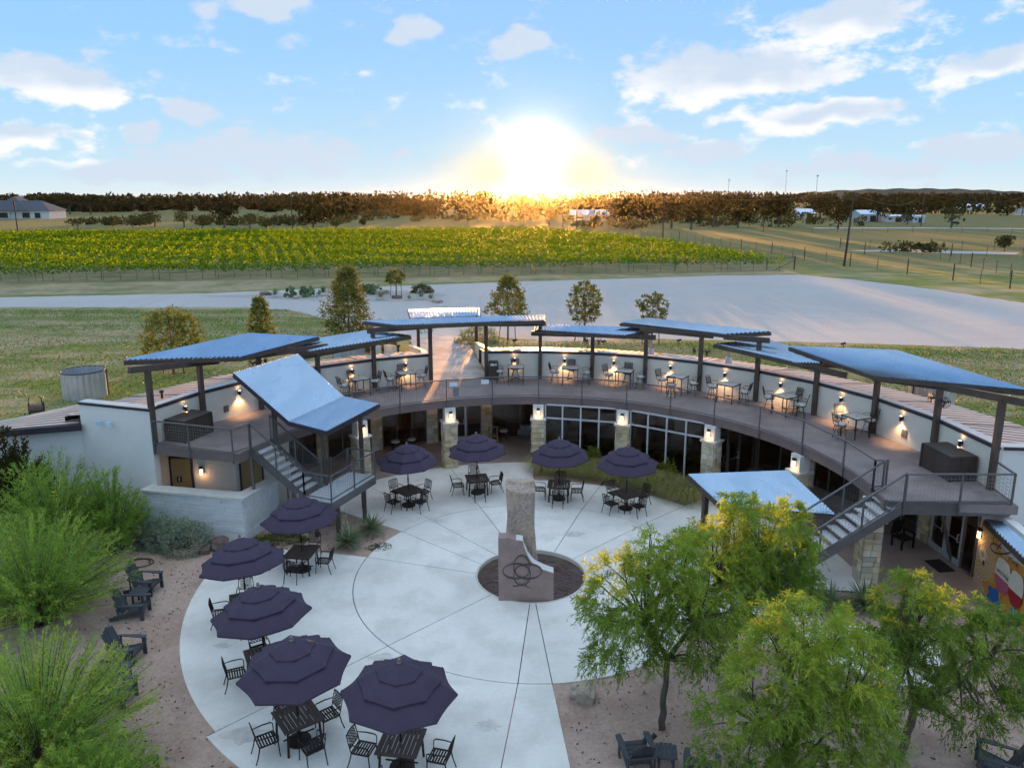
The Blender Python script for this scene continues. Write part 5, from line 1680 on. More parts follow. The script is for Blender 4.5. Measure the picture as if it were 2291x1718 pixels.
# boulders
def rock(name, label, c, s, m, seed, cat='rock'):
    rg = np.random.default_rng(seed); b = bmesh.new(); bmesh.ops.create_icosphere(b, subdivisions=3, radius=1)
    for v in b.verts:
        p = np.array(v.co); k = 1 + .16 * math.sin(p[0] * 3 + seed) * math.cos(p[1] * 4 + seed) + .08 * math.sin(p[2] * 7 + p[0] * 5 + seed)
        q = p * k; q = np.clip(q, -.82, .82) + .03 * rg.normal(size=3)
        v.co = (q[0] * s[0], q[1] * s[1], q[2] * s[2])
    me = bpy.data.meshes.new(name); b.to_mesh(me); b.free(); me.materials.append(m)
    o = bpy.data.objects.new(name, me); COL.objects.link(o); o.location = c; o.rotation_euler = (0, 0, seed)
    return tag(o, label, cat)


rock('boulder', 'pale two toned boulder on the gravel left of the front tree', (1.95, 18.55, .12), (.42, .34, .32), M['boulder'], 3)
rock('boulder', 'dark rust brown boulder in front of the white screen wall', (-11.45, 27.7, .1), (.45, .36, .34), M['rust_rock'], 5)
rock('boulder', 'small dark rock beside the rust brown boulder', (-11.9, 27.3, .05), (.28, .24, .2), M['rust_rock'], 8)
for i, (x_, y_, s_) in enumerate(((-21.6, 75.9, .5), (-11.5, 75.9, .6), (-13.6, 79.3, .9), (-8.8, 80.7, .8), (-7.2, 72.9, .6), (-25.5, 78.5, .7))):
    rock('island_rock', 'rock on the drive island, ' + ['beside the prickly pear', 'under the small staked tree', 'in the red brown cluster', 'beside the round green shrub', 'at its right tip', 'near its left end'][i], (x_, y_, UP + .1), (s_, s_ * .7, s_ * .45), M['rust_rock' if i % 2 else 'boulder'], 11 + i)
for x_, y_, lab in ((9.28, 15.95, 'small black garden spotlight at the right tree trunk'), (5.68, 16.5, 'small black garden spotlight under the front trees'), (3.55, 16.75, 'small black garden spotlight beside the left tree trunk')):
    t = thing('garden_spotlight', lab, 'spotlight', (x_, y_, -.03)); MB().tube([(0, 0, 0), (0, 0, .14)], .015, 6).part('stake', M['black'], t, world=False)
    MB().tube([(-.05, -.03, .16), (.07, .04, .24)], [.05, .065], 10).part('head', M['black'], t, world=False)
for k, (x_, y_) in enumerate(((0.2, 52.0), (6.3, 51.6), (11.6, 52.0), (22.5, 50.8), (33.6, 48.6))):
    t = thing('lawn_spotlight', 'small black spotlight on the lawn edge, %s from the walkway' % ['first', 'second', 'third', 'fourth', 'fifth'][k], 'spotlight', (x_, y_, UP), group='spotlights along the lawn edge')
    MB().tube([(0, 0, 0), (0, 0, .22)], .02, 5).part('stake', M['black'], t, world=False); b = MB(); b.tube([(-.16, 0, .24), (.16, .05, .30)], .07, 8); b.part('head', M['black'], t, world=False)


# corrugated cisterns behind the roof
def tank(label, c, r_, h_):
    t = thing('corrugated_tank', label, 'tank', c, group='corrugated tanks behind the roof')
    n = 96; V = []; F = []
    for k, (rr, z_) in enumerate(((r_, 0), (r_, h_), (r_ - .03, h_), (r_ - .03, 0.0))):
        for i in range(n):
            w_ = .022 * math.cos(i * math.pi) if False else .02 * (1 if (i // 2) % 2 else -1)
            V.append(((rr + w_) * math.cos(2 * math.pi * i / n), (rr + w_) * math.sin(2 * math.pi * i / n), z_))
    for k in range(3):
        for i in range(n): q = (i + 1) % n; F.append((k * n + i, k * n + q, (k + 1) * n + q, (k + 1) * n + i))
    MB().add(V, F).part('shell', M['tank'], t, world=False)
    b = MB(); b.tube([((r_ + .01) * math.cos(2 * math.pi * i / 48), (r_ + .01) * math.sin(2 * math.pi * i / 48), h_) for i in range(49)], .03, 5, False); b.part('rim', M['trim_dark'], t, world=False)
    for a in (0.4, 3.3): b = MB(); b.beam(((r_ + .02) * math.cos(a), (r_ + .02) * math.sin(a), 0), ((r_ + .02) * math.cos(a), (r_ + .02) * math.sin(a), h_ + .03), .08, .06); b.part('strut', M['trim_dark'], t, world=False)


tank('large corrugated steel tank at the left end of the roof', (-21.9, 37.9, UP), 1.02, 1.38)
tank('corrugated steel tank behind the roof left of the entrance', (-10.35, 47.4, UP), .98, 1.30)
tank('low corrugated tank behind the right roof under the largest canopy', (20.6, 36.2, UP), 1.0, 1.15)
hr = thing('hose_reel', 'wheeled garden hose reel on the lawn at the far left', 'hose reel', (-22.4, 34.6, UP), .5)
for s_ in (-1, 1):
    b = MB(); b.tube([(s_ * .3, .28 * math.cos(2 * math.pi * i / 16), .30 + .28 * math.sin(2 * math.pi * i / 16)) for i in range(17)], .02, 5, False); b.part('wheel', M['black'], hr, world=False)
    MB().tube([(s_ * .26, 0, .3), (s_ * .26, -.35, .85), (s_ * .18, -.45, .95)], .02, 5).part('handle', M['black'], hr, world=False)
MB().tube([(-.28, 0, .3), (.28, 0, .3)], .20, 12).part('hose_drum', M['rust_rock'], hr, world=False)
hz = MB(); hz.tube([(-14.1 + .45 * math.cos(t_) + .02 * t_, 26.4 + .35 * math.sin(t_), .0) for t_ in np.linspace(0, 11, 40)], .022, 5); o = hz.part('garden_hose', M['steel'], None); tag(o, 'coiled brown garden hose on the gravel by the sage shrubs', 'hose')

# ================================================================ VEGETATION
def leaf_quads(P, D, L, W, tone, bend=0.0, cup=None):
    """P base points, D unit directions, L lengths, W widths -> V, F (diamond leaves)"""
    n = len(P); L = np.broadcast_to(np.asarray(L, float), (n,))[:, None]; W = np.broadcast_to(np.asarray(W, float), (n,))[:, None]
    rnd = rng.normal(size=(n, 3)); S = np.cross(D, rnd); S /= np.linalg.norm(S, axis=1, keepdims=True) + 1e-9
    mid = P + D * L * .45; tip = P + D * L
    tip[:, 2] -= (bend * L)[:, 0]
    V = np.stack([P, mid + S * W * .5, tip, mid - S * W * .5], 1).reshape(-1, 3)
    F = np.arange(n * 4).reshape(-1, 4)
    return V, F


def unit(v): return v / (np.linalg.norm(v, axis=1, keepdims=True) + 1e-9)


def sprays(C, out, k, length, leaf_n, L, W, droop=.35, spread=.7, tones=None, curve=None):
    """k curved shoots from each clump centre, leaves set along them; returns P, D, tone"""
    m = len(C)
    c = np.repeat(C, k, 0); o = np.repeat(out, k, 0)
    d = unit(o + rng.normal(size=(m * k, 3)) * spread)
    ln = length * rng.uniform(.55, 1.15, (m * k, 1))
    t = rng.uniform(.1, 1.0, (m * k, leaf_n, 1))
    base = c[:, None, :] + d[:, None, :] * ln[:, None, :] * t
    base[:, :, 2] -= (droop * ln * t[:, :, 0] ** 2)
    dd = d[:, None, :] * .8 + rng.normal(size=(m * k, leaf_n, 3)) * .55
    dd[:, :, 2] -= droop * 1.1 * t[:, :, 0]
    P = base.reshape(-1, 3); D = unit(dd.reshape(-1, 3))
    tn = np.repeat(tones if tones is not None else rng.uniform(.3, .7, m), k * leaf_n) + rng.normal(size=m * k * leaf_n) * .10
    return P, D, tn


def blob_points(blobs, n, shell=.55):
    """points in a union of ellipsoids, biased to the outside"""
    w_ = np.array([b[3] * b[4] * b[5] for b in blobs]) ** .7; w_ /= w_.sum()
    idx = rng.choice(len(blobs), n, p=w_)
    B = np.array(blobs)[idx]
    d = unit(rng.normal(size=(n, 3))); r = rng.uniform(shell ** 3, 1, (n, 1)) ** (1 / 3)
    return B[:, :3] + d * r * B[:, 3:6], d


def limb(b, p, q, r0, r1, sag=.15, n=6, seed=0):
    p, q = Vector(p), Vector(q); rr = random.Random(seed); L = (q - p).length
    off = Vector((rr.uniform(-1, 1), rr.uniform(-1, 1), rr.uniform(0, 1))) * L * sag
    pts = [p.lerp(q, t / n) + off * math.sin(math.pi * t / n) + Vector((rr.uniform(-1, 1), rr.uniform(-1, 1), rr.uniform(-1, 1))) * L * .015 for t in range(n + 1)]
    b.tube(pts, [r0 + (r1 - r0) * (t / n) ** .8 for t in range(n + 1)], 6)
    return pts


def feathery_tree(name, label, base, forks, blobs, clumps, mname, L=.16, W=.03, k=7, per=16, length=.55, group=None, cat='tree', tone=(.35, .12), trunk_r=.10, up=.5, droop=.5):
    """tapered trunk and limbs, shoots of narrow leaves in separate clumps"""
    t = thing(name, label, cat, base, group=group)
    b = MB(); B = Vector(base)
    limb(b, B, forks[0], trunk_r, trunk_r * .8, .03, 8, int(abs(forks[0][0]) * 100))
    for f in forks[1:]: limb(b, forks[0], f, trunk_r * .7, trunk_r * .45, .08, 6, int(abs(f[0]) * 100))
    C, out = blob_points(blobs, clumps, .35)
    F_ = np.array(forks)
    for i in range(min(len(C), 60)):
        j = np.argmin(((F_ - C[i]) ** 2).sum(1)); limb(b, tuple(F_[j]), tuple(C[i]), trunk_r * .42, .012, .12, 5, i)
    b.part('trunk', M['bark'], t)
    out = unit(out + np.array([0, 0, up]))
    tn = tone[0] + rng.normal(size=len(C)) * tone[1] + .10 * (C[:, 2] - C[:, 2].mean())  # tone rises with height: sunlit crown tops put into the leaf colour
    P, D, tt = sprays(C, out, k, length, per, L, W, droop=droop, tones=tn)
    V, F = leaf_quads(P, D, L * rng.uniform(.7, 1.3, len(P)), W * rng.uniform(.7, 1.3, len(P)), tt, .12)
    fast_mesh('crown', V - np.array(base), F, M[mname], t, attr=np.clip(tt, 0, 1))
    return t


FT = 'feathery trees in the right foreground'
feathery_tree('willow_tree', 'feathery green tree left of the right foreground group, boulder at its foot', (3.87, 17.25, 0), [(3.95, 17.3, 2.0), (3.4, 17.5, 2.9), (4.6, 17.4, 3.0)],
              [(3.1, 17.3, 3.75, 1.35, 1.1, 1.0), (4.6, 17.6, 4.0, 1.5, 1.2, 1.05), (2.7, 17.3, 2.55, .95, .8, .65), (4.6, 17.2, 2.8, 1.0, .9, .8), (3.8, 17.6, 4.75, .8, .8, .55)], 260, 'leaf_willow', group=FT, k=8, per=17, length=.52, L=.14, W=.024, tone=(.42, .09))
feathery_tree('willow_tree', 'feathery tree with the brightest yellow top, in front of the low canopy', (6.5, 19.6, 0), [(6.4, 19.6, 1.8), (5.8, 19.6, 2.9), (7.1, 19.6, 3.0)],
              [(6.0, 19.6, 3.9, 1.3, 1.1, .95), (7.1, 19.7, 4.2, 1.25, 1.1, 1.0), (6.6, 19.4, 2.7, 1.7, 1.2, 1.0), (7.9, 19.5, 3.2, .8, .8, .8), (6.3, 19.7, 4.8, .7, .7, .55)], 260, 'leaf_willow', group=FT, k=8, per=17, length=.52, L=.15, W=.026, tone=(.50, .10))
feathery_tree('willow_tree', 'nearest and largest feathery tree at the bottom right', (6.15, 14.1, 0), [(6.0, 14.0, 1.6), (5.2, 13.9, 2.7), (6.9, 14.0, 2.7), (6.1, 14.3, 3.0)],
              [(5.4, 13.9, 4.0, 1.25, 1.0, .95), (6.7, 14.1, 4.1, 1.1, 1.0, 1.0), (4.9, 13.9, 2.7, 1.05, .9, .95), (6.9, 13.9, 2.7, 1.2, .9, 1.0), (5.9, 14.2, 4.75, .85, .8, .55), (5.9, 13.8, 1.9, 1.3, .8, .7)], 330, 'leaf_willow', group=FT, k=9, per=18, length=.48, L=.12, W=.020, tone=(.50, .10), trunk_r=.06)
feathery_tree('willow_tree', 'feathery dark green tree at the right with a bare leaning trunk', (9.5, 16.14, 0), [(9.75, 16.2, 1.5), (9.4, 16.2, 2.6), (10.6, 16.2, 2.4), (11.2, 16.2, 2.6)],
              [(9.2, 16.1, 4.1, .85, .9, .85), (10.2, 16.3, 3.4, 1.4, 1.1, 1.0), (11.5, 16.2, 3.0, 1.1, 1.0, .9), (9.2, 16.2, 2.6, 1.1, 1.0, .8), (11.0, 16.0, 1.7, 1.1, .8, .6), (8.2, 16.2, 3.5, .45, .5, .5)], 260, 'leaf_willow', group=FT, k=8, per=17, length=.50, L=.14, W=.022, tone=(.34, .10), trunk_r=.11)


def broom_bush(name, label, base, R_, H_, shoots, per, mname, L=.10, W=.022, tone=(.45, .13), group=None, flowers=0, lean=(0, 0)):
    """many arching leafy wands from a common foot"""
    t = thing(name, label, 'bush', base, group=group)
    n = shoots; B = np.array(base)
    az = rng.uniform(0, 2 * np.pi, n); rr = np.sqrt(rng.uniform(0, 1, n))
    tip = np.stack([np.cos(az) * rr * R_ + lean[0], np.sin(az) * rr * R_ + lean[1], H_ * (1.06 - .60 * rr ** 2) * rng.uniform(.50, 1.08, n)], 1)
    foot = np.stack([np.cos(az) * rr * .3, np.sin(az) * rr * .3, np.zeros(n)], 1)
    ctl = foot * .5 + tip * np.array([.42, .42, .72])
    s0 = np.linspace(0, 1, 7)
    curve = lambda u: ((1 - u) ** 2)[:, :, None] * foot[:, None] + (2 * u * (1 - u))[:, :, None] * ctl[:, None] + (u ** 2)[:, :, None] * tip[:, None]
    b = MB(); U = np.tile(s0, (n, 1)); K = curve(U)
    for i in range(0, n, 3): b.tube([tuple(p + B) for p in K[i]], [.018, .014, .012, .010, .008, .006, .004], 4, False)
    b.part('stems', M['bark'], t)
    u = rng.uniform(.22, 1.0, (n, per)) ** .75
    P = curve(u); T = curve(np.minimum(u + .03, 1.03)) - P
    D = unit((unit(T.reshape(-1, 3)) + rng.normal(size=(n * per, 3)) * .55)); P = P.reshape(-1, 3) + rng.normal(size=(n * per, 3)) * .02
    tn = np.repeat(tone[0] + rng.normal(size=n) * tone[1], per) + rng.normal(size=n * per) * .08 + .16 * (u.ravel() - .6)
    V, F = leaf_quads(P, D, L * rng.uniform(.6, 1.4, len(P)), W * rng.uniform(.7, 1.3, len(P)), tn)
    fast_mesh('foliage', V, F, M[mname], t, attr=np.clip(tn, 0, 1))
    if flowers:
        fb = MB()
        for i in range(flowers):
            k = rng.integers(0, n); p = tip[k] * (.9 + .1 * rng.uniform()) + B
            for j in range(4): a = j * 1.57; fb.add([p, p + np.array([.03 * math.cos(a), .03 * math.sin(a), .03]), p + np.array([.045 * math.cos(a + .5), .045 * math.sin(a + .5), .01])], [(0, 1, 2)])
        fb.part('flowers', M['flower_yellow'], t)
    return t


GB = 'bright feathery bushes on the left gravel'
broom_bush('feathery_bush', 'tall bright green feathery bush at the middle left edge', (-15.3, 22.3, -.03), 3.1, 3.5, 700, 55, 'leaf_left', .15, .022, (.48, .18), group=GB, flowers=14)
broom_bush('feathery_bush', 'bright feathery bush with yellow flowers at the lower left corner', (-11.2, 15.7, -.03), 2.75, 3.35, 760, 58, 'leaf_left', .13, .018, (.54, .19), GB, flowers=26)
broom_bush('feathery_bush', 'feathery bush against the white wall at the upper left', (-17.3, 27.0, -.03), 2.7, 3.9, 520, 55, 'leaf_left', .16, .025, (.42, .17), GB)
broom_bush('feathery_bush', 'upright feathery bush left of the grey sage shrubs', (-15.4, 27.3, -.03), 1.5, 3.3, 260, 55, 'leaf_left', .14, .028, (.40, .12), GB)
broom_bush('dark_shrub', 'dark green shrub behind the feathery bushes at the far left', (-19.9, 28.4, -.03), 1.7, 4.2, 320, 70, 'leaf_oak', .16, .07, (.75, .15))
broom_bush('feathery_bush', 'low feathery bush below the left chairs at the bottom edge', (-9.3, 14.3, -.03), 1.7, 1.9, 420, 60, 'leaf_left', .10, .019, (.45, .12), GB)


def dome_shrub(name, label, base, rx, ry, rz, n, mname, L=.07, W=.035, tone=(.5, .15), group=None, cat='shrub', flowers=None):
    t = thing(name, label, cat, base, group=group)
    d = unit(rng.normal(size=(n, 3))); d[:, 2] = np.abs(d[:, 2]) * 1.0 - .12
    lump = 1 + .13 * np.sin(d[:, 0] * 7 + base[0]) * np.sin(d[:, 1] * 6 + base[1]) + .10 * np.sin(d[:, 2] * 9 + d[:, 0] * 5)
    r = rng.uniform(.72, 1.05, n) * lump
    P = d * r[:, None] * np.array([rx, ry, rz]); P[:, 2] = np.maximum(P[:, 2], .02)
    D = unit(d + rng.normal(size=(n, 3)) * .6 + np.array([0, 0, .3]))
    tn = tone[0] + rng.normal(size=n) * tone[1]
    V, F = leaf_quads(P, D, L * rng.uniform(.6, 1.5, n), W * rng.uniform(.7, 1.3, n), tn)
    fast_mesh('foliage', V, F, M[mname], t, attr=np.clip(tn, 0, 1))
    b = MB()
    for i in range(14): q = d[i] * np.array([rx, ry, rz]) * .8; b.tube([base, tuple(np.array(base) + q * .5 + np.array([0, 0, .05])), tuple(np.array(base) + q)], [.02, .014, .006], 4)
    b.part('stems', M['bark'], t)
    return t


GS = 'silver sage shrubs by the white wall'
dome_shrub('sage_shrub', 'silver green sage shrub, leftmost by the white screen wall', (-14.9, 28.3, -.03), .95, .8, 1.25, 3800, 'leaf_sage', .085, .045, group=GS)
dome_shrub('sage_shrub', 'silver green sage shrub in the middle of the three', (-13.85, 28.0, -.03), .95, .8, 1.2, 3800, 'leaf_sage', .085, .045, group=GS)
dome_shrub('sage_shrub', 'largest silver green sage shrub nearest the screen wall corner', (-12.85, 27.65, -.03), 1.05, .9, 1.25, 4600, 'leaf_sage', .085, .045, group=GS)
dome_shrub('ground_cover', 'low bright green ground cover at the foot of the screen wall', (-9.3, 28.3, -.03), 1.15, .45, .28, 2400, 'leaf_cover', .07, .03, group=None, cat='ground cover')
dome_shrub('ground_cover', 'sparse green ground cover beside the right yucca bed corner', (-5.2, 27.7, -.03), .5, .35, .12, 300, 'leaf_cover', .06, .03, (.3, .1), cat='ground cover')
dome_shrub('grey_shrub', 'grey shrub at the right of the entrance walkway', (-2.4, 52.6, UP), 1.5, 1.0, 1.25, 2600, 'leaf_sage', .16, .05, (.35, .2))
dome_shrub('grey_shrub', 'grey brown shrub left of the entrance walkway', (-8.7, 49.6, UP), 1.1, .8, 1.1, 1800, 'leaf_scrub', .16, .05, (.8, .15))


def bunch_grass(label, base, R_, n, seed_dir=None, H_=.9):
    t = thing('bunch_grass', label, 'grass clump', base, group='arching grass clumps along the storefront')
    az = rng.uniform(0, 2 * np.pi, n); ln = R_ * rng.uniform(.6, 1.15, n); hh = H_ * rng.uniform(.55, 1.1, n)
    u = np.linspace(0, 1, 6); V = []; F = []
    d = np.stack([np.cos(az), np.sin(az)], 1); s = np.stack([-np.sin(az), np.cos(az)], 1)
    pts = []
    for k in u:
        out_ = ln * (k ** 1.15); z_ = hh * (1.9 * k - 1.55 * k ** 2.4)
        w_ = .011 * (1 - k * .8)
        c = np.stack([d[:, 0] * out_, d[:, 1] * out_, z_ + .02], 1); side = np.stack([s[:, 0] * w_, s[:, 1] * w_, np.zeros(n)], 1)
        pts += [c - side, c + side]
    V = np.stack(pts, 1); m = 12
    F = []
    idx = np.arange(n)[:, None] * m
    for k in range(5): F.append(idx + np.array([2 * k, 2 * k + 1, 2 * k + 3, 2 * k + 2]))
    F = np.stack(F, 1).reshape(-1, 4); tn = np.repeat(rng.uniform(.1, .95, n), 5)
    fast_mesh('blades', V.reshape(-1, 3), F, M['leaf_grass'], t, attr=tn)


for i, (r_, a, s_) in enumerate(((10.6, 4.5, .95), (10.7, 9.8, 1.0), (10.5, 15.2, .95), (10.4, 20.5, 1.0), (10.3, 25.8, 1.0), (10.2, 31.0, .95), (10.2, 36.2, 1.0), (10.1, 41.2, 1.05), (10.0, 46.4, 1.1))):
    bunch_grass('arching bunch grass clump, %s from the left below the white windows' % ['first', 'second', 'third', 'fourth', 'fifth', 'sixth', 'seventh', 'eighth', 'ninth'][i], tuple(pol(r_, a, -.03)), s_ * 1.25, 620, None, 1.2)
for r_, a, lab in ((11.2, 17.5, 'yellow flowering shrub between the two back right umbrellas'), (11.2, 37.0, 'yellow flowering shrub in front of the right white windows'), (11.3, 28, 'small flowering shrub behind the grass clumps')):
    broom_bush('flowering_shrub', lab, tuple(pol(r_, a, -.03)), .55, 1.35, 70, 34, 'leaf_cover', .11, .05, (.55, .12), 'yellow flowering shrubs at the windows', flowers=22)
kb = MB()
for i in range(70):
    p = pol(random.uniform(11.2, 11.8), random.uniform(4, 47), -.02); s_ = random.uniform(.06, .14)
    kb.box(p + Vector((0, 0, s_ * .3)), (s_ * 2, s_ * 1.5, s_), random.uniform(0, 3))
tag(kb.part('edging_stones', M['granite_white']), 'pale stone edging chips along the foot of the white windows', 'edging', kind='stuff')


def yucca(label, base, n=110, L=.72, flower=0, sc=1.0):
    t = thing('yucca', label, 'yucca', base, group='spiky yuccas in the beds')
    az = rng.uniform(0, 2 * np.pi, n); el = np.arcsin(rng.uniform(-.12, .98, n)); ln = L * sc * rng.uniform(.75, 1.1, n)
    d = np.stack([np.cos(az) * np.cos(el), np.sin(az) * np.cos(el), np.sin(el)], 1)
    s = np.stack([-np.sin(az), np.cos(az), np.zeros(n)], 1) * (.028 * sc)
    base_ = d * .05 + np.array([0, 0, .22 * sc]); mid = base_ + d * (ln * .5)[:, None]; tip = base_ + d * ln[:, None]
    tip[:, 2] = np.maximum(tip[:, 2] - .06 * ln * (1 - np.sin(el)), .01)
    V = np.stack([base_ - s * .5, base_ + s * .5, mid + s, mid - s, tip], 1)
    V = V.reshape(-1, 3); i0 = np.arange(n)[:, None] * 5
    F = np.concatenate([i0 + np.array([0, 1, 2, 3]), i0 + np.array([3, 2, 4, 4])])
    F3 = np.concatenate([i0 + np.array([0, 1, 2]), i0 + np.array([0, 2, 3]), i0 + np.array([3, 2, 4])])
    tn = np.tile(rng.uniform(.2, .9, n), 3)
    fast_mesh('blades', V, F3, M['leaf_yucca'], t, attr=tn)
    if flower:
        b = MB(); B = Vector(base); b.tube([B + Vector((0, 0, .2)), B + Vector((-.06, -.02, 1.0)), B + Vector((-.10, -.03, flower))], [.02, .014, .006], 5)
        b.part('flower_stalk', M['leaf_cover_s'], t)
        b = MB()
        for i in range(38):
            z_ = random.uniform(.75, flower); r_ = .11 * (1 - (z_ - .7) / (flower - .6)) + .03; a = random.uniform(0, 6.28)
            p = B + Vector((-.06 - .04 * z_ / flower + r_ * math.cos(a), -.02 + r_ * math.sin(a), z_)); s_ = .017
            b.box(p, (s_, s_, s_ * 1.4), a)
        b.part('blossoms', M['flower_white'], t)


M['leaf_cover_s'] = mat('green_stalk', (.12, .16, .05), .7)
yucca('yucca with a tall pale flower stalk in the bed below the stairs', (-6.42, 27.72, -.03), 130, .75, 1.75)
yucca('spiky yucca without flower behind the flowering one', (-5.75, 28.95, -.03), 130, .75)
yucca('spiky yucca left of the pair at the right stone column', (10.65, 23.2, -.03), 110, .75)
yucca('spiky yucca right of the pair at the right stone column', (11.8, 23.1, -.03), 140, .9)
for k, (x_, y_, s_) in enumerate(((-24.0, 76.8, 1.3), (-19.4, 78.1, 1.5), (-13.0, 75.0, 1.2), (-9.0, 75.2, 1.2), (-10.1, 74.3, .9), (-7.9, 74.0, 1.1))):
    yucca('agave on the drive island, %s from the left' % ['first', 'second', 'third', 'fifth', 'fourth', 'sixth'][k], (x_, y_, UP), 60, .6, 0, s_)
for x_, y_, lab in ((-21.2, 76.9, 'prickly pear clump on the drive island, left of the big conical tree'), (-14.8, 79.4, 'prickly pear clump on the drive island, right of the big conical tree')):
    t = thing('prickly_pear', lab, 'cactus', (x_, y_, UP)); b = MB()
    for i in range(46):
        c = Vector((random.gauss(0, .75), random.gauss(0, .4), random.uniform(.15, .9))); a = random.uniform(0, 3.14)
        ax, ay = Vector((math.cos(a), math.sin(a), 0)) * .19, Vector((random.uniform(-.1, .1), random.uniform(-.1, .1), .26)); nn_ = Vector((-math.sin(a), math.cos(a), 0)) * .03
        P = [c + ax * math.cos(R(q)) + ay * math.sin(R(q)) for q in range(0, 360, 45)]
        b.add([p + nn_ for p in P] + [p - nn_ for p in P], [tuple(range(8)), tuple(range(15, 7, -1))] + [((i_ + 1) % 8, i_, i_ + 8, (i_ + 1) % 8 + 8) for i_ in range(8)])
    b.part('pads', M['leaf_cover_p'] if 'leaf_cover_p' in M else M.setdefault('leaf_cover_p', mat('cactus_pad', (.11, .16, .06), .7, .25, 1)), t, world=False)
dome_shrub('round_shrub', 'round green shrub at the right of the drive island', (-9.6, 80.4, UP), 1.1, .8, .95, 900, 'leaf_scrub', .2, .09, (.7, .2))


# ---- rear lawn trees
def small_tree(label, base, H_, R_, n, cone=False, stake=0, trunk=.35, mname='leaf_rear', tone=(.5, .16), L=.17, W=.075):
    t = thing('young_tree', label, 'tree', base, group='young trees on the rear lawn')
    b = MB(); B = Vector(base); b.tube([B, B + Vector((.03, 0, H_ * .5)), B + Vector((0, 0, H_ * .96))], [.075, .05, .012], 6)
    u = rng.uniform(trunk, 1, n); 
    prof = ((1 - (u - trunk) / (1 - trunk)) ** .75 * (.35 + .65 * np.minimum(1, (u - trunk) / .12 + .25))) if cone else np.sqrt(np.maximum(.02, 1 - ((u - (trunk + .42 * (1 - trunk))) / (.60 * (1 - trunk))) ** 2))
    az = rng.uniform(0, 2 * np.pi, n); rr = np.sqrt(rng.uniform(.12, 1, n)) * prof * R_ * (1 + .18 * np.sin(3 * az + u * 9))
    C = np.stack([np.cos(az) * rr, np.sin(az) * rr, u * H_], 1)
    for i in range(0, min(n, 90), 2):
        b.tube([B + Vector((0, 0, max(H_ * trunk * .8, C[i][2] - rr[i] * .7))), B + Vector(C[i])], [.018, .005], 4)
    b.part('trunk', M['bark'], t)
    out = unit(np.stack([np.cos(az), np.sin(az), np.full(n, .7)], 1))
    tn = tone[0] + rng.normal(size=n) * tone[1]
    P, D, tt = sprays(C, out, 4, R_ * .36, 8, L, W, .12, .7, tn)
    V, F = leaf_quads(P, D, L * rng.uniform(.6, 1.3, len(P)), W * rng.uniform(.7, 1.3, len(P)), tt)
    fast_mesh('crown', V, F, M[mname], t, attr=np.clip(tt, 0, 1))
    for s_ in range(stake):
        k = -1 if s_ == 0 else 1
        b = MB(); b.tube([B + Vector((k * .6 - .05, .1, 0)), B + Vector((k * .5, .1, 1.15))], .03, 5); b.part('stake', M['pole_wood'], t)


small_tree('amber leaved young tree behind the leftmost canopy, with two stakes', (-19.6, 43.0, UP), 3.5, 1.45, 150, False, 2, .38)
small_tree('small conical amber tree on the lawn left of the big conical tree', (-16.9, 50.6, UP), 3.35, 1.05, 150, True, 0, .12)
small_tree('largest bushy conical tree behind the left canopies', (-12.0, 55.2, UP), 4.75, 1.95, 420, True, 0, .06, tone=(.38, .14))
small_tree('young tree with stakes right of the entrance canopy, directly below the sunset', (-.3, 53.7, UP), 4.35, 1.55, 190, True, 2, .34)
small_tree('slim young oval tree at the gravel edge right of the sunset', (5.1, 53.0, UP), 4.1, 1.0, 130, False, 1, .36)
small_tree('sparse young tree behind the middle right canopy', (9.7, 52.1, UP), 3.5, .95, 70, False, 2, .40, tone=(.35, .15))
small_tree('tiny staked sapling on the drive island', (-11.9, 78.0, UP), 2.6, .8, 30, False, 2, .45, L=.3, W=.14)


# ================================================================ VINEYARD
def nth(k): return '%d%s' % (k, 'th' if 10 < k % 100 < 14 else {1: 'st', 2: 'nd', 3: 'rd'}.get(k % 10, 'th'))


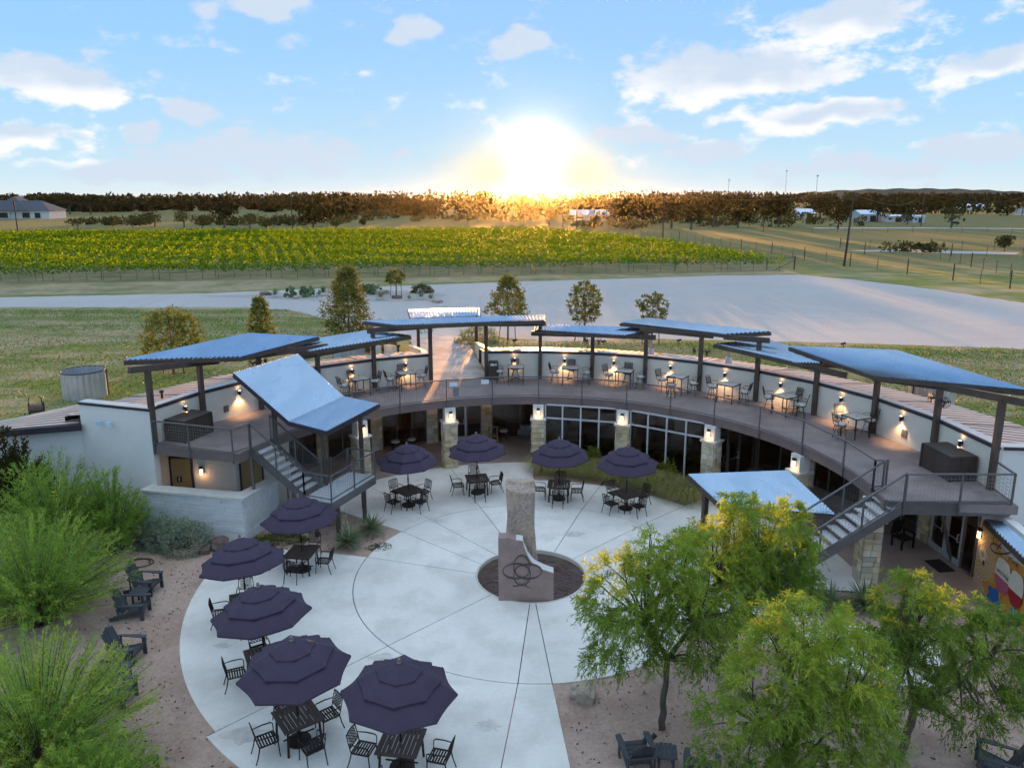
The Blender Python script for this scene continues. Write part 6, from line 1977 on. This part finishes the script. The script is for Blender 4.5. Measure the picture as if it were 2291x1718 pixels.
vd = np.array([98.6, 15.1]); vd /= np.linalg.norm(vd); vn = np.array([-vd[1], vd[0]])
p_front = np.array([37.7, 105.7])
NROW = 37
RIGHT = [(105, 37.6), (147, 31.5), (176, 22), (206, 8), (230, -6)]
for k in range(NROW):
    q = p_front + vn * 2.85 * k
    # right end follows the slanting field edge, left end runs out of view
    yR = q[1]
    for _ in range(6):
        xr = np.interp(yR, [a for a, b_ in RIGHT], [b_ for a, b_ in RIGHT]); tR = (xr - q[0]) / vd[0]; yR = q[1] + vd[1] * tR
    if k % 3 == 1: tR -= 1.5
    tL = tR
    while True:
        tL -= 2.0; pL = q + vd * tL
        if pL[0] < -.735 * pL[1] - 2: break
    length = tR - tL
    n = int(length * (44 if k < 3 else 28 if k < 14 else 22))
    s = rng.uniform(tL, tR, n)
    lump = .5 + .5 * np.sin(s * 2 * np.pi / 1.9 + k * 1.7 + np.sin(s * .37) * 2)
    ph = rng.uniform(0, 2 * np.pi, n); rr = np.sqrt(rng.uniform(.35, 1, n))
    hgt_ = 1.36 + .20 * lump + .12 * np.sin(s * .21 + k)
    off = np.cos(ph) * rr * (.42 + .16 * lump); z_ = hgt_ + np.sin(ph) * rr * (.42 + .13 * lump)
    z_ = np.where(rng.uniform(size=n) < .14, z_ + rng.uniform(.1, .40, n), z_)
    P = np.stack([q[0] + vd[0] * s + vn[0] * off, q[1] + vd[1] * s + vn[1] * off, UP + z_], 1)
    D = unit(np.stack([rng.normal(size=n) * .8, rng.normal(size=n) * .8, .35 + rng.normal(size=n) * .5], 1))
    tn = .36 + rng.normal(size=n) * .11 + .20 * np.clip(np.sin(ph), 0, 1) * lump  # upper leaves yellower: sun on the row tops painted into the tone
    sz = .28 if k < 3 else .36 if k < 14 else .42
    V, F = leaf_quads(P, D, sz * rng.uniform(.6, 1.25, n), sz * .72 * rng.uniform(.7, 1.2, n), tn)
    if k == 0:
        row = thing('vine_row', 'front vine row of the vineyard with posts and trunks showing below', 'vine row', (q[0] + vd[0] * tR, q[1] + vd[1] * tR, UP), group='vine rows of the vineyard')
        loc = np.array(row.location)
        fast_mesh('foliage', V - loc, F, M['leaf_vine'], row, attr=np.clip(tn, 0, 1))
        for t_ in np.arange(tL, tR, 6.6):
            p = q + vd * t_; MB().tube([(p[0], p[1], UP), (p[0], p[1], UP + 1.6)], .03, 5).part('post', M['pole_wood'], row)
        for t_ in np.arange(tL + 1, tR, 1.9): p = q + vd * t_; MB().tube([(p[0], p[1], UP), (p[0] + .05, p[1], UP + .5), (p[0] - .03, p[1], UP + 1.1)], [.035, .03, .025], 4).part('vine_trunk', M['bark'], row)
        b = MB()
        for z0 in (.45, .85): b.tube([(*(q + vd * tL), UP + z0), (*(q + vd * tR), UP + z0)], .008, 4)
        b.part('wires', M['pole_wood'], row)
        e_ = q + vd * (tR + 1.6); b = MB(); b.tube([(e_[0], e_[1], UP), (e_[0], e_[1], UP + 1.9)], .09, 6); b.beam((e_[0], e_[1], UP + 1.3), (*(q + vd * (tR - 1.2)), UP + .05), .06, .06); b.beam((e_[0], e_[1], UP + 1.7), (*(q + vd * tR), UP + 1.7), .05, .05); b.part('end_brace', M['pole_wood'], row)
    else:
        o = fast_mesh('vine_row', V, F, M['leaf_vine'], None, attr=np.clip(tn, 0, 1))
        tag(o, 'green and yellow vine row, %s row back from the gravel drive' % nth(k + 1), 'vine row', 'vine rows of the vineyard')
# bare soil between the rows
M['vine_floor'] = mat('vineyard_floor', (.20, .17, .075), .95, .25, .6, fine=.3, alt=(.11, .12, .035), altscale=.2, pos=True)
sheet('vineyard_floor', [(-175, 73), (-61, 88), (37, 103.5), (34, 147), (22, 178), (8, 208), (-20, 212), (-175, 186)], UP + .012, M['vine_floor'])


# ================================================================ FAR LAND
def oak(label, x_, y_, H_, R_, mname='leaf_oak', n=170, sz=None, group='oaks beyond the vineyard', name='oak_tree', low=.30):
    t = thing(name, label, 'tree', (x_, y_, UP), group=group)
    b = MB(); B = Vector((x_, y_, UP))
    b.tube([B, B + Vector((.1, 0, H_ * .35)), B + Vector((0, 0, H_ * .7))], [.05 * H_, .035 * H_, .01 * H_], 5)
    k = max(5, int(R_ * 1.6)); bl = []
    for i in range(k):
        a = random.uniform(0, 6.28); r_ = random.uniform(.1, .62) * R_
        bl.append((r_ * math.cos(a), r_ * math.sin(a), H_ * random.uniform(.50, .78), R_ * random.uniform(.38, .6), R_ * random.uniform(.38, .6), H_ * random.uniform(.20, .30)))
        b.tube([B + Vector((0, 0, H_ * .3)), B + Vector((bl[-1][0], bl[-1][1], bl[-1][2]))], [.02 * H_, .006 * H_], 4)
    b.part('trunk', M['bark'], t)
    sz = sz or max(.5, R_ * .16)
    C, d = blob_points(bl, n * 4, .6); C[:, 2] = np.maximum(C[:, 2], H_ * low * rng.uniform(.5, 1.2, len(C)))
    D = unit(d + rng.normal(size=d.shape) * .8)
    tn = .42 + rng.normal(size=len(C)) * .22
    V, F = leaf_quads(C, D, sz * rng.uniform(.6, 1.3, len(C)), sz * .75 * rng.uniform(.7, 1.2, len(C)), tn)
    fast_mesh('crown', V, F, M[mname], t, attr=np.clip(tn, 0, 1))


OAKS = [(-210.9, 461, 7.5, 7.3, 'broad dark oak right of the farmhouse grove'), (-282.8, 601, 8.6, 4.5, 'small far oak on the left horizon'), (-269.8, 640, 9.1, 8.1, 'far oak on the left horizon meadow'), (-211.6, 536, 8.7, 6.3, 'dark oak behind the olive tree at left'),
        (-90.7, 244, 8.5, 5.4, 'tall olive oak standing above the scrub left of centre'), (-64.2, 250, 6.7, 6.9, 'wide round oak beside the left utility pole'), (-247.7, 415, 10.3, 7.0, 'oak nearest the farmhouse roof'), (-236.4, 415, 10.7, 7.0, 'second oak right of the farmhouse'),
        (-225.2, 415, 9.9, 6.6, 'third oak right of the farmhouse'), (-232.1, 444, 8.5, 7.1, 'last oak of the farmhouse grove'), (-271.8, 440, 10.3, 5.2, 'oak rising behind the farmhouse roof'), (-368.7, 567, 9.2, 9.8, 'oak at the far left picture edge'), (-197.7, 567, 7.5, 6.0, 'distant oak left of the woodland edge'),
        (12.6, 264, 6.2, 3.1, 'round tree glowing under the sun'), (38.9, 279, 8.5, 7.4, 'bare brown tree right of the white roofed house'), (45.1, 264, 7.5, 6.2, 'second bare brown tree right of the white roofed house'),
        (49.0, 238, 8.3, 5.1, 'brown tree at the field corner pole'), (53.7, 232, 7.4, 3.9, 'brown tree just right of the field corner pole'), (65.1, 250, 9.2, 3.2, 'slim tall olive tree in the right grove'), (71.2, 244, 6.3, 4.7, 'low bushy tree in the right grove'),
        (86.0, 250, 9.7, 6.9, 'largest oak of the right grove'), (100.3, 238, 7.6, 4.0, 'tree left of the tall right utility pole'), (129.0, 325, 9.6, 5.2, 'oak behind the blue roofed shed'), (139.0, 295, 8.4, 4.1, 'oak right of the grey barn'),
        (161.8, 360, 8.8, 4.6, 'oak behind the grey barn'), (312.1, 640, 11.7, 7.5, 'oak in the far right field, left one'), (324.1, 640, 10.4, 9.5, 'oak in the far right field, right one'), (143.9, 336, 6.9, 3.6, 'slender tree between the sheds')]
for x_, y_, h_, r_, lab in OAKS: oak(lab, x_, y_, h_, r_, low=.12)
SCR = [(-132.5, 236, 3.5, 3.3), (-125.8, 244, 3.5, 4.1), (-119.7, 244, 3.0, 3.9), (-115.4, 250, 5.1, 4.0), (-100.9, 238, 5.6, 3.0), (-95.4, 238, 3.9, 3.5), (-78.6, 232, 4.3, 3.7), (-72.7, 229, 3.7, 3.4), (-56.9, 250, 2.8, 2.7), (-215.5, 371, 2.7, 2.8),
       (-54.3, 238, 3.4, 2.3), (-48.7, 253, 3.0, 1.6), (-40.0, 347, 2.8, 2.9), (-16.8, 295, 2.7, 3.8), (-3.9, 304, 2.8, 2.3), (-62.5, 360, 3.3, 7.6), (23.9, 244, 2.0, 5.2), (35.4, 236, 2.0, 6.3), (138.4, 271, 4.4, 3.7), (138.5, 244, 6.7, 2.8), (90.3, 141, 2.9, 1.8), (75.4, 141, 1.4, 1.8)]
for k, (x_, y_, h_, r_) in enumerate(sorted(SCR)):
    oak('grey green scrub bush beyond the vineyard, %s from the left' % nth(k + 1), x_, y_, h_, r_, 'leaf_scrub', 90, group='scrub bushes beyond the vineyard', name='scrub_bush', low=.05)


def wood(name, label, spec, mname, sz):
    Vs, Fs, Ts = [], [], []; o_ = 0
    for x0, x1, y0, y1, h0, h1, cnt in spec:
        for i in range(cnt):
            x_, y_ = random.uniform(x0, x1), random.uniform(y0, y1); h_ = random.uniform(h0, h1); r_ = h_ * random.uniform(.5, .9)
            m = 75; d = unit(rng.normal(size=(m, 3))); P = np.array([x_, y_, UP + h_ * .52]) + d * rng.uniform(.6, 1.05, (m, 1)) * np.array([r_, r_ * .7, h_ * .5])
            D = unit(d + rng.normal(size=(m, 3)) * .8); s_ = sz * rng.uniform(.6, 1.3, m); tn = .40 + rng.normal(size=m) * .2 + random.uniform(-.12, .12)
            V, F = leaf_quads(P, D, s_, s_ * .75, tn); Vs.append(V); Fs.append(F + o_); Ts.append(tn); o_ += len(V)
    o = fast_mesh(name, np.concatenate(Vs), np.concatenate(Fs), M[mname], None, attr=np.clip(np.concatenate(Ts), 0, 1))
    return tag(o, label, 'woodland', kind='stuff')


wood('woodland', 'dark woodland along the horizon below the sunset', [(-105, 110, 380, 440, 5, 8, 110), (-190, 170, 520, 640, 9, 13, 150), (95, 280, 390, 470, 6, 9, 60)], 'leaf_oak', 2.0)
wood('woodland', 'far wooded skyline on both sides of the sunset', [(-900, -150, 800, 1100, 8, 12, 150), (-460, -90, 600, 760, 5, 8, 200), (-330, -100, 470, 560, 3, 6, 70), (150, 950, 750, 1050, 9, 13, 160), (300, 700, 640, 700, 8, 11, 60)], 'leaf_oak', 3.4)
wood('scrubland', 'low grey scrub on the pasture behind the vineyard', [(-150, -60, 262, 300, 1.5, 3.0, 60), (-70, 40, 300, 350, 1.2, 2.6, 45), (30, 120, 250, 330, 2, 5, 60)], 'leaf_scrub', .9)
# low hill on the right horizon and a faint ridge
hb = MB(); V = []; n = 40
for i in range(n + 1):
    t_ = i / n; x_ = 520 + 640 * t_; V += [(x_, 1500, UP), (x_, 1560, UP + 6 + 17 * math.sin(math.pi * min(1, t_ * 1.1)) ** .6 + 1.2 * math.sin(i * 1.7)), (x_, 1800, UP)]
F = []
for i in range(n): F += [(i * 3, i * 3 + 3, i * 3 + 4, i * 3 + 1), (i * 3 + 1, i * 3 + 4, i * 3 + 5, i * 3 + 2)]
M['hill'] = mat('wooded_hill', (.06, .055, .03), .95, .35, .05, 1, .3, pos=True, bdist=2)
tag(hb.add(V, F).part('hill', M['hill']), kind='structure')


# ---- utility poles and wires
PO = [(-122.2, 191, 8.8, 'utility pole at the far left of the vineyard'), (-63.2, 222.7, 9.0, 'utility pole left of centre behind the vineyard'), (3.84, 258.2, 9.8, 'utility pole left of the sun'), (16.2, 247.7, 9.8, 'utility pole just right of the sun'), (19.9, 238, 10.2, 'second utility pole right of the sun'),
      (35.0, 179, 10.4, 'utility pole at the right corner of the vineyard'), (48.3, 111.3, 10.3, 'tall dark utility pole at the right of the gravel lot'), (138, 261, 10.7, 'utility pole in the right pasture'), (253, 385, 9, 'utility pole at the far right edge')]
tops = {}
for i, (x_, y_, h_, lab) in enumerate(PO):
    t = thing('utility_pole', lab, 'pole', (x_, y_, UP), group='wooden utility poles'); ln = .5 if i == 6 else 0
    MB().tube([(0, 0, 0), (ln * .5, 0, h_ * .5), (ln, 0, h_)], [.17, .15, .11], 8).part('pole', M['pole_wood'], t, world=False)
    b = MB(); b.tube([(ln, -.12, h_ - .9), (ln, -.12, h_ - .3)], .14, 8) if i in (0, 1, 7) else b.beam((ln - .12, 0, h_ - .5), (ln + .12, 0, h_ - .5), .06, .3); b.part('transformer' if i in (0, 1, 7) else 'insulator', M['pole_wood'], t, world=False)
    tops[i] = Vector((x_ + ln, y_, UP + h_ - .1))
for k, (i, j) in enumerate(((0, 1), (1, 2), (2, 4), (4, 5), (5, 6), (6, 7), (7, 8))):
    p, q = tops[i], tops[j]; pts = [p.lerp(q, t_ / 12) - Vector((0, 0, 2.2 * math.sin(math.pi * t_ / 12) * (q - p).length / 150)) for t_ in range(13)]
    o = MB().tube(pts, .022, 4).part('power_line', M['black'], None); tag(o, 'thin black power line, %s span from the left' % nth(k + 1), 'power line', 'power lines')


# ---- wire fences
def fence(name, label, pts, step, h_, wires=4, rail=False):
    t = thing(name, label, 'fence', (*pts[0], UP), group='pasture fences'); wb_ = MB()
    for (x0, y0), (x1, y1) in zip(pts[:-1], pts[1:]):
        L = math.hypot(x1 - x0, y1 - y0); n = max(1, int(L / step))
        for i in range(n):
            x_, y_ = x0 + (x1 - x0) * i / n, y0 + (y1 - y0) * i / n
            MB().tube([(x_, y_, UP), (x_, y_, UP + h_ + (.35 if i == 0 else 0))], .035 if i else .07, 5).part('post', M['pole_wood'], t)
        for k in range(wires): z_ = UP + h_ * (k + .6) / wires; wb_.tube([(x0, y0, z_), (x1, y1, z_)], .010, 4, False)
    wb_.part('wires', M['pole_wood'], t)


fence('wire_fence', 'wire pasture fence running along the right side of the vineyard', [(54.5, 70), (55.0, 84), (53.4, 92.3), (51.5, 99.5), (48.9, 110.7), (46.5, 122), (46.0, 136), (43.5, 146), (38, 175), (25, 225)], 4.2, 1.7)
fence('wire_fence', 'nearer cross fence of the paddock with the brush pile', [(62, 135), (75, 131), (90, 126), (110, 118)], 4.5, 1.7)
fence('wire_fence', 'middle cross fence of the paddock behind the brush pile', [(64, 150), (80, 147), (100, 140), (125, 132)], 4.5, 1.7)
fence('wire_fence', 'far paddock fence along the pale lane', [(70, 215), (110, 212), (160, 205), (210, 200)], 6, 1.6)
fence('wire_fence', 'fence at the near right paddock edge', [(62, 92), (66, 110), (70, 128)], 4.5, 1.7)
wood('brush_pile', 'pile of cut brush in the right paddock', [(68, 78, 138, 141, 1.2, 1.8, 8)], 'leaf_scrub', .5)
sheet('dirt_lane', [(95, 246), (140, 247), (200, 232), (290, 215), (290, 208), (200, 226), (140, 240), (95, 240)], UP + .01, M['lot'])
sheet('dirt_patch', [(62, 143), (72, 146), (92, 139), (88, 134), (76, 137)], UP + .01, M['lot'])


# ---- houses and sheds
def hip_house(label, c, lx, ly, h_, rh, mw_, mr_, rz=0.0):
    t = thing('farmhouse', label, 'house', c, rz)
    b = MB().prism([(-lx / 2, -ly / 2), (lx / 2, -ly / 2), (lx / 2, ly / 2), (-lx / 2, ly / 2)], 0, h_); b.part('wall', mw_, t, world=False)
    e_ = .8; X, Y = lx / 2 + e_, ly / 2 + e_; r_ = max(.1, lx / 2 - ly / 2)
    b = MB().add([(-X, -Y, h_), (X, -Y, h_), (X, Y, h_), (-X, Y, h_), (-r_, 0, h_ + rh), (r_, 0, h_ + rh)], [(0, 1, 5, 4), (1, 2, 5), (2, 3, 4, 5), (3, 0, 4), (3, 2, 1, 0)]); b.part('roof', mr_, t, world=False)
    return t


h1 = hip_house('white farmhouse with slate blue hip roofs at the far left', (-219, 345, UP), 34, 13, 3.6, 4.2, M['white_house'], M['slate'])
b = MB().add([(-9, -8.5, 3.7), (9, -8.5, 3.7), (9, 7, 3.7), (-9, 7, 3.7), (0, -2, 9.6), (0, 2, 9.6)], [(0, 1, 4), (1, 2, 5, 4), (2, 3, 5), (3, 0, 4, 5)]); b.part('upper_roof', M['slate'], h1, world=False)
for x_, w_ in ((-13, 4), (-5, 8), (7, 3.2), (12, 2.4)): MB().box((x_, -6.55, 1.5), (w_, .12, 2.2)).part('window', M['black'], h1, world=False)
for x_ in (-16, -8, 0): MB().box((x_, -7.2, 1.8), (.4, .4, 3.5)).part('porch_post', M['white_house'], h1, world=False)


def shed(label, c, lx, ly, h_, rh, mw_, mr_, rz=0.0, name='shed'):
    t = thing(name, label, 'shed', c, rz, 'sheds and small houses in the far pastures')
    b = MB().add([(-lx / 2, -ly / 2, 0), (lx / 2, -ly / 2, 0), (lx / 2, ly / 2, 0), (-lx / 2, ly / 2, 0), (-lx / 2, -ly / 2, h_), (lx / 2, -ly / 2, h_), (lx / 2, ly / 2, h_), (-lx / 2, ly / 2, h_), (-lx / 2, 0, h_ + rh), (lx / 2, 0, h_ + rh)],
                 [(0, 1, 5, 4), (1, 2, 6, 9, 5), (2, 3, 7, 6), (3, 0, 4, 8, 7)]); b.part('wall', mw_, t, world=False)
    e_ = .35; b = MB(); b.slab([(-lx / 2 - e_, -ly / 2 - e_, h_ - .05), (lx / 2 + e_, -ly / 2 - e_, h_ - .05), (lx / 2 + e_, 0, h_ + rh + .08), (-lx / 2 - e_, 0, h_ + rh + .08)], .06)
    b.slab([(-lx / 2 - e_, 0, h_ + rh + .08), (lx / 2 + e_, 0, h_ + rh + .08), (lx / 2 + e_, ly / 2 + e_, h_ - .05), (-lx / 2 - e_, ly / 2 + e_, h_ - .05)], .06); b.part('roof', mr_, t, world=False)
    MB().box((lx * .1, -ly / 2 - .04, h_ * .4), (lx * .28, .08, h_ * .75)).part('door', M['black'], t, world=False)
    MB().box((-lx * .28, -ly / 2 - .04, h_ * .55), (lx * .16, .08, h_ * .3)).part('window', M['black'], t, world=False)
    return t


s1 = shed('pale roofed house low on the horizon right of the sun', (32, 318, UP), 16, 7, 2.2, 2.0, M['white_house'], M['tin'], .05, 'low_house')
for x_ in (-5, 0, 5): b = MB().add([(x_ - 2, -5, 2.0), (x_ + 2, -5, 2.0), (x_, -5, 4.0), (x_ - 2, 0, 2.0), (x_ + 2, 0, 2.0), (x_, 0, 4.2)], [(0, 1, 2), (1, 4, 5, 2), (3, 0, 2, 5)]); b.part('gable', M['tin'], s1, world=False)
shed('small shed with bright blue white roof in the right grove', (129, 344, UP), 8, 6, 2.4, 1.8, M['white_house'], M['tin'], .3)
shed('grey barn with pale tin roof in the right pasture', (139, 305, UP), 9, 7, 3.0, 1.4, M['tank'], M['tin'], .2)
shed('small white shed right of the grey barn', (148, 300, UP), 8, 4, 2.2, .5, M['white_house'], M['tin'], -.1)
shed('small grey shed left of the paddock lane', (152, 292, UP), 5, 4, 2.4, .4, M['tank'], M['tank'], .2)
shed('long pale barn on the far right field', (330, 560, UP), 22, 8, 2.6, 1.4, M['white_house'], M['tin'], .0)
shed('white building on the right picture edge', (268, 400, UP), 14, 6, 2.4, 1.2, M['white_house'], M['tin'], .0)
t = thing('parked_trailer', 'dark flat trailer parked right of the farmhouse', 'trailer', (-176, 372, UP)); MB().box((0, 0, 1.0), (7, 2.2, .35)).part('bed', M['pole_wood'], t, world=False)
for x_ in (-2.4, -1.2, 2.6): MB().tube([(x_, -1.1, .5), (x_, 1.1, .5)], .5, 10).part('wheel', M['black'], t, world=False)
MB().box((2.7, 0, 1.6), (1.6, 1.9, 1.1)).part('toolbox', M['pole_wood'], t, world=False)
for i, (x_, y_) in enumerate(((150, 262), (118, 262), (170, 300), (178, 305))):
    t = thing('cow', 'black cow grazing in the right pasture, %s from the left' % nth({0: 2, 1: 1, 2: 3, 3: 4}[i]), 'cow', (x_, y_, UP), .3 * i)
    b = MB(); b.tube([(-1.0, 0, 1.05), (-.5, 0, 1.08), (.3, 0, 1.10), (.8, 0, 1.15), (1.05, 0, 1.0), (1.35, 0, .55), (1.5, 0, .40)], [.28, .38, .40, .34, .22, .16, .09], 8)
    for dx in (-.8, .6):
        for dy in (-.18, .18): b.tube([(dx, dy, .9), (dx + .03, dy, .45), (dx, dy, 0)], [.14, .08, .06], 5)
    b.part('body', M['black'], t, world=False)
for i, (x_, y_, h_) in enumerate(((360, 1300, 36), (460, 1180, 40), (560, 1600, 60))):
    t = thing('radio_mast', 'thin far mast on the right skyline, %s from the left' % nth(i + 1), 'mast', (x_, y_, UP), group='masts on the skyline'); MB().tube([(0, 0, 0), (0, 0, h_)], [.5, .25], 4).part('mast', M['pipe'], t, world=False)
    MB().box((0, 0, h_ - 1.5), (2.6, 2.6, 2.0)).part('antenna', M['pipe'], t, world=False)

# fallen leaf litter and pebbles on the granite gravel
n = 9000
px_, py_ = rng.uniform(-18, 16, n), rng.uniform(10, 31, n)
rr = np.hypot(px_ - BUILD.x, py_ - BUILD.y); aa = np.degrees(np.arctan2(px_ - BUILD.x, py_ - BUILD.y))
keep = ((rr > 11.95) & (aa < -78)) | ((rr > 6.5) & (rr < 11.8) & (aa > -76.5) & (aa < -56.5)) | ((rr > 6.5) & (aa > 124) & (aa < 174.5)) | ((rr > 12.3) & (aa > 124))
P = np.stack([px_, py_, np.full(n, -.022)], 1)[keep]
D = unit(np.stack([rng.normal(size=len(P)), rng.normal(size=len(P)), np.abs(rng.normal(size=len(P))) * .35], 1))
M['litter'] = leaf_mat('dry_litter', [(0, (.05, .035, .025)), (.6, (.16, .105, .075)), (1, (.45, .34, .26))], .1)
tn = rng.uniform(0, 1, len(P)) ** 1.3
V, F = leaf_quads(P, D, .075 * rng.uniform(.5, 1.5, len(P)), .05 * rng.uniform(.6, 1.3, len(P)), tn)
tag(fast_mesh('leaf_litter', V, F, M['litter'], None, attr=tn), 'scattered dry litter and pebbles on the granite gravel', 'litter', kind='stuff')

# mown grass blades on the near lawns
n = 150000
half = n // 2
gx_ = np.concatenate([rng.uniform(-60, -6, half), rng.uniform(-1, 46, n - half)]); gy_ = np.concatenate([rng.uniform(32, 70, half), rng.uniform(27, 53.5, n - half)])
rr = np.hypot(gx_ - BUILD.x, gy_ - BUILD.y)
ok = (rr > 20.6) & (np.abs(gx_) < gy_ * .72 + 2)
ok &= ~((gx_ > -8) & (gx_ < -1.2) & (gy_ < 56)) & ~((gx_ < -20) & (gy_ > 68.5)) & ~((gx_ > -20) & (gx_ < -7) & (gy_ > 67.5 + (gx_ + 20) * -.98))
ok &= ~((gx_ > -1) & (gy_ > 52.6 - np.maximum(0, gx_ - 12) * .11 + rng.normal(size=n) * .35)) & ~((gx_ < -18) & (gy_ < 36 + (gx_ + 18) * .8)) & ~((gx_ > 18) & (gy_ < 27.5))
P = np.stack([gx_, gy_, np.full(n, UP)], 1)[ok]; n = len(P)
pat = np.sin(P[:, 1] * .9 + np.sin(P[:, 0] * .13) * 2.2) + .7 * np.sin(P[:, 0] * .21 + P[:, 1] * .37) + rng.normal(size=n) * .6
tn = np.clip(.42 + .20 * pat, 0, 1)
D = unit(np.stack([rng.normal(size=n) * .5, rng.normal(size=n) * .5, np.full(n, .8)], 1))
V, F = leaf_quads(P, D, .08 * rng.uniform(.5, 1.4, n), .07 * rng.uniform(.6, 1.3, n), tn)
tag(fast_mesh('lawn_grass', V, F, M['leaf_lawn'], None, attr=tn), 'short mown grass with straw coloured streaks behind the building', 'grass', kind='stuff')


# ================================================================ EVENING HAZE
hz_b = MB(); hz_b.prism([(-2650, -40), (2650, -40), (2650, 3650), (-2650, 3650)], -1.6, 19.5)
hz_m = bpy.data.materials.new('evening_haze'); hz_m.use_nodes = True
hn = hz_m.node_tree.nodes; hn.remove(hn['Principled BSDF'])
pv = hn.new('ShaderNodeVolumePrincipled')
pv.inputs['Color'].default_value = (.96, .86, .70, 1)
pv.inputs['Density'].default_value = .00002
pv.inputs['Anisotropy'].default_value = .95
hz_m.node_tree.links.new(pv.outputs[0], hn['Material Output'].inputs['Volume'])
hz_o = hz_b.part('haze', hz_m)
tag(hz_o, 'thin golden evening haze over the fields', 'haze', kind='stuff')
